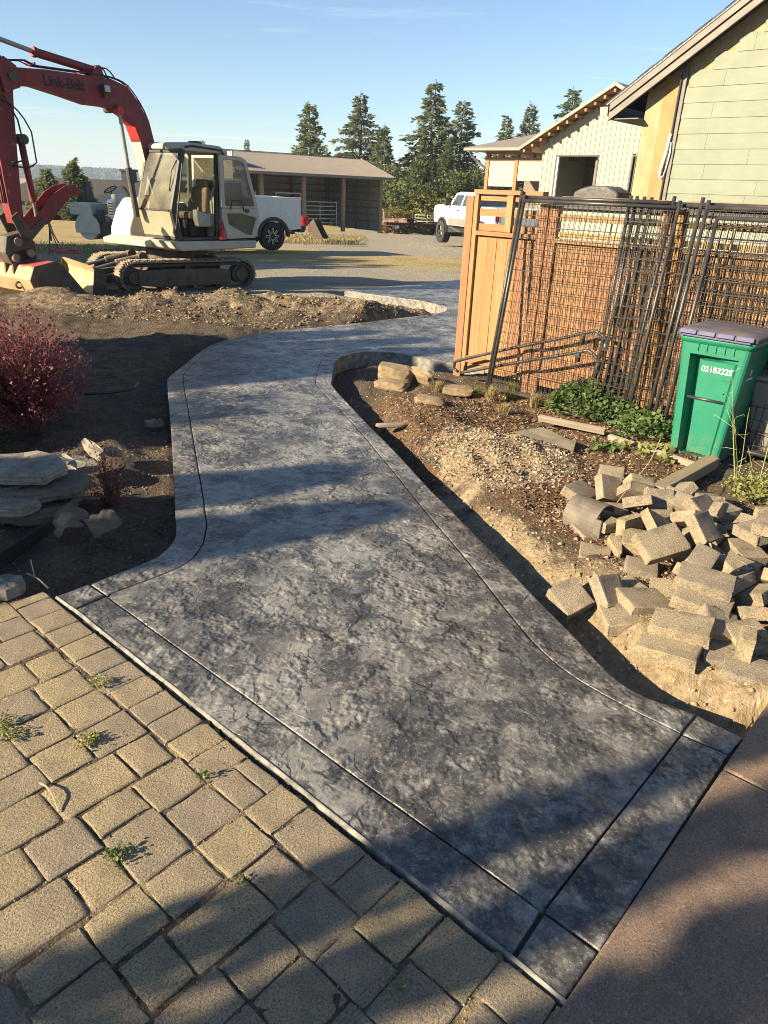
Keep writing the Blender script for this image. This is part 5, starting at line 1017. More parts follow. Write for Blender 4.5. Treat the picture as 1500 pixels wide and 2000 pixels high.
pane([(fz(1.35), ya, 1.35+zoff), (fz(1.35), yb, 1.35+zoff), (fz(2.27), yb, 2.27+zoff), (fz(2.27), ya, 2.27+zoff)], 'windshield', 'cab_glass'); pane([(fz(0.9), ya, 0.9+zoff), (fz(0.9), yb, 0.9+zoff), (fz(1.32), yb, 1.32+zoff), (fz(1.32), ya, 1.32+zoff)], 'lower_windshield', 'cab_glass_low')
pane([(0.33, L0, 1.45+zoff), (-0.60, L0, 1.45+zoff), (-0.66, L0, 2.25+zoff), (0.22, L0, 2.25+zoff)], 'side_window', 'door_glass', ax=(0,1,0)); pane([(-0.70, 0.0, 1.5+zoff), (-0.70, 0.70, 1.5+zoff), (-0.76, 0.70, 2.24+zoff), (-0.76, 0.0, 2.24+zoff)], 'rear_window', 'door_glass')
m = side(Z([(0.42, 0.836), (-0.75, 0.836), (-0.75, 1.44), (0.34, 1.44)]), L0-0.01, L0+0.03); U_(m, 'cab_side', 'ex_cream'); m = side(Z([(-0.66, 0.836), (-0.72, 0.836), (-0.72, 1.5), (-0.66, 1.5)]), L0+0.03, L1-0.16); U_(m, 'cab_back', 'ex_cream')
m = side(Z([(0.46, 0.836), (-0.66, 0.836), (-0.66, 0.87), (0.46, 0.87)]), L0+0.04, L1-0.02); U_(m, 'cab_floor', 'dark_steel')
m = MB(); m.tube([(fz(1.0)+0.03, L1+0.03, 1.0+zoff), (fz(1.0)+0.03, L1+0.06, 1.05+zoff), (fz(2.2)+0.02, L1+0.06, 2.15+zoff), (fz(2.2)+0.0, L1+0.02, 2.25+zoff)], 0.014, 8); U_(m, 'grab_rail', 'ex_black', smooth=True)
m = MB(); m.tube([(fz(1.75)+0.05, yb-0.06, 1.65+zoff), (fz(1.9)+0.045, yb-0.03, 1.98+zoff), (fz(2.2)+0.03, yb-0.01, 2.15+zoff)], 0.010, 6); U_(m, 'wiper', 'ex_black', smooth=True)
# seat, console, levers
st_ = MB(); st_.box((-0.25, 0.40, 1.24+zoff), (0.48, 0.46, 0.13)); seat = U_(st_, 'seat', 'seat_vinyl', bevel=0.04, seg=3)
m = MB(); m.box((-0.50, 0.40, 1.50+zoff), (0.13, 0.44, 0.46), R=Matrix.Rotation(-0.16, 3, 'Y')); U_(m, 'backrest', 'seat_vinyl', seat, bevel=0.045, seg=3)
m = MB(); m.box((-0.565, 0.40, 1.78+zoff), (0.10, 0.28, 0.17), R=Matrix.Rotation(-0.1, 3, 'Y')); U_(m, 'headrest', 'seat_vinyl', seat, bevel=0.035, seg=3)
m = MB(); m.box((-0.25, 0.40, 1.02+zoff), (0.40, 0.36, 0.30)); U_(m, 'seat_base', 'ex_black', seat, bevel=0.02)
for y in (0.70, 0.10):
    m = side(Z([(-0.06, 1.36), (-0.05, 1.20), (-0.10, 1.05), (-0.60, 1.05), (-0.60, 1.27), (-0.20, 1.30)]), y-0.07, y+0.07); con = U_(m, 'console', 'grey_panel', bevel=0.03, seg=3)
    m = MB(); m.tube([(-0.09, y, 1.33+zoff), (-0.04, y, 1.45+zoff), (-0.02, y, 1.53+zoff)], [0.014, 0.012, 0.026], 8); U_(m, 'joystick', 'ex_black', con, smooth=True)
m = MB(); m.tube([(-0.42, 0.80, 1.0+zoff), (-0.40, 0.80, 1.6+zoff), (-0.46, 0.80, 1.72+zoff), (-0.50, 0.80, 1.70+zoff)], 0.012, 8); U_(m, 'safety_bar', 'grey_panel', smooth=True)
for y in (0.30, 0.46): m = MB(); m.tube([(0.22, y, 0.87+zoff), (0.20, y, 1.15+zoff), (0.14, y, 1.32+zoff)], 0.011, 8); U_(m, 'travel_lever', 'ex_black', smooth=True)
m = MB(); m.lathe([(0.02, 0.28), (0.02, 0.19), (0.05, 0.16), (0.075, 0.02), (0.085, 0)], (-0.545, 0.885, 0.834+zoff), (0,0,1), 12); U_(m, 'step_cone', 'ex_bright_red')
# door, swung open and latched against the engine house
DO = Z([(-0.53, 2.29), (-1.08, 2.28), (-1.24, 2.22), (-1.50, 1.45), (-1.54, 1.22), (-1.41, 0.84), (-0.65, 0.84), (-0.53, 1.25)]); DI = Z([(-0.62, 2.21), (-1.05, 2.21), (-1.17, 2.16), (-1.42, 1.43), (-1.42, 1.42), (-1.40, 1.42), (-0.66, 1.42), (-0.63, 1.44)])
m = MB(); m.ring(DO[:1]+DO[1:3]+[DO[3]]+[(-1.515, 1.38+zoff), (-1.0, 1.38+zoff), (-0.56, 1.38+zoff), (-0.535, 1.40+zoff)], DI, (0, 0.90, 0), (1,0,0), (0,0,1), -0.02, 0.03); door = U_(m, 'door', 'ex_cream', bevel=0.008)
LO = Z([(-0.56, 1.378), (-1.515, 1.378), (-1.54, 1.22), (-1.41, 0.84), (-0.65, 0.84), (-0.53, 1.25)]); LI = Z([(-0.66, 1.29), (-1.02, 1.29), (-1.46, 1.21), (-1.31, 0.89), (-1.16, 0.91), (-0.70, 1.10)])
m = MB(); m.ring(LO, LI, (0, 0.90, 0), (1,0,0), (0,0,1), -0.02, 0.03); U_(m, 'door_lower', 'ex_cream', door, bevel=0.008)
def dglass(P_, nm): m = MB(); m.prism(P_, (0, 0.90, 0), (1,0,0), (0,0,1), -0.003, 0.003, az=(0,1,0)); U_(m, nm, 'door_glass', door)
dglass(Z([(-0.61, 2.22), (-1.06, 2.22), (-1.18, 2.17), (-1.43, 1.41), (-0.63, 1.41)]), 'door_window'); dglass(Z([(-0.65, 1.30), (-1.02, 1.30), (-1.47, 1.21), (-1.31, 0.88), (-1.16, 0.90), (-0.69, 1.11)]), 'door_window')
m = MB(); m.tube([(-0.74, 0.94, 1.36+zoff), (-0.78, 0.96, 1.52+zoff), (-1.02, 0.96, 1.52+zoff), (-1.10, 0.94, 1.34+zoff)], 0.011, 8); U_(m, 'door_handle', 'ex_black', door, smooth=True)
m = MB(); m.box((-1.20, 0.925, 1.335+zoff), (0.11, 0.03, 0.06)); U_(m, 'latch', 'ex_black', door, bevel=0.008)
# boom
BM = Z([(2.74, 3.274), (2.085, 3.321), (1.248, 3.335), (0.851, 3.324), (0.594, 3.258), (0.377, 3.04), (0.219, 2.783), (0.125, 2.40), (0.02, 1.60), (-0.10, 1.30), (0.10, 1.22), (0.24, 1.55), (0.423, 2.40), (0.518, 2.667), (0.684, 2.81), (0.881, 2.902), (1.053, 2.917), (1.392, 2.916), (1.835, 2.994), (2.324, 3.068), (2.694, 3.044), (2.80, 3.14)])
m = side(BM, -0.29, -0.03); boom = U_(m, 'boom', 'ex_red', bevel=0.012)
m = MB(); q = 0.004; m.add([(0.432, -0.285, 2.43+zoff), (0.432, -0.035, 2.43+zoff), (0.525, -0.035, 2.667+zoff), (0.525, -0.285, 2.667+zoff), (0.36, -0.285, 2.14+zoff), (0.36, -0.035, 2.14+zoff)], [(0,1,2,3)]); m.v = m.v[:4]; U_(m, 'lit_belly_red', 'ex_bright_red', boom)  # boom underside, its sunlit red put into the colour
m = MB(); m.add([(0.434, -0.288, 2.425+zoff), (0.434, -0.032, 2.425+zoff), (0.25, -0.032, 1.56+zoff), (0.25, -0.288, 1.56+zoff)], [(0,1,2,3)]); U_(m, 'belly_panel', 'ex_cream', boom)
for x, z, r_ in ((2.70, 3.15, 0.075), (0.87, 2.90, 0.06), (2.40, 3.19, 0.10)): m = MB(); m.cyl((x, -0.33 if r_ < 0.09 else -0.03, z+zoff), (x, 0.02 if r_ < 0.09 else -0.024, z+zoff), r_, 18); U_(m, 'boom_pin', 'ex_red' if r_ > 0.09 else 'dark_steel', boom)
m = MB(); m.box((1.10, 0.03, 3.17+zoff), (0.13, 0.09, 0.12)); lamp = U_(m, 'work_lamp', 'ex_black', boom, bevel=0.012); m = MB(); m.box((1.10, 0.078, 3.17+zoff), (0.105, 0.008, 0.095)); U_(m, 'lens', 'lamp_lens', lamp); m = MB(); m.box((1.10, -0.005, 3.08+zoff), (0.06, 0.05, 0.08)); U_(m, 'bracket', 'ex_red', lamp)
RL = RSW.to_4x4()
ang_t = math.atan2(3.20-3.10, 2.0-1.55)
Mt = RL @ Matrix.Translation((1.83, -0.0265, 3.165+zoff)) @ Matrix.Rotation(math.pi, 4, 'Z') @ Matrix.Rotation(RAD(90), 4, 'X') @ Matrix.Rotation(RAD(0.5), 4, 'Z')
text_mesh('lettering', 'Link-Belt', 0.215, MT['black_letter'], boom, Mt, 0.0015, 0.95, 0.004)
# hydraulic lines along the boom and the stick
def hose(pts, r=0.012, nm='hose', mat='hose', par=None): m = MB(); m.tube([tuple(p) for p in spline([(x, y, z+zoff) for x, y, z in pts], 0.08)], r, 6); return U_(m, nm, mat, par or boom, smooth=True)
for y in (-0.06, -0.11, -0.22): hose([(2.75, y, 3.36), (2.4, y, 3.40), (2.30, y, 3.355), (1.9, y, 3.36), (1.25, y, 3.372), (0.84, y, 3.36), (0.58, y, 3.28), (0.36, y, 3.06), (0.20, y, 2.79), (0.11, y, 2.42)], 0.011)
for x in (2.30, 1.45, 0.60): m = MB(); m.box((x, -0.14, (3.37 if x > 1 else 3.27)+zoff), (0.03, 0.24, 0.035)); U_(m, 'hose_clamp', 'ex_red', boom)
hose([(1.12, -0.10, 3.46), (0.98, -0.09, 3.49), (0.86, -0.08, 3.42), (0.80, -0.07, 3.34)]); hose([(1.20, -0.16, 3.46), (1.05, -0.17, 3.52), (0.92, -0.18, 3.45), (0.85, -0.2, 3.34)])
# boom rams
for y in (0.03,):
    m = MB(); m.cyl((0.72, y, 1.20+zoff), (0.80, y, 2.00+zoff), 0.055, 12); o = U_(m, 'boom_ram', 'dark_steel'); m = MB(); m.cyl((0.80, y, 2.0+zoff), (0.875, y, 2.86+zoff), 0.03, 12); U_(m, 'ram_rod', 'chrome', o); m = MB(); m.cyl((0.875, y-0.05, 2.87+zoff), (0.875, y+0.05, 2.87+zoff), 0.07, 14); U_(m, 'ram_eye', 'ex_bright_red', o)
# stick ram on top of the boom
m = MB(); m.cyl((1.12, -0.16, 3.43+zoff), (2.20, -0.16, 3.545+zoff), 0.065, 14); o = U_(m, 'stick_ram', 'ex_red', smooth=False); m = MB(); m.cyl((2.20, -0.16, 3.545+zoff), (3.15, -0.16, 3.70+zoff), 0.034, 12); U_(m, 'ram_rod', 'chrome', o); m = MB(); m.cyl((2.17, -0.16, 3.54+zoff), (2.23, -0.16, 3.55+zoff), 0.075, 14); U_(m, 'gland', 'ex_red', o)
m = side(Z([(1.02, 3.33), (1.30, 3.33), (1.16, 3.50), (1.08, 3.50)]), -0.26, -0.22); U_(m, 'ram_mount', 'ex_red', boom); m = side(Z([(1.02, 3.33), (1.30, 3.33), (1.16, 3.50), (1.08, 3.50)]), -0.10, -0.06); U_(m, 'ram_mount', 'ex_red', boom)
# stick
ST = Z([(3.22, 3.78), (3.05, 3.76), (2.74, 3.32), (2.68, 3.04), (2.73, 2.66), (2.76, 2.31), (2.80, 1.86), (2.84, 1.30), (2.84, 1.12), (3.02, 1.10), (3.06, 1.36), (3.08, 2.05), (3.10, 2.60), (3.16, 3.10), (3.26, 3.60)])
m = side(ST, -0.26, -0.06); stick = U_(m, 'stick', 'ex_red', bevel=0.012)
for y in (-0.30, -0.015): m = side(Z([(2.62, 3.30), (2.60, 3.02), (2.86, 2.92), (2.92, 3.30), (2.80, 3.40)]), y-0.02, y+0.012); U_(m, 'fork', 'ex_red', stick)
hose([(2.90, -0.02, 2.9), (2.74, 0.03, 2.55), (2.70, 0.06, 2.2), (2.78, 0.06, 2.02), (2.95, 0.03, 1.98)], 0.013, par=stick); hose([(3.05, -0.03, 2.85), (2.80, 0.05, 2.75), (2.60, 0.09, 2.45), (2.55, 0.09, 2.05), (2.72, 0.05, 1.92), (2.96, 0.0, 1.95)], 0.013, par=stick)
for y in (-0.10, -0.14, -0.2): hose([(2.72, y, 3.36), (2.95, y, 3.30), (3.08, y, 3.0), (3.12, y, 2.6), (3.10, y, 1.9), (3.07, y, 1.4)], 0.010, par=stick)
# bucket ram, links, coupler, thumb
m = MB(); m.cyl((2.63, -0.16, 2.30+zoff), (2.575, -0.16, 1.42+zoff), 0.052, 14); o = U_(m, 'bucket_ram', 'ex_red'); m = MB(); m.cyl((2.575, -0.16, 1.42+zoff), (2.56, -0.16, 1.16+zoff), 0.028, 12); U_(m, 'ram_rod', 'chrome', o); m = MB(); m.cyl((2.63, -0.24, 2.32+zoff), (2.63, -0.06, 2.32+zoff), 0.075, 14); U_(m, 'ram_eye', 'dark_steel', o)
TH_ = Z([(2.95, 0.93), (2.86, 1.03), (2.646, 1.228), (2.25, 1.579), (2.08, 1.671), (1.88, 1.709), (1.78, 1.588), (1.83, 1.531), (1.99, 1.518), (2.46, 1.094), (2.727, 1.054), (2.90, 0.904)])
thumb = U_(side(TH_, -0.03, 0.0), 'thumb', 'ex_red', bevel=0.006); U_(side(TH_, -0.34, -0.31), 'thumb_plate', 'ex_red', thumb, bevel=0.006)
m = MB()
for x, z in ((2.05, 1.56), (2.35, 1.32)): m.box((x, -0.17, z+zoff), (0.08, 0.28, 0.05), R=Matrix.Rotation(0.75, 3, 'Y'))
U_(m, 'thumb_web', 'ex_red', thumb)
for y in (-0.335, 0.005): U_(side(Z([(3.10, 1.20), (2.98, 1.28), (2.80, 1.02), (2.56, 1.20), (2.50, 1.12), (2.80, 0.86), (2.98, 0.90)]), y-0.014, y+0.014), 'link', 'dark_steel', bevel=0.006)
CP = Z([(3.20, 0.92), (2.86, 1.00), (2.72, 0.80), (2.74, 0.56), (3.18, 0.50), (3.26, 0.68)])
cpl = U_(side(CP, -0.28, -0.03), 'coupler', 'dark_steel', bevel=0.02)
for x, z in ((3.05, 0.84), (2.86, 0.66), (3.12, 0.60)): m = MB(); m.cyl((x, -0.34, z+zoff), (x, 0.03, z+zoff), 0.065, 14); U_(m, 'pin', 'dusty_steel', cpl)
# bucket
BP = Z([(2.74, 0.56), (2.60, 0.50), (2.17, -0.05), (2.55, -0.06), (2.92, -0.03), (3.14, 0.10), (3.20, 0.30), (3.10, 0.50)])
shell = Z([(2.17, -0.05), (2.55, -0.06), (2.92, -0.03), (3.14, 0.10), (3.20, 0.30), (3.10, 0.50), (2.74, 0.56), (2.74, 0.53), (3.07, 0.47), (3.165, 0.30), (3.11, 0.125), (2.91, 0.005), (2.55, -0.025), (2.20, -0.02)])
m = side(shell, -0.80, 0.42); bucket = U_(m, 'bucket', 'bucket')
for y in (0.421, -0.819): U_(side(BP, y, y+0.018), 'bucket_side', 'bucket_side', bucket, bevel=0.004)
m = side(Z([(2.16, -0.06), (2.42, -0.075), (2.42, -0.045), (2.16, -0.045)]), -0.82, 0.44); U_(m, 'cutting_edge', 'dark_steel', bucket)
for y in (-0.27, -0.05): U_(side(Z([(2.78, 0.40), (3.18, 0.36), (3.16, 0.64), (3.06, 0.70), (2.84, 0.74), (2.76, 0.62)]), y-0.02, y+0.02), 'bucket_ear', 'bucket_side', bucket)
m = MB(); m.box((2.62, 0.442, 0.10+zoff), (0.15, 0.003, 0.085), R=Matrix.Rotation(0.12, 3, 'Y')); U_(m, 'maker_plate', 'lamp_lens', bucket)
m = MB(); m.lathe([(0.045, -0.012), (0.062, 0), (0.045, 0.012), (0.030, 0), (0.045, -0.012)], (3.20, 0.10, 0.20+zoff), (0.2, 1, 0), 16); U_(m, 'lift_ring', 'dark_steel', bucket)

# ------------------------------------------------------------------ vehicles (x forward, y to the left, z up; origin on the ground below the middle)
MT['white_paint'] = plain('white_car_paint', (0.60, 0.60, 0.59), (0.55, 0.55, 0.54), 0.28, 2, 0, 10)
MT['grey_paint'] = plain('grey_lower_paint', (0.22, 0.22, 0.20), (0.18, 0.18, 0.165), 0.4, 2, 0, 10)
MT['car_black'] = plain('black_trim_plastic', (0.018, 0.018, 0.019), (0.028, 0.027, 0.026), 0.55, 6, 0.1, 60)
MT['car_chrome'] = plain('bright_chrome', (0.70, 0.70, 0.70), (0.6, 0.6, 0.6), 0.12, 4, 0, 10, metal=1.0)
MT['car_glass'] = plain('dark_car_glass', (0.030, 0.038, 0.042), (0.05, 0.06, 0.062), 0.06, 3, 0, 10, spec=0.8)
MT['tail_red'] = plain('tail_lamp_red', (0.28, 0.010, 0.012), (0.16, 0.008, 0.010), 0.15, 9, 0, 10)
MT['lamp_clear'] = plain('head_lamp', (0.55, 0.56, 0.58), (0.38, 0.39, 0.40), 0.12, 9, 0, 10)
MT['silver'] = plain('machined_alloy', (0.62, 0.62, 0.62), (0.52, 0.52, 0.52), 0.3, 6, 0, 10, metal=0.9)
MT['tyre'] = plain('tyre_rubber', (0.024, 0.023, 0.022), (0.045, 0.041, 0.036), 0.9, 10, 0.5, 50, 0.01)
def rusty():
    n = NT('rusty_old_paint'); c = n.mix(n.ramp(n.noise(2.2, 6, 0.7), [(0.42, 0.0), (0.56, 1.0)]), (0.48, 0.43, 0.34), (0.27, 0.12, 0.055))
    c = n.mix(n.ramp(n.noise(3.5, 6, 0.7, coord='Generated'), [(0.60, 0.0), (0.70, 0.8)]), c, (0.20, 0.30, 0.31)); return n.fin(c, 0.8, n.bump(n.noise(20, 5), 0.3, 0.01))
MT['rust_paint'] = rusty(); MT['rust'] = plain('red_rust', (0.20, 0.050, 0.025), (0.13, 0.040, 0.022), 0.9, 4, 0.4, 30, 0.01)
def road_wheel(par, x, y, r, w, s_, style, rim_mat):
    m = MB(); pr = [(r*0.60, -w/2), (r*0.93, -w/2), (r*0.985, -w*0.42), (r, -w*0.2), (r, w*0.2), (r*0.985, w*0.42), (r*0.93, w/2), (r*0.60, w/2)]; m.lathe(pr, (0,0,0), (0, s_, 0), 30); wh = m.build('wheel', MT['tyre'], par, smooth=True); wh.location = (x, y, r)
    if style == 'knobby':
        kn = MB()
        for k in range(26):
            a = 2*math.pi*k/26
            for yy in (-0.36, 0.0, 0.36): R = Matrix.Rotation(a+(0.12 if yy == 0 else 0), 3, 'Y'); c_ = R @ Vector((r*1.005, yy*w, 0)); kn.box(c_, (0.03, w*0.26, r*0.17), R=R)
        o = kn.build('tread', MT['tyre'], wh); o['kind'] = 'stuff'
    m = MB(); m.lathe([(r*0.61, w*0.40), (r*0.57, w*0.36), (r*0.55, w*0.10), (r*0.12, w*0.10), (r*0.10, w*0.30), (0, w*0.30)], (0,0,0), (0, s_, 0), 26); rim = m.build('rim', MT['car_black' if style != 'old' else 'silver'], wh, smooth=False)
    n_ = 8 if style == 'star' else 6
    for k in range(n_):
        a = 2*math.pi*k/n_; ca, sa = math.cos(a), math.sin(a); R = Matrix.Rotation(-a, 3, 'Y')
        if style == 'star':       # outlined spokes: two thin bright bars and a cap each
            for q in (-1, 1): m = MB(); m.box(R @ Vector((r*0.36, s_*w*0.33, q*r*0.062)), (r*0.34, 0.012, r*0.022), R=R); m.build('spoke_edge', MT['silver'], rim)
            m = MB(); m.box(R @ Vector((r*0.53, s_*w*0.33, 0)), (r*0.022, 0.012, r*0.14), R=R); m.build('spoke_edge', MT['silver'], rim)
            m = MB(); m.box(R @ Vector((r*0.34, s_*w*0.27, 0)), (r*0.42, w*0.12, r*0.11), R=R); m.build('spoke', MT['car_black'], rim)
        else: m = MB(); m.box(R @ Vector((r*0.33, s_*w*0.24, 0)), (r*0.42, w*0.14, r*0.10), R=R); m.build('spoke', MT[rim_mat], rim, bevel=0.006)
    return wh
def arch(cx, r, z0, n=9): return [(cx + r*math.cos(math.pi*i/n), max(z0, 0) + r*math.sin(math.pi*i/n)) for i in range(n+1)]
def pickup(root, d, paint, glassm, wheel_style, flare=None, lower=None, old=False, rim='silver'):
    L_, W_ = d['L'], d['W']; xr, xf = -L_/2, L_/2; wr = d['wr']; xw_r = xr + d['roh']; xw_f = xw_r + d['wb']; sill, rail, belt, hood, roofz = d['sill'], d['rail'], d['belt'], d['hood'], d['roof']; cr, cf_ = d['cab_rear'], d['cab_front']; ar = wr*1.16
    def P(poly, y0, y1, nm, mat, bev=0.02, par=None): m = MB(); m.prism(poly, (0,0,0), (1,0,0), (0,0,1), y0, y1, az=(0,1,0)); return m.build(nm, MT[mat], par or root, bevel=bev)
    az0 = wr*0.98
    # lower body of cab and nose, with the front wheel arch
    nose = [(cr+0.01, sill), (xw_f-ar, sill)] + arch(xw_f, ar, az0)[::-1] + [(xw_f+ar, sill+0.05), (xf-0.06, sill+0.08), (xf, sill+0.30), (xf-0.01, hood-0.14), (xf-0.10, hood-0.04), (xf-0.35, hood), (cf_+0.15, hood+0.06), (cf_-0.05, belt+0.02), (cr+0.01, belt)]
    body = P(nose, -W_/2, W_/2, 'body', paint, 0.05)
    # bed: two sides with wheel arches, floor, tailgate
    sideb = [(xr+0.03, sill+0.12), (xw_r-ar, sill+0.06)] + arch(xw_r, ar, az0)[::-1] + [(xw_r+ar, sill+0.02), (cr-0.015, sill), (cr-0.015, rail), (xr+0.02, rail)]
    for s_ in (1, -1): P(sideb, s_*W_/2 - (0.12 if s_ > 0 else 0), s_*W_/2 + (0.12 if s_ < 0 else 0), 'bed_side', paint, 0.03)
    P([(xr+0.06, sill+0.22), (cr-0.02, sill+0.22), (cr-0.02, sill+0.30), (xr+0.06, sill+0.30)], -W_/2+0.12, W_/2-0.12, 'bed_floor', 'car_black', 0)
    tg = P([(xr+0.005, sill+0.16), (xr+0.075, sill+0.16), (xr+0.075, rail-0.01), (xr+0.005, rail-0.01)], -W_/2+0.15, W_/2-0.15, 'tailgate', paint, 0.02)
    m = MB(); m.bb(xr-0.012, xr+0.003, -0.16, 0.16, rail-0.22, rail-0.12); m.build('tailgate_handle', MT['car_black'], tg, bevel=0.01)
    P([(cr-0.01, sill+0.02), (cr+0.10, sill+0.02), (cr+0.10, belt), (cr-0.01, belt)], -W_/2+0.1, W_/2-0.1, 'cab_back', paint, 0)
    P([(xr+0.5, sill-0.10), (xf-0.4, sill-0.10), (xf-0.4, sill+0.2), (xr+0.5, sill+0.2)], -W_/2+0.30, W_/2-0.30, 'chassis', 'car_black', 0.02)
    # cab: tapering upper box
    tw = W_/2-0.13; x0, x1, x2, x3 = cr, cr+0.12, cf_-d['rake'], cf_
    m = MB(); m.add([(x0, W_/2-0.02, belt), (x3, W_/2-0.02, belt+0.02), (x2, tw, roofz-0.05), (x1, tw, roofz-0.05), (x0, -W_/2+0.02, belt), (x3, -W_/2+0.02, belt+0.02), (x2, -tw, roofz-0.05), (x1, -tw, roofz-0.05), (x2-0.15, tw-0.12, roofz), (x1+0.1, tw-0.12, roofz), (x2-0.15, -tw+0.12, roofz), (x1+0.1, -tw+0.12, roofz)],
        [(0,1,2,3), (4,7,6,5), (1,5,6,2), (0,3,7,4), (0,4,5,1), (2,8,9,3), (6,7,11,10), (2,6,10,8), (3,9,11,7), (8,10,11,9)]); cab = m.build('cab', MT[paint], root, bevel=0.03)
    def on_side(t, h, s_, off=0.006):   # t along the window band, h up
        xb = lerp(x0, x3, t); xt = lerp(x1, x2, t); z = lerp(belt, roofz-0.05, h); y = lerp(W_/2-0.02, tw, h); return (lerp(xb, xt, h), s_*(y+off), z)
    for s_ in (1, -1):
        for ta, tb in (((0.10, 0.46), (0.52, 0.90)) if not old else ((0.18, 0.86),)):
            q = [on_side(ta, 0.08, s_), on_side(tb, 0.08, s_), on_side(min(tb, 0.93), 0.86, s_), on_side(ta, 0.86, s_)]; q2 = [(a, b_-s_*0.03, c_) for a, b_, c_ in q]
            m = MB(); m.add(q+q2, [(0,1,2,3),(4,7,6,5),(0,4,5,1),(1,5,6,2),(2,6,7,3),(3,7,4,0)]); m.build('side_window', MT[glassm], cab)
        mx = x3-0.18; m = MB(); m.box((mx, s_*(W_/2+0.16), belt+0.16), (0.12, 0.20, 0.28 if not old else 0.14)); mir = m.build('mirror', MT['car_black'], cab, bevel=0.03); m = MB(); m.beam((mx, s_*(W_/2-0.04), belt+0.08), (mx, s_*(W_/2+0.10), belt+0.10), 0.05, 0.05); m.build('mirror_arm', MT['car_black'], mir)
        for hx in ((cr+0.28, lerp(cr, cf_, 0.50)+0.12) if not old else (cr+0.3,)): m = MB(); m.bb(hx, hx+0.17, s_*(W_/2-0.005), s_*(W_/2+0.028), belt-0.16, belt-0.12); m.build('door_handle', MT['car_black'], body, bevel=0.008)
        for sx in (cr+0.02, lerp(cr, cf_, 0.50), cf_-0.02): m = MB(); m.bb(sx-0.005, sx+0.005, s_*(W_/2-0.01), s_*(W_/2+0.0035), sill+0.06, belt-0.02); m.build('door_gap', MT['car_black'], body)
        if lower: m = MB(); m.bb(cr+0.02, cf_-0.06, s_*(W_/2-0.01), s_*(W_/2+0.005), sill+0.02, sill+0.30); m.build('rocker_panel', MT[lower], body)
        if flare:
            for cx in (xw_r, xw_f):
                O_ = arch(cx, ar+0.09, az0); I_ = arch(cx, ar-0.005, az0); m = MB(); n_ = len(O_); m.add([(x, s_*(W_/2+yy), z) for yy in (-0.02, 0.045) for q in (O_, I_) for x, z in q], [])
                for i in range(n_-1):
                    a, b_ = i, i+1; m.f += [(a, b_, n_+b_, n_+a), (2*n_+a, 3*n_+a, 3*n_+b_, 2*n_+b_), (a, 2*n_+a, 2*n_+b_, b_), (n_+a, n_+b_, 3*n_+b_, 3*n_+a)]
                m.build('fender_flare', MT[flare], root)
        m = MB(); m.bb(xr-0.004, xr+0.05, s_*(W_/2-0.15), s_*(W_/2+0.006), rail-0.50, rail-0.06); m.build('tail_lamp', MT['tail_red'], root, bevel=0.015)
        m = MB(); m.bb(xf-0.16, xf+0.012, s_*(W_/2-0.36), s_*(W_/2-0.01), hood-0.36, hood-0.14); m.build('head_lamp', MT['lamp_clear'], root, bevel=0.03)
        for wx in (xw_r, xw_f): road_wheel(root, wx, s_*(W_/2-d['tw']/2+d.get('out', 0)), wr, d['tw'], s_, wheel_style, rim)
    def glass_quad(q, nm, off):
        o = Vector(off); m = MB(); m.add([Vector(p)+o for p in q]+[Vector(p)-o*3 for p in q], [(0,1,2,3),(4,7,6,5),(0,4,5,1),(1,5,6,2),(2,6,7,3),(3,7,4,0)]); m.build(nm, MT[glassm], cab)
    glass_quad([(lerp(x3, x2, .06), -W_/2+0.14, lerp(belt, roofz, .06)), (lerp(x3, x2, .06), W_/2-0.14, lerp(belt, roofz, .06)), (lerp(x3, x2, .88), tw-0.08, lerp(belt, roofz-.05, .88)), (lerp(x3, x2, .88), -tw+0.08, lerp(belt, roofz-.05, .88))], 'windscreen', (0.01, 0, 0.006)); glass_quad([(lerp(x0, x1, .15), W_/2-0.25, lerp(belt, roofz, .15)), (lerp(x0, x1, .15), -W_/2+0.25, lerp(belt, roofz, .15)), (lerp(x0, x1, .85), -tw+0.14, lerp(belt, roofz, .82)), (lerp(x0, x1, .85), tw-0.14, lerp(belt, roofz, .82))], 'rear_screen', (-0.01, 0, 0.001))
    gr = MB(); gr.bb(xf-0.03, xf+0.022, -W_/2+0.36, W_/2-0.36, hood-0.50, hood-0.09); grille = gr.build('grille', MT['car_chrome' if not old else paint], root, bevel=0.02)
    for k in range(5): z = hood-0.46+k*0.075; m = MB(); m.bb(xf+0.018, xf+0.034, -W_/2+0.42, W_/2-0.42, z, z+0.04); m.build('grille_slot', MT['car_black'], grille)
    P([(xf-0.08, sill+0.02), (xf+0.10, sill+0.05), (xf+0.11, sill+0.30), (xf-0.05, sill+0.33)], -W_/2+0.02, W_/2-0.02, 'front_bumper', 'car_chrome' if not old else paint, 0.03)
    P([(xr-0.14, sill+0.02), (xr+0.05, sill), (xr+0.05, sill+0.20), (xr-0.13, sill+0.22)], -W_/2+0.03, W_/2-0.03, 'rear_bumper', 'car_black' if not old else paint, 0.03)
    m = MB(); m.bb(xr-0.28, xr-0.08, -0.05, 0.05, sill-0.10, sill-0.02); m.tube([(xr-0.24, 0, sill-0.03), (xr-0.24, 0, sill+0.06)], 0.03, 8); m.build('tow_hitch', MT['car_black'], root)
    return root, grille
def place(T_, f_ang, L_, W_, label, name, zg):
    'T_ is the near rear corner on the left side'
    f_ = np.array((math.cos(f_ang), math.sin(f_ang))); l_ = np.array((-f_[1], f_[0])); c_ = np.array(T_[:2]) + f_*L_/2 - l_*W_/2
    return thing(name, label, 'pickup truck', (c_[0], c_[1], zg), f_ang)
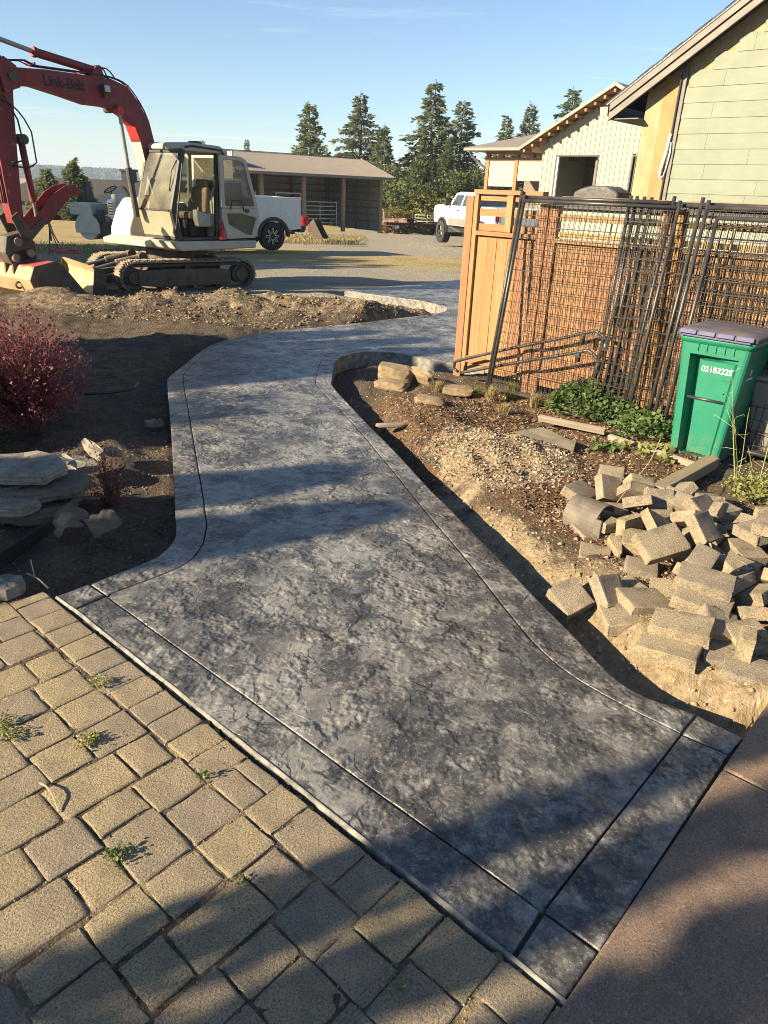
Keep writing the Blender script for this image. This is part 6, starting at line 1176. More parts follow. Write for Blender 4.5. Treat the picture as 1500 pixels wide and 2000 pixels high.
# white pickup behind the excavator
T1 = (-3.105, 25.5, 0.645)
t1 = place(T1, RAD(180+38), 5.75, 2.0, 'white pickup truck with chrome grille and black star-spoke wheels, parked behind the excavator', 'pickup_truck', -0.137)
_, g1 = pickup(t1, dict(L=5.75, W=2.0, wr=0.44, wb=3.75, roh=1.08, sill=0.55, rail=1.62, belt=1.50, hood=1.42, roof=2.10, cab_rear=-1.02, cab_front=1.35, rake=0.55, tw=0.30), 'white_paint', 'car_glass', 'star', flare='car_black')
text_mesh('grille_badge', 'GMC', 0.20, MT['tail_red'], g1, Matrix.Translation((5.75/2+0.036, 0, 1.20)) @ Matrix.Rotation(RAD(90), 4, 'Z') @ Matrix.Rotation(RAD(90), 4, 'X'), 0.003, 1.1, 0.004)
# lifted white pickup behind the fence
T2 = (3.935, 30.5, 0.894)
t2 = place(T2, RAD(180-70), 6.3, 2.05, 'lifted white pickup truck with knobby tyres and grey rocker panels, behind the cedar fence', 'pickup_truck', -0.287)
pickup(t2, dict(L=6.3, W=2.05, wr=0.47, wb=4.05, roh=1.20, sill=0.78, rail=1.62, belt=1.55, hood=1.58, roof=2.16, cab_rear=-1.0, cab_front=1.55, rake=0.55, tw=0.34, out=0.10), 'white_paint', 'car_glass', 'knobby', flare='car_black', lower='grey_paint')
# rusty old pickup by the barn
T3 = (1.024, 69, -0.971)
t3 = place(T3, RAD(180+8), 4.9, 1.9, 'rusty cream vintage pickup truck parked at the end of the open barn', 'pickup_truck', -1.452)
pickup(t3, dict(L=4.9, W=1.9, wr=0.37, wb=3.05, roh=0.95, sill=0.40, rail=1.02, belt=1.10, hood=1.12, roof=1.78, cab_rear=-0.45, cab_front=0.75, rake=0.42, tw=0.20), 'rust_paint', 'car_glass', 'old', old=True)
# long rusty steel frame lying in front of it
fr_ = thing('steel_frame', 'long rusty red steel trailer frame beside the vintage pickup', 'steel frame', (-0.898, 66, -1.208), RAD(6))
for y in (0, 1.2): m = MB(); m.bb(0, 4.6, y-0.05, y+0.05, 0.32, 0.52); m.build('beam', MT['rust'], fr_)
for x in (0.3, 1.8, 3.3): m = MB(); m.bb(x-0.05, x+0.05, 0.051, 1.149, 0.34, 0.48); m.build('cross_member', MT['rust'], fr_)
for x in (0.1, 2.9): m = MB(); m.bb(x-0.1, x+0.1, -0.06, 0.10, -0.1, 0.31); m.build('support', MT['rust'], fr_)

# ------------------------------------------------------------------ small ride-on roller by the pickup
MT['roller_cream'] = plain('cream_roller_paint', (0.58, 0.55, 0.44), (0.46, 0.43, 0.33), 0.6, 5, 0.2, 40)
ro = thing('road_roller', 'small cream ride-on roller with black steering wheel, left of the white pickup grille', 'roller', (-8.735, 22.5, 0.174), RAD(168))
m = MB(); m.cyl((0.05, -0.45, 0.32), (0.05, 0.45, 0.32), 0.32, 28); m.build('drum', MT['roller_cream'], ro)
m = MB(); m.bb(-0.10, 0.62, -0.42, 0.42, 0.66, 0.98); bd = m.build('engine_box', MT['roller_cream'], ro, bevel=0.03); m = MB(); m.prism([(0.05+0.40*math.cos(RAD(a)), 0.32+0.40*math.sin(RAD(a))) for a in range(-20, 201, 20)], (0,0,0), (1,0,0), (0,0,1), 0.46, 0.49, az=(0,1,0)); m.build('drum_guard', MT['roller_cream'], ro)
m = MB(); m.box((-0.30, 0.30, 0.55), (0.22, 0.10, 0.55)); m.build('yoke', MT['dark_steel'], ro, bevel=0.02); m = MB(); m.cyl((-0.55, -0.42, 0.25), (-0.55, 0.42, 0.25), 0.25, 24); m.build('drum', MT['dark_steel'], ro)
m = MB(); m.bb(-0.85, -0.72, -0.30, 0.34, 0.1, 1.25); m.build('rear_column', MT['roller_cream'], ro, bevel=0.02)
m = MB(); m.box((0.20, 0, 1.22), (0.08, 0.36, 0.42), R=Matrix.Rotation(0.15, 3, 'Y')); m.build('seat_back', MT['car_black'], ro, bevel=0.02)
m = MB(); m.tube([(-0.65, 0, 0.8), (-0.52, 0, 1.32)], 0.025, 8); sc_ = m.build('steering_column', MT['dark_steel'], ro)
m = MB(); c_ = Vector((-0.51, 0, 1.36)); ax = Vector((0.5, 0, 0.87)).normalized(); u = ax.orthogonal().normalized(); v = ax.cross(u); m.tube([c_ + (u*math.cos(a)+v*math.sin(a))*0.19 for a in np.linspace(0, 2*math.pi, 21)], 0.016, 6, False); m.beam(c_-u*0.18, c_+u*0.18, 0.02, 0.015); m.beam(c_, c_+v*0.18, 0.02, 0.015); m.build('steering_wheel', MT['car_black'], sc_)
# stand with a pink hose
sp_ = (-8.391, 18.5, 0.075)
sd = thing('hose_stand', 'thin dark tripod stand left of the excavator tracks', 'stand', sp_, 0)
for k in range(3): a = k*2.09+0.4; m = MB(); m.tube([(0.16*math.cos(a), 0.16*math.sin(a), 0), (0, 0, 0.62)], 0.014, 6); m.build('leg', MT['dark_steel'], sd)
m = MB(); m.tube([(0, 0, 0.3), (0, 0, 0.78)], 0.022, 8); m.build('mast', MT['dark_steel'], sd)
MT['pink_hose'] = plain('faded_red_hose', (0.42, 0.11, 0.10), (0.32, 0.09, 0.085), 0.6, 4, 0.1, 40)
hp = [(0.25+0.33*math.cos(a)*(1+0.06*math.sin(3.1*a)), 0.2+0.22*math.sin(a)*(1+0.1*math.cos(2.3*a)), 0.02+0.004*a) for a in np.linspace(0, 4*2*math.pi, 90)]
m = MB(); m.tube([(0.02, 0, 0.70), (0.06, 0.05, 0.45), (0.2, 0.1, 0.10)] + hp + [(-0.3, 0.1, 0.03), (-0.6, 0.0, 0.02)], 0.016, 6); hs = m.build('garden_hose', MT['pink_hose'], None, smooth=True); hs.location = sp_; tag(hs, 'coiled faded red hose on the ground by the thin stand', 'hose')
# worn loader bucket and a red pail
lb = thing('loader_bucket', 'worn rusty loader bucket lying on the dry grass by the barn', 'loader bucket', (-3.314, 33, -0.183), RAD(-12)); lb.scale = (0.85, 0.5, 0.85)
m = MB(); pr = [(0.45, 0.0), (0.1, -0.02), (-0.2, 0.10), (-0.34, 0.40), (-0.30, 0.72), (-0.12, 0.92), (-0.09, 0.88), (-0.26, 0.70), (-0.29, 0.41), (-0.17, 0.14), (0.1, 0.02), (0.45, 0.03)]; m.prism(pr, (0,0,0), (1,0,0), (0,0,1), -0.8, 0.8, az=(0,1,0)); lbo = m.build('shell', MT['bucket_side'], lb)
for y in (-0.82, 0.80): m = MB(); m.prism([(0.40, 0), (0.1, -0.02), (-0.2, 0.10), (-0.34, 0.40), (-0.30, 0.72), (-0.12, 0.92)], (0,0,0), (1,0,0), (0,0,1), y, y+0.02, az=(0,1,0)); m.build('side_plate', MT['bucket_side'], lb)
for y in (-0.3, 0.3): m = MB(); m.box((-0.42, y, 0.45), (0.14, 0.05, 0.4)); m.build('hook', MT['rust'], lb)
rp_ = (-3.692, 31, 0.38); m = MB(); m.lathe([(0.0, 0.0), (0.15, 0.0), (0.18, 0.36), (0.165, 0.36), (0.14, 0.02), (0.0, 0.02)], (0,0,0), (0,0,1), 18); o = m.build('red_pail', MT['tail_red'], None); o.location = rp_; tag(o, 'small red pail beyond the tail of the white pickup', 'pail')

# ------------------------------------------------------------------ open pole barn
MT['barn_roof'] = plain('brown_ribbed_roof', (0.165, 0.142, 0.120), (0.14, 0.12, 0.10), 0.5, 1.5, 0.05, 30)
MT['barn_wall'] = plain('brown_grey_sheet', (0.20, 0.175, 0.150), (0.165, 0.145, 0.125), 0.7, 2, 0.1, 30); MT['barn_wall_in'] = plain('pale_sheet_inside', (0.36, 0.33, 0.29), (0.30, 0.27, 0.235), 0.7, 2, 0.1, 30)
MT['post_wood'] = wood('treated_post', (0.26, 0.20, 0.125), (0.19, 0.145, 0.09)); MT['gate_white'] = plain('galvanised_white_pipe', (0.62, 0.62, 0.58), None, 0.5, 4, 0, 10)
BN = (-1.163, 57, -0.6)
barn = thing('pole_barn', 'long open-fronted pole barn with brown ribbed metal roof', 'barn', BN, RAD(180+35))
EV = 3.13; BL, BD, RG = 11.4, 8.0, 4.456+0.05
for k in range(4): m = MB(); m.bb(0.05+k*3.15-0.12, 0.05+k*3.15+0.12, -0.12, 0.12, -0.4, EV); m.build('post', MT['post_wood'], barn)
for k in range(4): m = MB(); m.bb(0.05+k*3.15-0.10, 0.05+k*3.15+0.10, -BD+0.15, -BD+0.35, -0.4, EV+0.4); m.build('post', MT['post_wood'], barn)
m = MB(); m.bb(-0.2, BL, -0.10, 0.16, EV-0.05, EV+0.24); m.build('eave_beam', MT['barn_wall'], barn)
m = MB(); m.bb(-0.1, BL, -BD-0.05, -BD, -0.4, EV+0.6); m.build('back_wall', MT['barn_wall_in'], barn)
m = MB(); m.bb(-0.14, -0.08, -BD, -0.13, -0.4, EV+0.1); m.build('end_wall', MT['barn_wall_in'], barn); m = MB(); m.bb(BL-0.06, BL, -BD, -0.13, -0.4, EV+1.2); m.build('end_wall', MT['barn_wall_in'], barn)
for k in range(7): z = 0.2+k*0.48; m = MB(); m.bb(0, BL, -BD+0.002, -BD+0.05, z, z+0.09); m.build('girt', MT['post_wood'], barn); m = MB(); m.bb(-0.078, -0.03, -BD+0.1, -0.14, z, z+0.08); m.build('girt', MT['post_wood'], barn)
for k in range(4): y = -1.6-k*1.7; m = MB(); m.bb(-0.078, 0.06, y-0.07, y+0.07, -0.4, EV+0.1); m.build('stud', MT['post_wood'], barn)
RY = -3.9; zr0 = EV+0.30; zr1 = RG
def roof_sheet(x0, x1, nm):     # a ribbed sheet: base plus ribs down the slope
    m = MB(); ya, yb = 0.75, RY; za = zr0-0.20; cols = []
    for x in np.arange(x0, x1-1e-4, 0.1525):
        for dx, dz in ((0.0, 0.0), (0.03, 0.034), (0.06, 0.034), (0.09, 0.0)): cols.append((x+dx, dz))
    cols.append((x1, 0.0)); m.grid([[(x, ya, za+dz) for x, dz in cols], [(x, yb, zr1+dz) for x, dz in cols]]); m.build(nm, MT['barn_roof'], barn)
x = -0.55
while x < BL: roof_sheet(x, min(x+0.915, BL), 'roof_sheet'); x += 0.915
m = MB(); m.add([(-0.55, RY, zr1), (BL, RY, zr1), (BL, -BD-0.6, EV+0.25), (-0.55, -BD-0.6, EV+0.25)], [(0,1,2,3)]); m.build('roof_back', MT['barn_roof'], barn)
m = MB(); m.bb(-0.60, BL, RY-0.12, RY+0.12, zr1+0.03, zr1+0.07); m.build('ridge_cap', MT['barn_roof'], barn)
m = MB(); m.prism([(0, 0), (0.10, 0), (0.10, 0.16), (0, 0.16)], (-0.58, 0.70, zr0-0.34), (0,1,0), (0,0,1), 0, BL+0.5, az=(1,0,0)); m.build('eave_trim', MT['barn_roof'], barn)
m = MB(); m.beam((-0.58, 0.75, zr0-0.22), (-0.58, RY, zr1-0.02), 0.05, 0.22); m.build('rake_trim', MT['barn_roof'], barn)
# pipe gates inside the barn
def pipe_gate(par_loc, rz, w_, h_, label, nm='pipe_gate', n_=6):
    t = thing(nm, label, 'gate', par_loc, rz, 'pipe corral gates')
    def tb(a, b_, nm_='rail', r_=0.028): m = MB(); m.tube([a, b_], r_, 6); m.build(nm_, MT['gate_white'], t, smooth=True)
    tb((0, 0, 0), (0, 0, h_), 'upright', 0.035); tb((w_, 0, 0), (w_, 0, h_), 'upright', 0.035); tb((w_/2, 0, 0.1), (w_/2, 0, h_), 'upright')
    for k in range(n_): z = 0.15+k*(h_-0.2)/(n_-1); tb((0, 0, z), (w_, 0, z))
    return t
def bl(x, y, z=-0.0): a = RAD(215); return (BN[0]+x*math.cos(a)-y*math.sin(a), BN[1]+x*math.sin(a)+y*math.cos(a), BN[2]+z)
for x, w_, lb_ in ((3.5, 2.7, 'white pipe gate in the right bay of the barn, the widest one seen'), (6.4, 0.8, 'narrow white pipe gate beside the middle barn post'), (7.4, 1.5, 'white pipe gate in the barn just right of the excavator door'), (9.2, 1.9, 'white pipe gate in the barn above the white pickup bed')):
    pipe_gate(bl(x+w_, -0.4), RAD(35), w_, 1.55, lb_)
for x, w_, lb_ in ((6.3, 0.0, 'tall white pipe portal right of the middle barn post'), (9.7, 0.0, 'tall white pipe portal above the white pickup bed')):
    t = thing('pipe_portal', lb_, 'gate', bl(x, -0.5), RAD(35), 'tall pipe portals in the barn'); m = MB(); m.tube([(0, 0, 0), (0, 0, 2.0)], 0.035, 6); m.build('upright', MT['gate_white'], t); m = MB(); m.tube([(-1.9, 0, 0), (-1.9, 0, 2.0)], 0.035, 6); m.build('upright', MT['gate_white'], t); m = MB(); m.tube([(-1.9, 0, 2.0), (0, 0, 2.0)], 0.035, 6); m.build('top_rail', MT['gate_white'], t)
pipe_gate((1.789, 72, -1.109), RAD(4), 2.3, 1.0, 'low white pipe gate among the bushes, beyond the vintage pickup', n_=4)
for i, (x, y) in enumerate(((2.0, -4.0), (1.2, -2.5))):
    pass

# ------------------------------------------------------------------ vegetation
MT['fir_leaf'] = leafmat('fir_needles', (0.180, 0.208, 0.098), (0.115, 0.145, 0.070), 0.45, 0.6, 0.15, 2.0)
MT['fir_leaf2'] = leafmat('grey_fir_needles', (0.195, 0.215, 0.118), (0.128, 0.150, 0.084), 0.45, 0.6, 0.15, 2.0)
MT['broad_leaf'] = leafmat('broad_leaves', (0.110, 0.128, 0.042), (0.068, 0.088, 0.030), 0.35, 0.5, 0.2, 1.5)
MT['yellow_leaf'] = leafmat('yellow_green_leaves', (0.235, 0.205, 0.050), (0.150, 0.155, 0.045), 0.4, 0.5, 0.15, 1.5)
MT['cedar_leaf'] = leafmat('arborvitae_scales', (0.045, 0.080, 0.026), (0.026, 0.052, 0.018), 0.25, 0.55, 0.15, 4.0)
MT['barberry'] = leafmat('purple_barberry_leaves', (0.150, 0.028, 0.042), (0.30, 0.105, 0.110), 0.4, 0.45, 0.05, 9.0)
MT['weed_leaf'] = leafmat('weed_leaves', (0.135, 0.195, 0.062), (0.085, 0.140, 0.046), 0.35, 0.5, 0.1, 9.0)
MT['pale_weed'] = leafmat('yellow_green_weed', (0.30, 0.30, 0.095), (0.205, 0.225, 0.075), 0.35, 0.55, 0.1, 9.0)
MT['dry_grass'] = leafmat('dry_grass_blades', (0.42, 0.335, 0.17), (0.30, 0.25, 0.11), 0.3, 0.7, 0.1, 5.0)
MT['bark'] = plain('fir_bark', (0.115, 0.085, 0.060), (0.060, 0.045, 0.034), 0.9, 6, 0.6, 30, 0.02, stretch=(4, 4, 1))
MT['twig'] = plain('brown_twig', (0.165, 0.105, 0.060), (0.105, 0.065, 0.040), 0.85, 8, 0.2, 60)
MT['straw_stem'] = plain('pale_dry_stem', (0.46, 0.36, 0.21), (0.34, 0.26, 0.14), 0.8, 8, 0.1, 60)
MT['green_stem'] = plain('green_stem', (0.30, 0.31, 0.12), (0.22, 0.25, 0.09), 0.7, 8, 0.1, 60)
def leaf_mesh(name, P_, size, mat, seed=0, aspect=0.55, dirs=None, spread=1.0, var=0.4):
    'one small folded leaf (two triangles sharing a midrib) for every point'
    r = np.random.default_rng(seed); P_ = np.asarray(P_, float); n = len(P_); d = r.normal(size=(n, 3))
    if dirs is not None: d = np.asarray(dirs) + d*spread*0.5
    d /= np.linalg.norm(d, axis=1, keepdims=True)+1e-9; e = np.cross(d, r.normal(size=(n, 3))); e /= np.linalg.norm(e, axis=1, keepdims=True)+1e-9; nn = np.cross(d, e)
    s_ = size*(1+var*(r.random((n, 1))*2-1)); a = P_; b_ = P_ + d*s_*0.5 + e*s_*aspect*0.5 + nn*s_*0.12; c_ = P_ + d*s_; e2 = P_ + d*s_*0.5 - e*s_*aspect*0.5 + nn*s_*0.12
    co = np.stack([a, b_, c_, e2], 1).reshape(-1, 3); me_ = bpy.data.meshes.new(name); k = np.arange(n)*4
    fs = np.stack([np.stack([k, k+1, k+2], 1), np.stack([k, k+2, k+3], 1)], 1).reshape(-1, 3)
    me_.vertices.add(4*n); me_.vertices.foreach_set('co', co.ravel()); me_.loops.add(fs.size); me_.loops.foreach_set('vertex_index', fs.ravel()); me_.polygons.add(len(fs)); me_.polygons.foreach_set('loop_start', np.arange(len(fs))*3); me_.polygons.foreach_set('loop_total', np.full(len(fs), 3)); me_.update(); me_.materials.append(mat); return me_
def conifer_meshes(H_, R_, seed, mat, dens=1.0, bare=0.08, spray=0.42, droop=0.25):
    r = np.random.default_rng(seed); tr = MB(); tr.tube([(0.1*math.sin(k*1.3+seed)*k/8, 0.1*math.cos(k*1.7)*k/8, H_*k/8) for k in range(9)], [0.016*H_*(1-k/8.4)+0.012 for k in range(9)], 8)
    pts = []; dr = []; z = bare*H_
    while z < H_*0.985:
        t = (z/H_-bare)/(1-bare); Rz = R_*(1-t)**0.82*(0.62+0.38*min(1, t*6)) + 0.10; nb = int(6+4*(1-t)); a0 = r.random()*6.28
        for k in range(nb):
            if r.random() < 0.10: continue
            a = a0 + 6.283*k/nb + r.normal()*0.2; L_ = Rz*r.uniform(0.55, 1.16)*(1+0.25*math.sin(a*2+seed+z)); up = 0.10+0.35*t; q = Vector((math.cos(a), math.sin(a), 0))
            tip = (q.x*L_, q.y*L_, z + L_*(up-droop)); tr.tube([(0, 0, z), (q.x*L_*0.5, q.y*L_*0.5, z+L_*up*0.35), tip], [0.03*(1-t)+0.012, 0.02*(1-t)+0.008, 0.004], 3, False)
            ns = max(4, int(L_/spray*9.5*dens)); z_ = z; z = z + r.normal()*0.16
            for s_ in range(ns):
                u = (s_+r.random())/ns; u = 0.12+0.88*u; w_ = 0.34*L_*(1-u*0.75)*r.uniform(-1, 1)
                x, y = q.x*L_*u - q.y*w_, q.y*L_*u + q.x*w_; zz_ = z + L_*(up*u*0.7 - droop*u*u) - abs(w_)*0.22 + r.normal()*0.10
                pts.append((x, y, zz_)); dr.append((q.x-q.y*w_*1.2, q.y+q.x*w_*1.2, -0.15+r.normal()*0.3))
            z = z_
        z += H_*0.026*r.uniform(0.8, 1.25)
    tm = tr.mesh('trunk', True); tm.materials.append(MT['bark']); return tm, leaf_mesh('crown', pts, spray, mat, seed, 0.55, dr, 0.7, 0.45)
def tree_thing(name, label, tm, cm, loc, s_, rz, group, sx=None):
    t = thing(name, label, 'tree', loc, rz, group); t.scale = (sx or s_, sx or s_, s_); link_mesh('trunk', tm, t); link_mesh('crown', cm, t); return t
CV_ = [conifer_meshes(14.0, 3.5, 1, MT['fir_leaf'], 1.0, 0.04, 0.34), conifer_meshes(14.0, 4.0, 2, MT['fir_leaf2'], 0.9, 0.04, 0.34), conifer_meshes(14.0, 3.0, 3, MT['fir_leaf'], 0.75, 0.06, 0.36, 0.35), conifer_meshes(14.0, 2.6, 4, MT['fir_leaf2'], 0.7, 0.05, 0.36, 0.2)]
TREES = ((-10.206, 92, 12.916, 0, 1), (-4.322, 90, 13.749, 1, 1.1), (-1.632, 84, 10.328, 0, 1), (3.482, 86, 14.731, 2, 1.25), (6.91, 90, 13.365, 3, 1.35), (5.074, 80, 9.277, 0, 0.85), (1.21, 82, 6.074, 1, 0.8), (13.184, 100, 13.077, 3, 1.2), (16.351, 102, 14.644, 1, 0.9), (21.699, 104, 16.823, 2, 1.2), (-24.667, 130, 10.837, 3, 0.7), (-32.973, 135, 10.684, 3, 0.7))
TLAB = ['solitary full fir standing behind the left half of the barn roof', 'broad fir rising behind the right end of the barn roof', 'shorter bushy fir right in front of the broad one at the barn end', 'tallest fir of all, ragged and slim-topped, right of the barn', 'thin grey-green fir just right of the tallest one', 'dense low fir in front of the two tallest ones', 'low fir between the barn end and the tallest fir', 'narrow fir tip above the porch roof, leftmost of three', 'fuller fir above the porch roof, middle of three', 'sparse fir top rising above the shop roof, rightmost of three', 'tiny sparse fir tip over the barn ridge', 'tiny fir tip just above the excavator cab']
for i, (x, y, h, v_, wd) in enumerate(TREES):
    tm, cm = CV_[v_]; tree_thing('fir_tree', TLAB[i], tm, cm, (x, y, -2.2), h/14.0, i*1.7, 'firs along the back of the yard', 1.2*wd*h/14.0)
def bush_meshes(H_, R_, seed, mat, n=2600, leaf=0.26, flat=1.0, clumps=26, stem_mat='bark'):
    r = np.random.default_rng(seed); C_ = []; tr = MB()
    for k in range(clumps):
        a = r.random()*6.283; u = r.random()**0.6; z = H_*(0.12+0.80*r.random()); rr = R_*u*math.sqrt(max(0.05, 1-((z/H_-0.45)/0.62)**2)); C_.append((rr*math.cos(a), rr*math.sin(a), z, R_*r.uniform(0.22, 0.42)))
    for c_ in C_[:14]: tr.tube([(c_[0]*0.1, c_[1]*0.1, 0), (c_[0]*0.5, c_[1]*0.5, c_[2]*0.55), c_[:3]], [0.02*H_, 0.012*H_, 0.004*H_], 4, False)
    P_ = []; D_ = []
    for c_ in C_:
        m_ = n//clumps; d = r.normal(size=(m_, 3)); d /= np.linalg.norm(d, axis=1, keepdims=True); rad = c_[3]*(0.55+0.5*r.random((m_, 1))); P_.append(np.array(c_[:3])+d*rad*np.array((1, 1, 0.8*flat))); D_.append(d)
    P_ = np.vstack(P_); D_ = np.vstack(D_); k = P_[:, 2] > 0.02; tm = tr.mesh('trunk', True); tm.materials.append(MT[stem_mat]); return tm, leaf_mesh('crown', P_[k], leaf, mat, seed, 0.62, D_[k], 1.2)
BV_ = [bush_meshes(5.5, 2.6, 21, MT['broad_leaf'], 4200), bush_meshes(5.5, 2.4, 22, MT['broad_leaf'], 3800), bush_meshes(5.0, 2.2, 23, MT['yellow_leaf'], 3600)]
BUSH = ((-0.637, 80, 6.138, 0), (0.898, 76, 5.416, 1), (2.268, 80, 6.847, 0), (3.375, 75, 4.515, 2), (4.855, 80, 6.664, 1), (6.119, 77, 5.852, 0), (7.953, 80, 6.591, 1), (6.772, 74, 3.752, 2), (0.267, 74, 2.932, 2))
BLAB = ['dark leafy tree at the barn corner', 'rounded green tree left of the white pipe gate', 'tall green thicket tree under the tallest fir', 'yellow-green maple bush right behind the white pipe gate', 'dark green tree behind the yellow-green maple', 'green tree above the roof of the lifted white pickup', 'green tree next to the porch roof edge', 'yellow-green shrub between the lifted pickup and the porch', 'low yellow-green shrub behind the vintage pickup']
for i, (x, y, h, v_) in enumerate(BUSH):
    tm, cm = BV_[v_]; tree_thing('broadleaf_tree', BLAB[i], tm, cm, (x, y, -2.15), h/5.6, i*2.1, 'leafy trees along the back of the yard', 1.05)
# two small dense conifers and a dark-roofed house far left
cm_a = conifer_meshes(4.6, 1.35, 31, MT['fir_leaf'], 1.9, 0.02, 0.26, 0.05); cm_b = conifer_meshes(5.2, 1.2, 32, MT['fir_leaf'], 1.9, 0.02, 0.26, 0.02)
LT = ((-25.944, 58, 2.221), (-23.108, 58, 2.766))
tree_thing('dense_conifer', 'rounded dense conifer seen between the boom and the stick, left one', *cm_a, (LT[0][0], 58, -1.55), (LT[0][2]+1.55)/4.6, 0.3, 'dense conifers before the dark-roofed house', 1.15); tree_thing('dense_conifer', 'taller dense conifer in front of the dark-roofed house', *cm_b, (LT[1][0], 56, -1.5), (LT[1][2]+1.5)/5.2, 1.3, 'dense conifers before the dark-roofed house', 1.15)
MT['slate_roof'] = plain('slate_blue_roof', (0.012, 0.015, 0.020), (0.010, 0.012, 0.016), 0.8, 3, 0.3, 30); MT['roof_grey'] = plain('grey_brown_roof', (0.034, 0.032, 0.029), (0.027, 0.026, 0.023), 0.8, 3, 0.3, 30); MT['house_grey'] = plain('grey_siding', (0.035, 0.034, 0.03), None, 0.8, 2, 0.1, 20)
FH = (-32.95, 84, -2.078)
fh = thing('ranch_house', 'low house with dark hipped roof and chimney beyond the dense conifers', 'house', (FH[0], FH[1], -2.2), RAD(-14))
ez = -0.752+2.2; rzt = 1.764+2.2
m = MB(); m.bb(-13.5, 7.5, 0, 8, -1.2, ez); m.build('wall', MT['house_grey'], fh)
m = MB(); m.add([(-14.1, -0.6, ez), (8.1, -0.6, ez), (8.1, 8.6, ez), (-14.1, 8.6, ez), (-9.5, 4, rzt), (5.5, 4, rzt)], [(0,1,5,4), (1,2,5), (2,3,4,5), (3,0,4), (0,3,2,1)]); m.build('roof', MT['roof_grey'], fh)
m = MB(); m.add([(-1.0, -1.0, ez-0.1), (6.0, -1.0, ez-0.1), (2.0, 2.6, rzt-0.5), (-1.0, 4, ez+0.4), (6.0, 4, ez+0.4)], [(0,1,2), (0,2,3), (1,4,2)]); m.build('porch_roof', MT['slate_roof'], fh)
m = MB(); m.bb(1.6, 2.9, 3.4, 4.4, rzt-0.6, rzt+0.9); m.build('chimney', MT['slate_roof'], fh); m = MB(); m.bb(1.45, 3.05, 3.25, 4.55, rzt+0.9, rzt+1.1); m.build('chimney_cap', MT['slate_roof'], fh)
for x in (-4.5, -3.2, 3.5, 5.0): m = MB(); m.bb(x, x+0.9, -0.06, -0.003, 0.8, ez-0.5); w_ = m.build('window', MT['gate_white'], fh); m = MB(); m.bb(x+0.08, x+0.82, -0.075, -0.061, 0.88, ez-0.58); m.build('pane', MT['car_glass'], w_)
# wooded hill on the horizon
hx = np.linspace(-1500, 900, 140); hill = MB(); rows = []
for j, (yy, zf) in enumerate(((1250, 0.0), (1300, 0.45), (1360, 0.85), (1420, 1.0), (1600, 0.8))):
    rows.append([(x, yy + 20*math.sin(x*0.01+j), -6 + zf*(17.479+6)*float(np.interp(x, [-1500, -900, -600, -450, -330, -200, 0, 900], [1.25, 1.15, 1.0, 0.97, 0.62, 0.40, 0.30, 0.25]))*(1+0.04*float(fbm(np.array(x*0.02), np.array(j*1.0), 3))) + (1.6*float(vnoise(np.array(x*0.13), np.array(j*3.1))) if zf > 0.4 else 0)) for x in hx])
hill.grid(rows); nh = NT('wooded_hillside'); nh.fin(nh.mix(nh.ramp(nh.noise(0.05, 6, 0.7), [(0.35, 0.0), (0.65, 1.0)]), (0.038, 0.058, 0.032), (0.085, 0.105, 0.058)), 0.95, nh.bump(nh.noise(0.12, 5, 0.7), 1.0, 6.0)); tag(hill.build('hill', nh.m, None), 'low wooded hill on the horizon', kind='structure')
# treetops along the hill crest
rr_ = np.random.default_rng(5); tp = []
hcv = leaf_mesh('hill_forest', np.stack([(xx := rr_.uniform(-1100, -250, 9000)), (yy := rr_.uniform(1270, 1440, 9000)), np.interp(yy, [1270, 1300, 1360, 1420, 1440], [0.2, 0.45, 0.85, 1.0, 1.0])*(17.479+6)*np.interp(xx, [-1500, -900, -600, -450, -330, -200], [1.25, 1.15, 1.0, 0.97, 0.62, 0.40])-7.5], 1), 4.6, nh.m, 3, 0.8, np.tile((0, 0, 1.0), (9000, 1)), 0.3)
o = link_mesh('hill_forest', hcv); tag(o, 'distant forest on the low hill', kind='stuff')

# ------------------------------------------------------------------ arborvitae: one at the left edge, a row of them out to the left
def arbor_meshes(H_, R_, seed, n=3000, leaf=0.10):
    r = np.random.default_rng(seed); z = H_*r.random(n)**0.85; t = z/H_; rad = R_*np.clip((1-t)**0.75*(0.75+0.25*np.minimum(1, t*8)), 0.03, 1)*(0.55+0.5*r.random(n))*(1+0.15*np.sin(3*z*7/H_)); a = r.random(n)*6.283
    P_ = np.stack([rad*np.cos(a), rad*np.sin(a), z], 1); D_ = np.stack([np.cos(a)*0.5, np.sin(a)*0.5, np.full(n, 0.9)], 1); tr = MB(); tr.tube([(0, 0, 0), (0, 0, H_*0.9)], [0.03*H_, 0.005*H_], 6); tm = tr.mesh('trunk', True); tm.materials.append(MT['bark']); return tm, leaf_mesh('crown', P_, leaf, MT['cedar_leaf'], seed, 0.5, D_, 0.8)
av = (-2.993, 5.218); am = arbor_meshes(1.0, 0.33, 41, 5200, 0.035); tree_thing('arborvitae', 'small green arborvitae at the left edge beside the purple barberry', *am, (av[0]-0.20, av[1]-0.15, -0.12), 0.98, 0, None)
hm = [arbor_meshes(3.0, 0.66, 51, 6500, 0.13), arbor_meshes(3.0, 0.60, 52, 6000, 0.13)]
for i, (yy, hh) in enumerate(((0.55, 3.0), (1.30, 2.9), (2.10, 2.05), (3.15, 2.2), (3.85, 2.15), (4.55, 3.2), (5.25, 3.3), (5.95, 3.2), (6.7, 2.9))): tree_thing('hedge_arborvitae', 'tall arborvitae in the hedge row out of view to the left', *hm[i % 2], (-7.5, yy, -0.1), hh*1.17/3.0, i*0.9, 'arborvitae hedge to the left', 1.32 + 0.12*math.sin(i*2.3))
gs = [arbor_meshes(5.0, 0.24, 61, 2600, 0.11), arbor_meshes(5.0, 0.36, 62, 3600, 0.11)]  # unseen shrub columns, added and spaced to band the near paving with shade
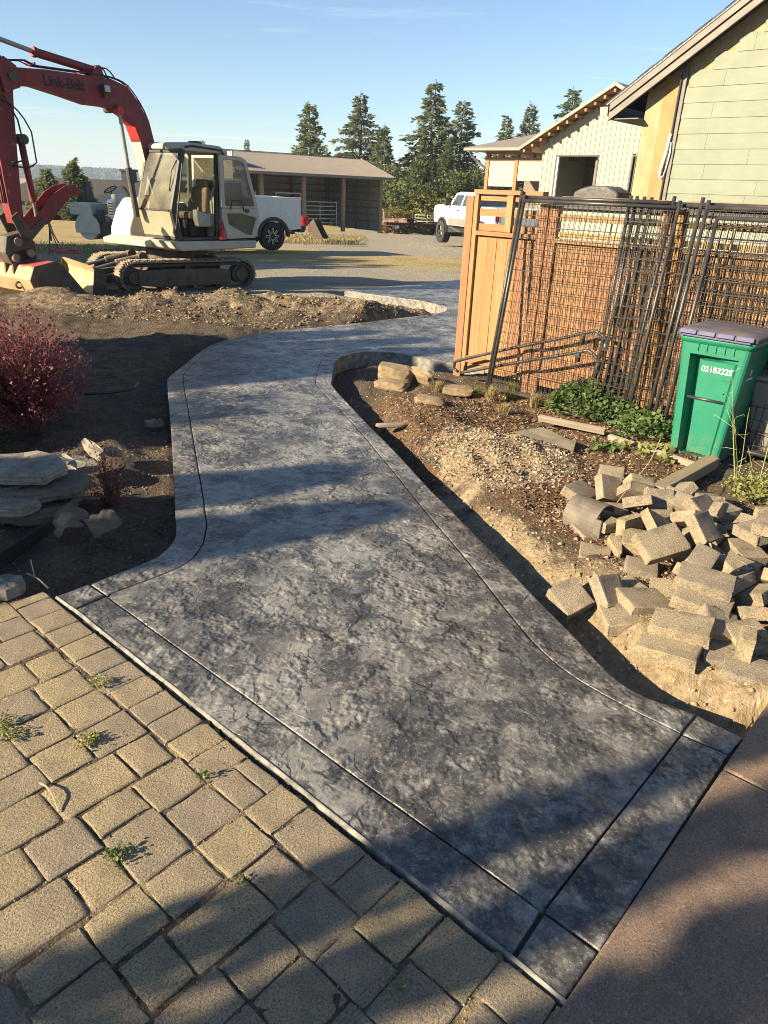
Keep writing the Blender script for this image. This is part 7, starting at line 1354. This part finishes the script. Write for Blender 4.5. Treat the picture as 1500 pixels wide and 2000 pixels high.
for i, (s_, x, k, wd) in enumerate(((1.30, -4.9, 0, 0.60), (1.03, -5.3, 1, 0.50), (0.68, -5.0, 1, 0.70), (0.22, -5.4, 1, 0.9))): tree_thing('shade_band_shrub', ['slimmest unseen columnar shrub added for its shade bands', 'second unseen columnar shrub added for its shade bands', 'third unseen columnar shrub added for its shade bands', 'farthest unseen columnar shrub added for its shade bands'][i], *gs[k], (x, (s_+x*math.sin(SUN_AZ))/math.cos(SUN_AZ), 0), 1.0, i*1.1, 'unseen columnar shrubs added for shade bands', wd)
ft = bush_meshes(10.5, 3.1, 71, MT['broad_leaf'], 5200, 0.55, 1.0, 46)
for i, (x, y) in enumerate(((-23, 12.0), (-24, 16.3))): tree_thing('yard_tree', 'tall leafy tree standing out of view left of the drive', *ft, (x, y, -0.3), 1.0 - 0.05*i, i*2.0, 'leafy trees left of the drive')

# ------------------------------------------------------------------ purple barberries
def barberry(name, label, loc, H_, R_, n_st, seed, leaf, per, lean=(0, 0)):
    r = np.random.default_rng(seed); t = thing(name, label, 'shrub', loc, 0, 'purple barberry shrubs'); st_m = MB(); P_ = []; D_ = []
    for k in range(n_st):
        a = r.random()*6.283; L_ = H_*r.uniform(0.25, 1.15); out = R_*r.uniform(0.15, 1.08); c = [(0.05*math.cos(a), 0.05*math.sin(a), 0)]
        for u in (0.35, 0.7, 1.0): c.append((math.cos(a)*out*u**1.4 + lean[0]*u + r.normal()*0.02, math.sin(a)*out*u**1.4 + lean[1]*u + r.normal()*0.02, L_*(u**0.8)*(1-0.25*u*out/R_)))
        s_ = spline(c, 0.04); st_m.tube([tuple(p) for p in s_], [0.004*(1-i/len(s_)*0.8) for i in range(len(s_))], 3, False)
        for p in s_[2:]:
            for q in range(per): P_.append(p + r.normal(size=3)*np.array((0.035, 0.035, 0.03))); D_.append((math.cos(a)*0.4, math.sin(a)*0.4, 0.7))
    o = st_m.build('stems', MT['twig'], t, fix=False); o['kind'] = 'stuff'; lm = leaf_mesh('foliage', P_, leaf, MT['barberry'], seed, 0.6, D_, 1.4); o = link_mesh('foliage', lm, t); o['kind'] = 'stuff'
bb1 = (-2.878, 5.412); barberry('barberry_shrub', 'large purple barberry shrub on the left below the excavator bucket', (bb1[0], bb1[1]+0.15, -0.12), 0.98, 0.55, 330, 3, 0.024, 6, (-0.05, 0.0))
bb2 = (-1.767, 4.215); barberry('barberry_shrub', 'small sparse purple barberry beside the flagstones', (bb2[0], bb2[1], -0.14), 0.36, 0.20, 60, 8, 0.018, 5)

# ------------------------------------------------------------------ left bed: flagstones, edging, curled fabric
MT['flag'] = plain('grey_flagstone', (0.30, 0.265, 0.21), (0.155, 0.135, 0.105), 0.9, 16, 0.9, 90, 0.006)
MT['flag_dark'] = plain('dark_flagstone', (0.16, 0.138, 0.11), (0.09, 0.078, 0.062), 0.9, 16, 0.9, 90, 0.006)
def flag(px, z, d, rz, lab, sd, mat='flag', tl=(0, 0), g='flagstones stacked on the left'):
    r = np.random.default_rng(sd); n = 8; P_ = []
    for k in range(n):
        a = 2*math.pi*(k+r.uniform(-.25, .25))/n; q = (abs(math.cos(a))**3.2 + abs(math.sin(a))**3.2)**(-1/3.2)*r.uniform(0.80, 1.06); P_.append((math.cos(a)*q*d[0]/2, math.sin(a)*q*d[1]/2))
    m = MB(); lay = [(0.94, -0.5), (0.99, -0.42), (0.97, -0.12), (1.02, -0.05), (0.985, 0.20), (1.0, 0.28), (0.97, 0.5)]; n = len(P_)*3; Q_ = []
    for k in range(len(P_)):
        for q in range(3): t_ = q/3; Q_.append((lerp(P_[k][0], P_[(k+1) % len(P_)][0], t_)*(1+(0.03*r.normal() if q else 0)), lerp(P_[k][1], P_[(k+1) % len(P_)][1], t_)*(1+(0.03*r.normal() if q else 0))))
    for sc, h in lay: m.v += [(x*sc*(1+0.012*r.normal()), y*sc*(1+0.012*r.normal()), h*d[2]+0.003*r.normal()) for x, y in Q_]
    for i in range(len(lay)-1): m.f += [(i*n+k, i*n+(k+1) % n, (i+1)*n+(k+1) % n, (i+1)*n+k) for k in range(n)]
    m.f += [tuple(range(n-1, -1, -1))]; L_ = len(lay)-1; c0 = len(m.v); m.v += [(x*0.55+0.01*r.normal(), y*0.55+0.01*r.normal(), 0.5*d[2]+0.006*r.normal()) for x, y in Q_] + [(0, 0, 0.52*d[2])]
    m.f += [(L_*n+k, L_*n+(k+1) % n, c0+(k+1) % n, c0+k) for k in range(n)] + [(c0+k, c0+(k+1) % n, c0+n) for k in range(n)]
    o = m.build('flagstone', MT[mat], None); o.location = (px[0], px[1], z); o.rotation_euler = (tl[0], tl[1], rz); tag(o, lab, 'flagstone', g)
flag((-2.204, 3.976), 0.20, (0.64, 0.42, 0.065), 0.1, 'largest pale flagstone on top of the stack at the left edge', 11, tl=(0.03, -0.02))
flag((-2.055, 3.952), 0.10, (0.52, 0.42, 0.08), 0.5, 'brown flagstone directly under the largest top one', 12, 'flag_dark')
flag((-2.169, 3.763), 0.07, (0.36, 0.30, 0.07), -0.2, 'small lit flagstone at the lower left of the stack', 13)
flag((-2.12, 3.951), -0.02, (0.58, 0.44, 0.10), 0.2, 'thick dark flagstone at the bottom of the stack', 14, 'flag_dark')
flag((-2.155, 4.61), 0.0, (0.36, 0.26, 0.05), -0.3, 'flat grey flagstone lying right of the stack', 15, tl=(-0.12, 0.1))
flag((-2.098, 4.828), 0.02, (0.30, 0.07, 0.08), -0.75, 'thin grey stone splinter behind the flat flagstone', 16, tl=(0.2, 0.1))
flag((-2.006, 4.952), -0.03, (0.17, 0.09, 0.05), -0.5, 'small grey stone chip beyond the splinter', 17)
flag((-1.774, 2.913), 0.02, (0.17, 0.17, 0.06), 0.3, 'pale rounded flagstone cut by the left edge, beside the pavers', 18)
flag((-2.003, 5.886), -0.10, (0.16, 0.07, 0.05), 0.2, 'small pale stone in the trench at the walkway edge', 19)
# black plastic paver edging
eg = ((-2.069, 3.212), (-2.024, 3.33), (-1.965, 3.552), (-1.905, 3.813), (-1.863, 4.056))
ep = spline(eg, 0.05); e0 = np.array((ep[0][0], ep[0][1], 0)); edg = thing('paver_edging', 'long strip of black plastic paver edging in the dug-out left bed', 'edging', tuple(e0), 0)
m = MB(); m.grid([[(p[0]-e0[0], p[1]-e0[1], z) for z in (-0.11, -0.02)] for p in ep] ); m.grid([[(p[0]-e0[0]+0.004, p[1]-e0[1]+0.005, z) for z in (-0.11, -0.02)] for p in ep]); m.tube([(p[0]-e0[0], p[1]-e0[1], -0.02) for p in ep], 0.008, 6); m.build('rail', MT['car_black'], edg)
for k in range(3, len(ep), 5): m = MB(); p = ep[k]; m.box((p[0]-e0[0]-0.04, p[1]-e0[1]-0.05, -0.10), (0.05, 0.10, 0.012), rz=0.5); m.build('foot', MT['car_black'], edg)
# curled landscape fabric
MT['curl'] = plain('curled_weed_cloth', (0.15, 0.12, 0.08), (0.065, 0.050, 0.032), 0.85, 7, 0.5, 100, 0.004)
def curl(loc, rz, rad, w_, a0, a1, lab, tl=0.0):
    m = MB(); rows = []
    for i in range(19):
        a = lerp(a0, a1, i/18); R_ = rad*(1+0.35*i/18); rows.append([(R_*math.cos(a)+0.01*math.sin(j*1.7+i*0.5), (j/8-0.5)*w_*(1-0.2*i/18), R_*math.sin(a)+0.008*math.cos(j*2.1+i*0.8)) for j in range(9)])
    m.grid(rows); m.grid([[(x*0.97, y, z*0.97-0.001) for x, y, z in r_] for r_ in rows]); o = m.build('fabric_curl', MT['curl'], None, smooth=True); o.location = loc; o.rotation_euler = (tl, 0, rz); tag(o, lab, 'fabric', 'curled weed cloth scraps')
c = (-1.768, 3.619); curl((c[0], c[1], -0.02), 0.5, 0.085, 0.20, 2.9, 0.4, 'left curl of torn weed cloth in the dug-out bed, dirt on it', 0.3)
c = (-1.585, 3.635); curl((c[0], c[1], -0.03), 2.4, 0.09, 0.18, 2.7, 0.2, 'right curl of torn weed cloth in the dug-out bed', -0.2)
m = MB(); P_ = spline(((-2.768, 6.321, 0.03), (-2.626, 6.379, 0.03), (-2.495, 6.473, 0.03), (-2.409, 6.6, 0.03), (-2.434, 6.792, 0.03)), 0.05); m.tube([tuple(p-np.array((P_[0][0], P_[0][1], 0))) for p in P_], 0.014, 6); o = m.build('irrigation_pipe', MT['car_black'], None, smooth=True); o.location = (P_[0][0], P_[0][1], -0.02); tag(o, 'black irrigation pipe poking from the soil behind the barberry', 'pipe')

# ------------------------------------------------------------------ weeds
def tuft(name, label, loc, n_, h_, spread, mat, seed, group, w_=0.006, cat='grass tuft'):
    r = np.random.default_rng(seed); m = MB()
    for k in range(n_):
        a = r.random()*6.283; L_ = h_*r.uniform(0.5, 1.1); o_ = spread*r.uniform(0.1, 1.0); b0 = (r.normal()*0.02, r.normal()*0.02, 0); d = Vector((math.cos(a), math.sin(a), 0)); s_ = Vector((-d.y, d.x, 0))*w_*0.5
        p0 = Vector(b0); p1 = p0 + d*o_*0.35 + Vector((0, 0, L_*0.65)); p2 = p0 + d*o_ + Vector((0, 0, L_*(1-0.3*o_/spread)))
        m.add([p0-s_, p0+s_, p1+s_*0.8, p1-s_*0.8, p2], [(0,1,2,3), (3,2,4)])
    o = m.build(name, MT[mat], None, fix=False); o.location = loc; return tag(o, label, cat, group)
def leafy(name, label, loc, R_, H_, n, leaf, mat, seed, group=None):
    r = np.random.default_rng(seed); t = thing(name, label, 'weed', loc, 0, group); P_ = []; D_ = []; sm = MB()
    for k in range(n):
        a = r.random()*6.283; u = math.sqrt(r.random()); z = H_*math.sqrt(max(0, 1-u*u))*r.uniform(0.55, 1.05)+0.01; p = (R_*u*math.cos(a)*1.0, R_*u*math.sin(a), z)
        if k % 14 == 0: sm.tube([(p[0]*0.2, p[1]*0.2, 0), (p[0]*0.7, p[1]*0.7, z*0.7), p], 0.003, 3, False)
        for q in range(3): P_.append((p[0]+r.normal()*0.012, p[1]+r.normal()*0.012, p[2]+r.normal()*0.006)); b_ = a + (q-1)*1.6; D_.append((math.cos(b_), math.sin(b_), 0.35))
    o = sm.build('stems', MT['green_stem'], t, fix=False); o['kind'] = 'stuff'; o = link_mesh('leaves', leaf_mesh('leaves', P_, leaf, MT[mat], seed, 0.9, D_, 0.6), t); o['kind'] = 'stuff'
g = 'leafy green weeds along the fence'
for i, (p, R_, H_, n_, lab) in enumerate((((1.878, 6.527), 0.36, 0.30, 420, 'largest mound of crinkled green weeds in front of the wire panels'), ((1.77, 6.687), 0.22, 0.22, 200, 'green weed mound at the left of the largest one'), ((2.207, 5.871), 0.24, 0.20, 240, 'low green weed mound between the largest one and the green cart'), ((2.095, 6.198), 0.2, 0.2, 180, 'green weed mound filling the gap right of the largest one'))): leafy('green_weed', lab, (p[0], p[1], -0.04), R_, H_, n_, 0.040, 'weed_leaf', 80+i, g)
p = (2.046, 5.366); leafy('trailing_vine', 'pale round-leaved vine trailing over the mulch left of the green cart', (p[0], p[1], -0.03), 0.22, 0.05, 26, 0.055, 'pale_weed', 90)
p = (1.737, 5.451); leafy('trailing_vine', 'small trailing vine beside the fabric strip', (p[0], p[1], -0.03), 0.14, 0.04, 16, 0.05, 'weed_leaf', 91)
for i, (x, y, n_, h_, mt) in enumerate(((0.49, 7.063, 70, 0.16, 'dry_grass'), (1.005, 6.849, 90, 0.18, 'dry_grass'), (1.225, 6.98, 90, 0.2, 'pale_weed'), (1.409, 6.724, 80, 0.16, 'dry_grass'), (0.872, 7.023, 60, 0.13, 'pale_weed'), (1.543, 6.653, 70, 0.17, 'pale_weed'), (1.07, 6.41, 60, 0.12, 'dry_grass'), (1.778, 7.066, 60, 0.16, 'weed_leaf'))):
    tuft('grass_tuft', ['spiky dry grass tuft by the broken wall blocks', 'dry grass tuft left of the outermost wire panel foot', 'yellow-green grass tuft at the foot of the outermost wire panel', 'dry grass tuft between the panel foot and the leafy weeds', 'low yellow-green tuft between the flat block and the panel foot', 'yellow-green tuft touching the largest leafy weed mound', 'thin dry tuft out on the mulch', 'green tuft under the bent tubes'][i], (x, y, -0.05), n_*3, h_, 0.14, mt, 100+i, 'grass tufts along the fence')
for i, (x, y, z, n_, R_) in enumerate(((-1.001, 1.929, 0, 46, 0.05), (-1.277, 1.943, 0, 40, 0.045), (-1.333, 1.998, 0, 30, 0.04), (-0.736, 1.477, 0, 40, 0.035), (-1.085, 2.247, 0, 26, 0.03), (-0.563, 1.794, 0, 14, 0.02), (0.073, 1.137, 0, 26, 0.045), (-0.363, 1.405, 0, 10, 0.02))):
    lab = ['bushiest green weed sprouting in a paver joint', 'green weed in a paver joint at the left edge, lower of two', 'green weed in a paver joint at the left edge, upper of two', 'brownish weed in the joint left of the walkway, above the tree shade', 'tiny weed in a joint near the walkway corner', 'tiny weed at a joint touching the soldier course', 'mossy weed in the shaded joint nearest the corner of the walkway', 'dry sprig in a joint at the edge of the shade'][i]
    leafy('paver_weed', lab, (x, y, -0.012), R_*0.75, 0.032, n_, 0.010 if i < 6 else 0.008, 'pale_weed' if i in (0, 1, 2, 4) else 'weed_leaf', 120+i, 'weeds in the paver joints')
# tall wiry weed before the cart, and a leafy thistle-like one beside it
def wiry(name, label, base, tips, seed, leaf_mat, n_leaf):
    r = np.random.default_rng(seed); t = thing(name, label, 'weed', base, 0); sm = MB(); P_ = []; B_ = np.array(base)
    for (tx, ty, tz, rad) in tips:
        c = spline([(0, 0, 0), (tx*0.35+r.normal()*0.02, ty*0.35, tz*0.4), (tx*0.75, ty*0.75, tz*0.75), (tx, ty, tz)], 0.03); sm.tube([tuple(q) for q in c], [rad*(1-0.75*i/len(c)) for i in range(len(c))], 5, False)
        for q in c[len(c)//3:]:
            if r.random() < 0.75:
                d = r.normal(size=3)*np.array((0.07, 0.05, 0.04)) + np.array((0, 0, 0.05)); sm.tube([tuple(q), tuple(q+d*0.6), tuple(q+d)], 0.0014, 3, False); P_.append(q+d)
        for k in range(n_leaf): q = c[r.integers(0, max(2, int(len(c)*0.7)))]; P_.append(q + r.normal(size=3)*np.array((0.03, 0.03, 0.02)))
    o = sm.build('stems', MT['green_stem'], t, fix=False); o['kind'] = 'stuff'; o = link_mesh('leaves', leaf_mesh('leaves', P_, 0.022, MT[leaf_mat], seed, 0.5), t); o['kind'] = 'stuff'
wb = (2.49, 4.734)
wiry('wiry_weed', 'tall thin branching weed arching across the front of the green cart', (wb[0], wb[1], -0.04), [(-0.30, -0.16, 0.86, 0.007), (-0.10, -0.10, 0.62, 0.004), (-0.18, -0.14, 0.50, 0.003), (-0.24, -0.12, 0.70, 0.003)], 5, 'pale_weed', 4)
wiry('leafy_weed', 'bushy pale green weed with curled leaves at the right of the green cart', (wb[0]+0.06, wb[1]-0.12, -0.04), [(0.02, 0.0, 0.42, 0.006), (0.10, 0.05, 0.24, 0.004), (-0.08, -0.06, 0.22, 0.004), (0.05, -0.10, 0.20, 0.004), (-0.12, 0.04, 0.16, 0.003), (0.16, -0.03, 0.18, 0.003), (0.0, -0.14, 0.14, 0.003)], 6, 'pale_weed', 60)
p = (2.556, 4.599); leafy('leafy_weed', 'low spreading weed at the right edge under the bushy pale one', (p[0], p[1], -0.03), 0.2, 0.10, 150, 0.03, 'pale_weed', 95)
m = MB(); P_ = spline(((1.434, 4.065, 0.1), (1.564, 4.236, 0.16), (1.727, 4.44, 0.24), (1.859, 4.665, 0.33)), 0.04); m.tube([tuple(p-P_[0]) for p in P_], 0.003, 5, False); m.tube([tuple(P_[3]-P_[0]), tuple(P_[3]-P_[0]+np.array((-0.02, 0.02, 0.09)))], 0.002, 4, False); o = m.build('dry_twig', MT['straw_stem'], None); o.location = tuple(P_[0]); tag(o, 'pale dry twig sticking up out of the loose pavers', 'twig')
m = MB(); P_ = spline(((-1.079, 1.731, 0.01), (-1.046, 1.709, 0.02), (-1.01, 1.675, 0.02), (-0.97, 1.624, 0.005)), 0.02); m.tube([tuple(p-P_[0]) for p in P_], 0.0028, 5, False); o = m.build('dry_twig', MT['straw_stem'], None); o.location = tuple(P_[0]); tag(o, 'curved pale dry twig lying on the pavers at the left', 'twig')
m = MB(); P_ = spline(((-1.762, 3.083, 0), (-1.677, 2.998, 0.03), (-1.627, 2.943, 0.05), (-1.588, 2.936, 0.01)), 0.02); m.tube([tuple(p-P_[0]) for p in P_], 0.004, 5, False); m.tube([tuple(P_[len(P_)//2]-P_[0]), tuple(P_[len(P_)//2]-P_[0]+np.array((-0.01, 0.01, 0.09)))], 0.003, 4, False); o = m.build('dry_twig', MT['straw_stem'], None); o.location = tuple(P_[0]); tag(o, 'dry root end at the corner where pavers meet the walkway', 'twig')

# ------------------------------------------------------------------ loose stones, clods and bark chips (countless: one object each)
def stones(name, X, Y, size, mat, seed, label, squash=0.6, dz=0.25):
    r = np.random.default_rng(seed); n = len(X); Zg = ground_z(np.array(X), np.array(Y)); base = np.array([(1,0,0),(-1,0,0),(0,1,0),(0,-1,0),(0,0,1),(0,0,-1),(.62,.62,.3),(-.6,.6,-.3)], float); F = np.array([(0,2,4),(2,1,4),(1,3,4),(3,0,4),(2,0,5),(1,2,5),(3,1,5),(0,3,5)])
    s_ = np.asarray(size)[:, None, None]*(0.7+0.6*r.random((n, 6, 1))); th = r.random(n)*6.283; b_ = base[None, :6]*s_*np.array((1, 0.8, squash)); c_, q = np.cos(th)[:, None], np.sin(th)[:, None]; x = b_[..., 0]*c_-b_[..., 1]*q; y = b_[..., 0]*q+b_[..., 1]*c_
    co = np.stack([x+np.asarray(X)[:, None], y+np.asarray(Y)[:, None], b_[..., 2]+(Zg+np.asarray(size)*dz)[:, None]], -1).reshape(-1, 3); fs = (F[None]+np.arange(n)[:, None, None]*6).reshape(-1, 3)
    me_ = bpy.data.meshes.new(name); me_.vertices.add(len(co)); me_.vertices.foreach_set('co', co.ravel()); me_.loops.add(fs.size); me_.loops.foreach_set('vertex_index', fs.ravel()); me_.polygons.add(len(fs)); me_.polygons.foreach_set('loop_start', np.arange(len(fs))*3); me_.polygons.foreach_set('loop_total', np.full(len(fs), 3)); me_.update(); me_.materials.append(MT[mat]); return tag(link_mesh(name, me_), label, kind='stuff')
MT['stone'] = plain('mixed_gravel', (0.20, 0.18, 0.15), (0.085, 0.075, 0.065), 0.9, 14, 0.3, 80, lo=0.42, hi=0.58); MT['pale_stone'] = plain('pale_gravel', (0.52, 0.46, 0.35), (0.33, 0.27, 0.18), 0.9, 14, 0.3, 80, lo=0.42, hi=0.58)
MT['crumb'] = plain('paver_crumb', (0.33, 0.255, 0.155), (0.20, 0.15, 0.09), 0.95, 14, 0.3, 80, lo=0.42, hi=0.58); MT['clod'] = plain('soil_clod', (0.195, 0.140, 0.088), (0.120, 0.088, 0.058), 0.95, 10, 0.4, 60); MT['chip'] = plain('bark_chip', (0.25, 0.165, 0.098), (0.110, 0.068, 0.042), 0.9, 20, 0.2, 60, lo=0.4, hi=0.6)
rs2 = np.random.default_rng(99)
def scatter(n, x0, x1, y0, y1, cond=None, margin=0.03):
    x = rs2.uniform(x0, x1, n*3); y = y0 + (y1-y0)*rs2.random(n*3)**1.25; ok = ~inside(x, y, out_c); ok &= seg_dist(x, y, out_c) > margin
    u = (x-PO[0])*PU[0]+(y-PO[1])*PU[1]; v = (x-PO[0])*PV[0]+(y-PO[1])*PV[1]; ok &= ~((v > -0.02) & (u < 2.82)); ok &= ~((u < 0.06) & (v > -1.7))
    if cond is not None: ok &= cond(x, y)
    return x[ok][:n], y[ok][:n]
X, Y = scatter(5200, -4.2, 0.9, 2.6, 13.2, lambda x, y: (x < -0.2) | (y > 9.5)); stones('soil_gravel', X, Y, 0.004+0.011*rs2.random(len(X))**3, 'stone', 1, 'gravel strewn over the left bed')
X, Y = scatter(1500, -4.8, 0.9, 10.3, 13.3, lambda x, y: np.abs(y-(11.75+0.1*x)) < 1.0+0.4*rs2.normal(size=len(x))); stones('soil_clods', X, Y, 0.006+0.040*rs2.random(len(X))**4, 'clod', 2, 'clods of soil on the spoil ridge', 0.7)
X, Y = scatter(5200, -0.4, 3.3, 2.3, 8.0); stones('bed_gravel', X, Y, 0.003+0.010*rs2.random(len(X))**3, 'pale_stone', 3, 'pale gravel strewn over the right bed')
X, Y = scatter(1500, 0.2, 1.5, 3.9, 6.0, lambda x, y: np.hypot((x-0.903)/0.5, (y-5.191)/0.62) < 1.0+0.15*rs2.normal(size=len(x))); stones('sand_heap_gravel', X, Y, 0.005+0.011*rs2.random(len(X))**2, 'pale_stone', 4, 'pale stones on the sand heap')
X, Y = scatter(2200, 0.5, 2.6, 2.1, 4.6); stones('rubble_crumbs', X, Y, 0.004+0.018*rs2.random(len(X))**4, 'crumb', 6, 'crumbs of broken paver and clods around the heap')
X, Y = scatter(900, -2.9, 0.6, 3.0, 9.0, lambda x, y: seg_dist(x, y, out_c) < 0.30); stones('trench_gravel', X, Y, 0.006+0.014*rs2.random(len(X))**2, 'stone', 5, 'coarse gravel in the trench along the walkway')
uu = rs2.uniform(-0.1, 2.8, 9000); vv = rs2.uniform(0.02, 1.7, 9000); X = PO[0]+PU[0]*uu+PV[0]*vv; Y = PO[1]+PU[1]*uu+PV[1]*vv; k = Y > 0.9; stones('joint_grit', X[k], Y[k], 0.0015+0.0035*rs2.random(k.sum())**2, 'crumb', 10, 'sand and grit in the paver joints', 0.7, 0.4)
def chips(name, X, Y, size, mat, seed, label, asp=0.3):
    r = np.random.default_rng(seed); n = len(X); Zg = ground_z(np.array(X), np.array(Y)); d = r.normal(size=(n, 3))*np.array((1, 1, 0.35)); return tag(link_mesh(name, leaf_mesh(name, np.stack([X, Y, Zg+0.004], 1), size, MT[mat], seed, asp, d, 0.1, 0.6)), label, kind='stuff')
X, Y = scatter(15000, -0.3, 2.8, 3.0, 7.8, lambda x, y: (np.hypot((x-1.0)/1.25, (y-5.0)/2.0) + 0.25*fbm(x*2, y*2, 3) < 1.1) & (seg_dist(x, y, np.array([(0.395, 4.284), (0.735, 3.648), (0.953, 2.955), (1.238, 2.564)]), False) > 0.42)); chips('bark_mulch', X, Y, 0.030, 'chip', 7, 'bark chips over the right bed')
X, Y = scatter(5000, -4.8, 1.0, 10.4, 13.4); chips('straw_litter', X, Y, 0.05, 'straw_stem', 8, 'bits of straw on the spoil ridge', 0.12)
X, Y = scatter(1400, -3.4, -0.9, 3.0, 8.5); chips('dead_leaf_litter', X, Y, 0.03, 'twig', 9, 'dead leaf litter in the left bed', 0.3)
X = rs2.uniform(-7, -1.5, 9000); Y = rs2.uniform(30, 42, 9000); k = np.hypot((X+3.5)/2.6, (Y-36)/5.0) + 0.3*fbm(X*0.5, Y*0.5, 3) < 1; X, Y = X[k], Y[k]
o = tag(link_mesh('dry_grass', leaf_mesh('dry_grass', np.stack([X, Y, ground_z(X, Y)], 1), 0.16, MT['dry_grass'], 12, 0.12, np.tile((0, 0, 1.0), (len(X), 1)), 0.8)), 'dry golden grass before the barn', kind='stuff')
X = rs2.uniform(-16, -5.5, 9000); Y = rs2.uniform(16.5, 26, 9000)**1.0; o = tag(link_mesh('weedy_grass', leaf_mesh('weedy_grass', np.stack([X, Y, ground_z(X, Y)], 1), 0.09, MT['pale_weed'], 13, 0.14, np.tile((0, 0, 1.0), (len(X), 1)), 0.9)), 'thin weeds on the drive behind the excavator', kind='stuff')

# ------------------------------------------------------------------ air: thin haze over the whole valley
hz_m = bpy.data.materials.new('thin_haze'); hz_m.use_nodes = True; hz_m.node_tree.nodes.clear()
ho = hz_m.node_tree.nodes.new('ShaderNodeOutputMaterial'); hv = hz_m.node_tree.nodes.new('ShaderNodeVolumePrincipled'); hv.inputs['Color'].default_value = (0.62, 0.76, 0.95, 1); hv.inputs['Density'].default_value = 0.00032; hv.inputs['Anisotropy'].default_value = 0.0
hz_m.node_tree.links.new(hv.outputs[0], ho.inputs['Volume'])
m = MB(); m.bb(-2900, 2900, -500, 4600, -14, 60); o = m.build('haze', hz_m, None); tag(o, 'thin blue summer haze', kind='stuff')
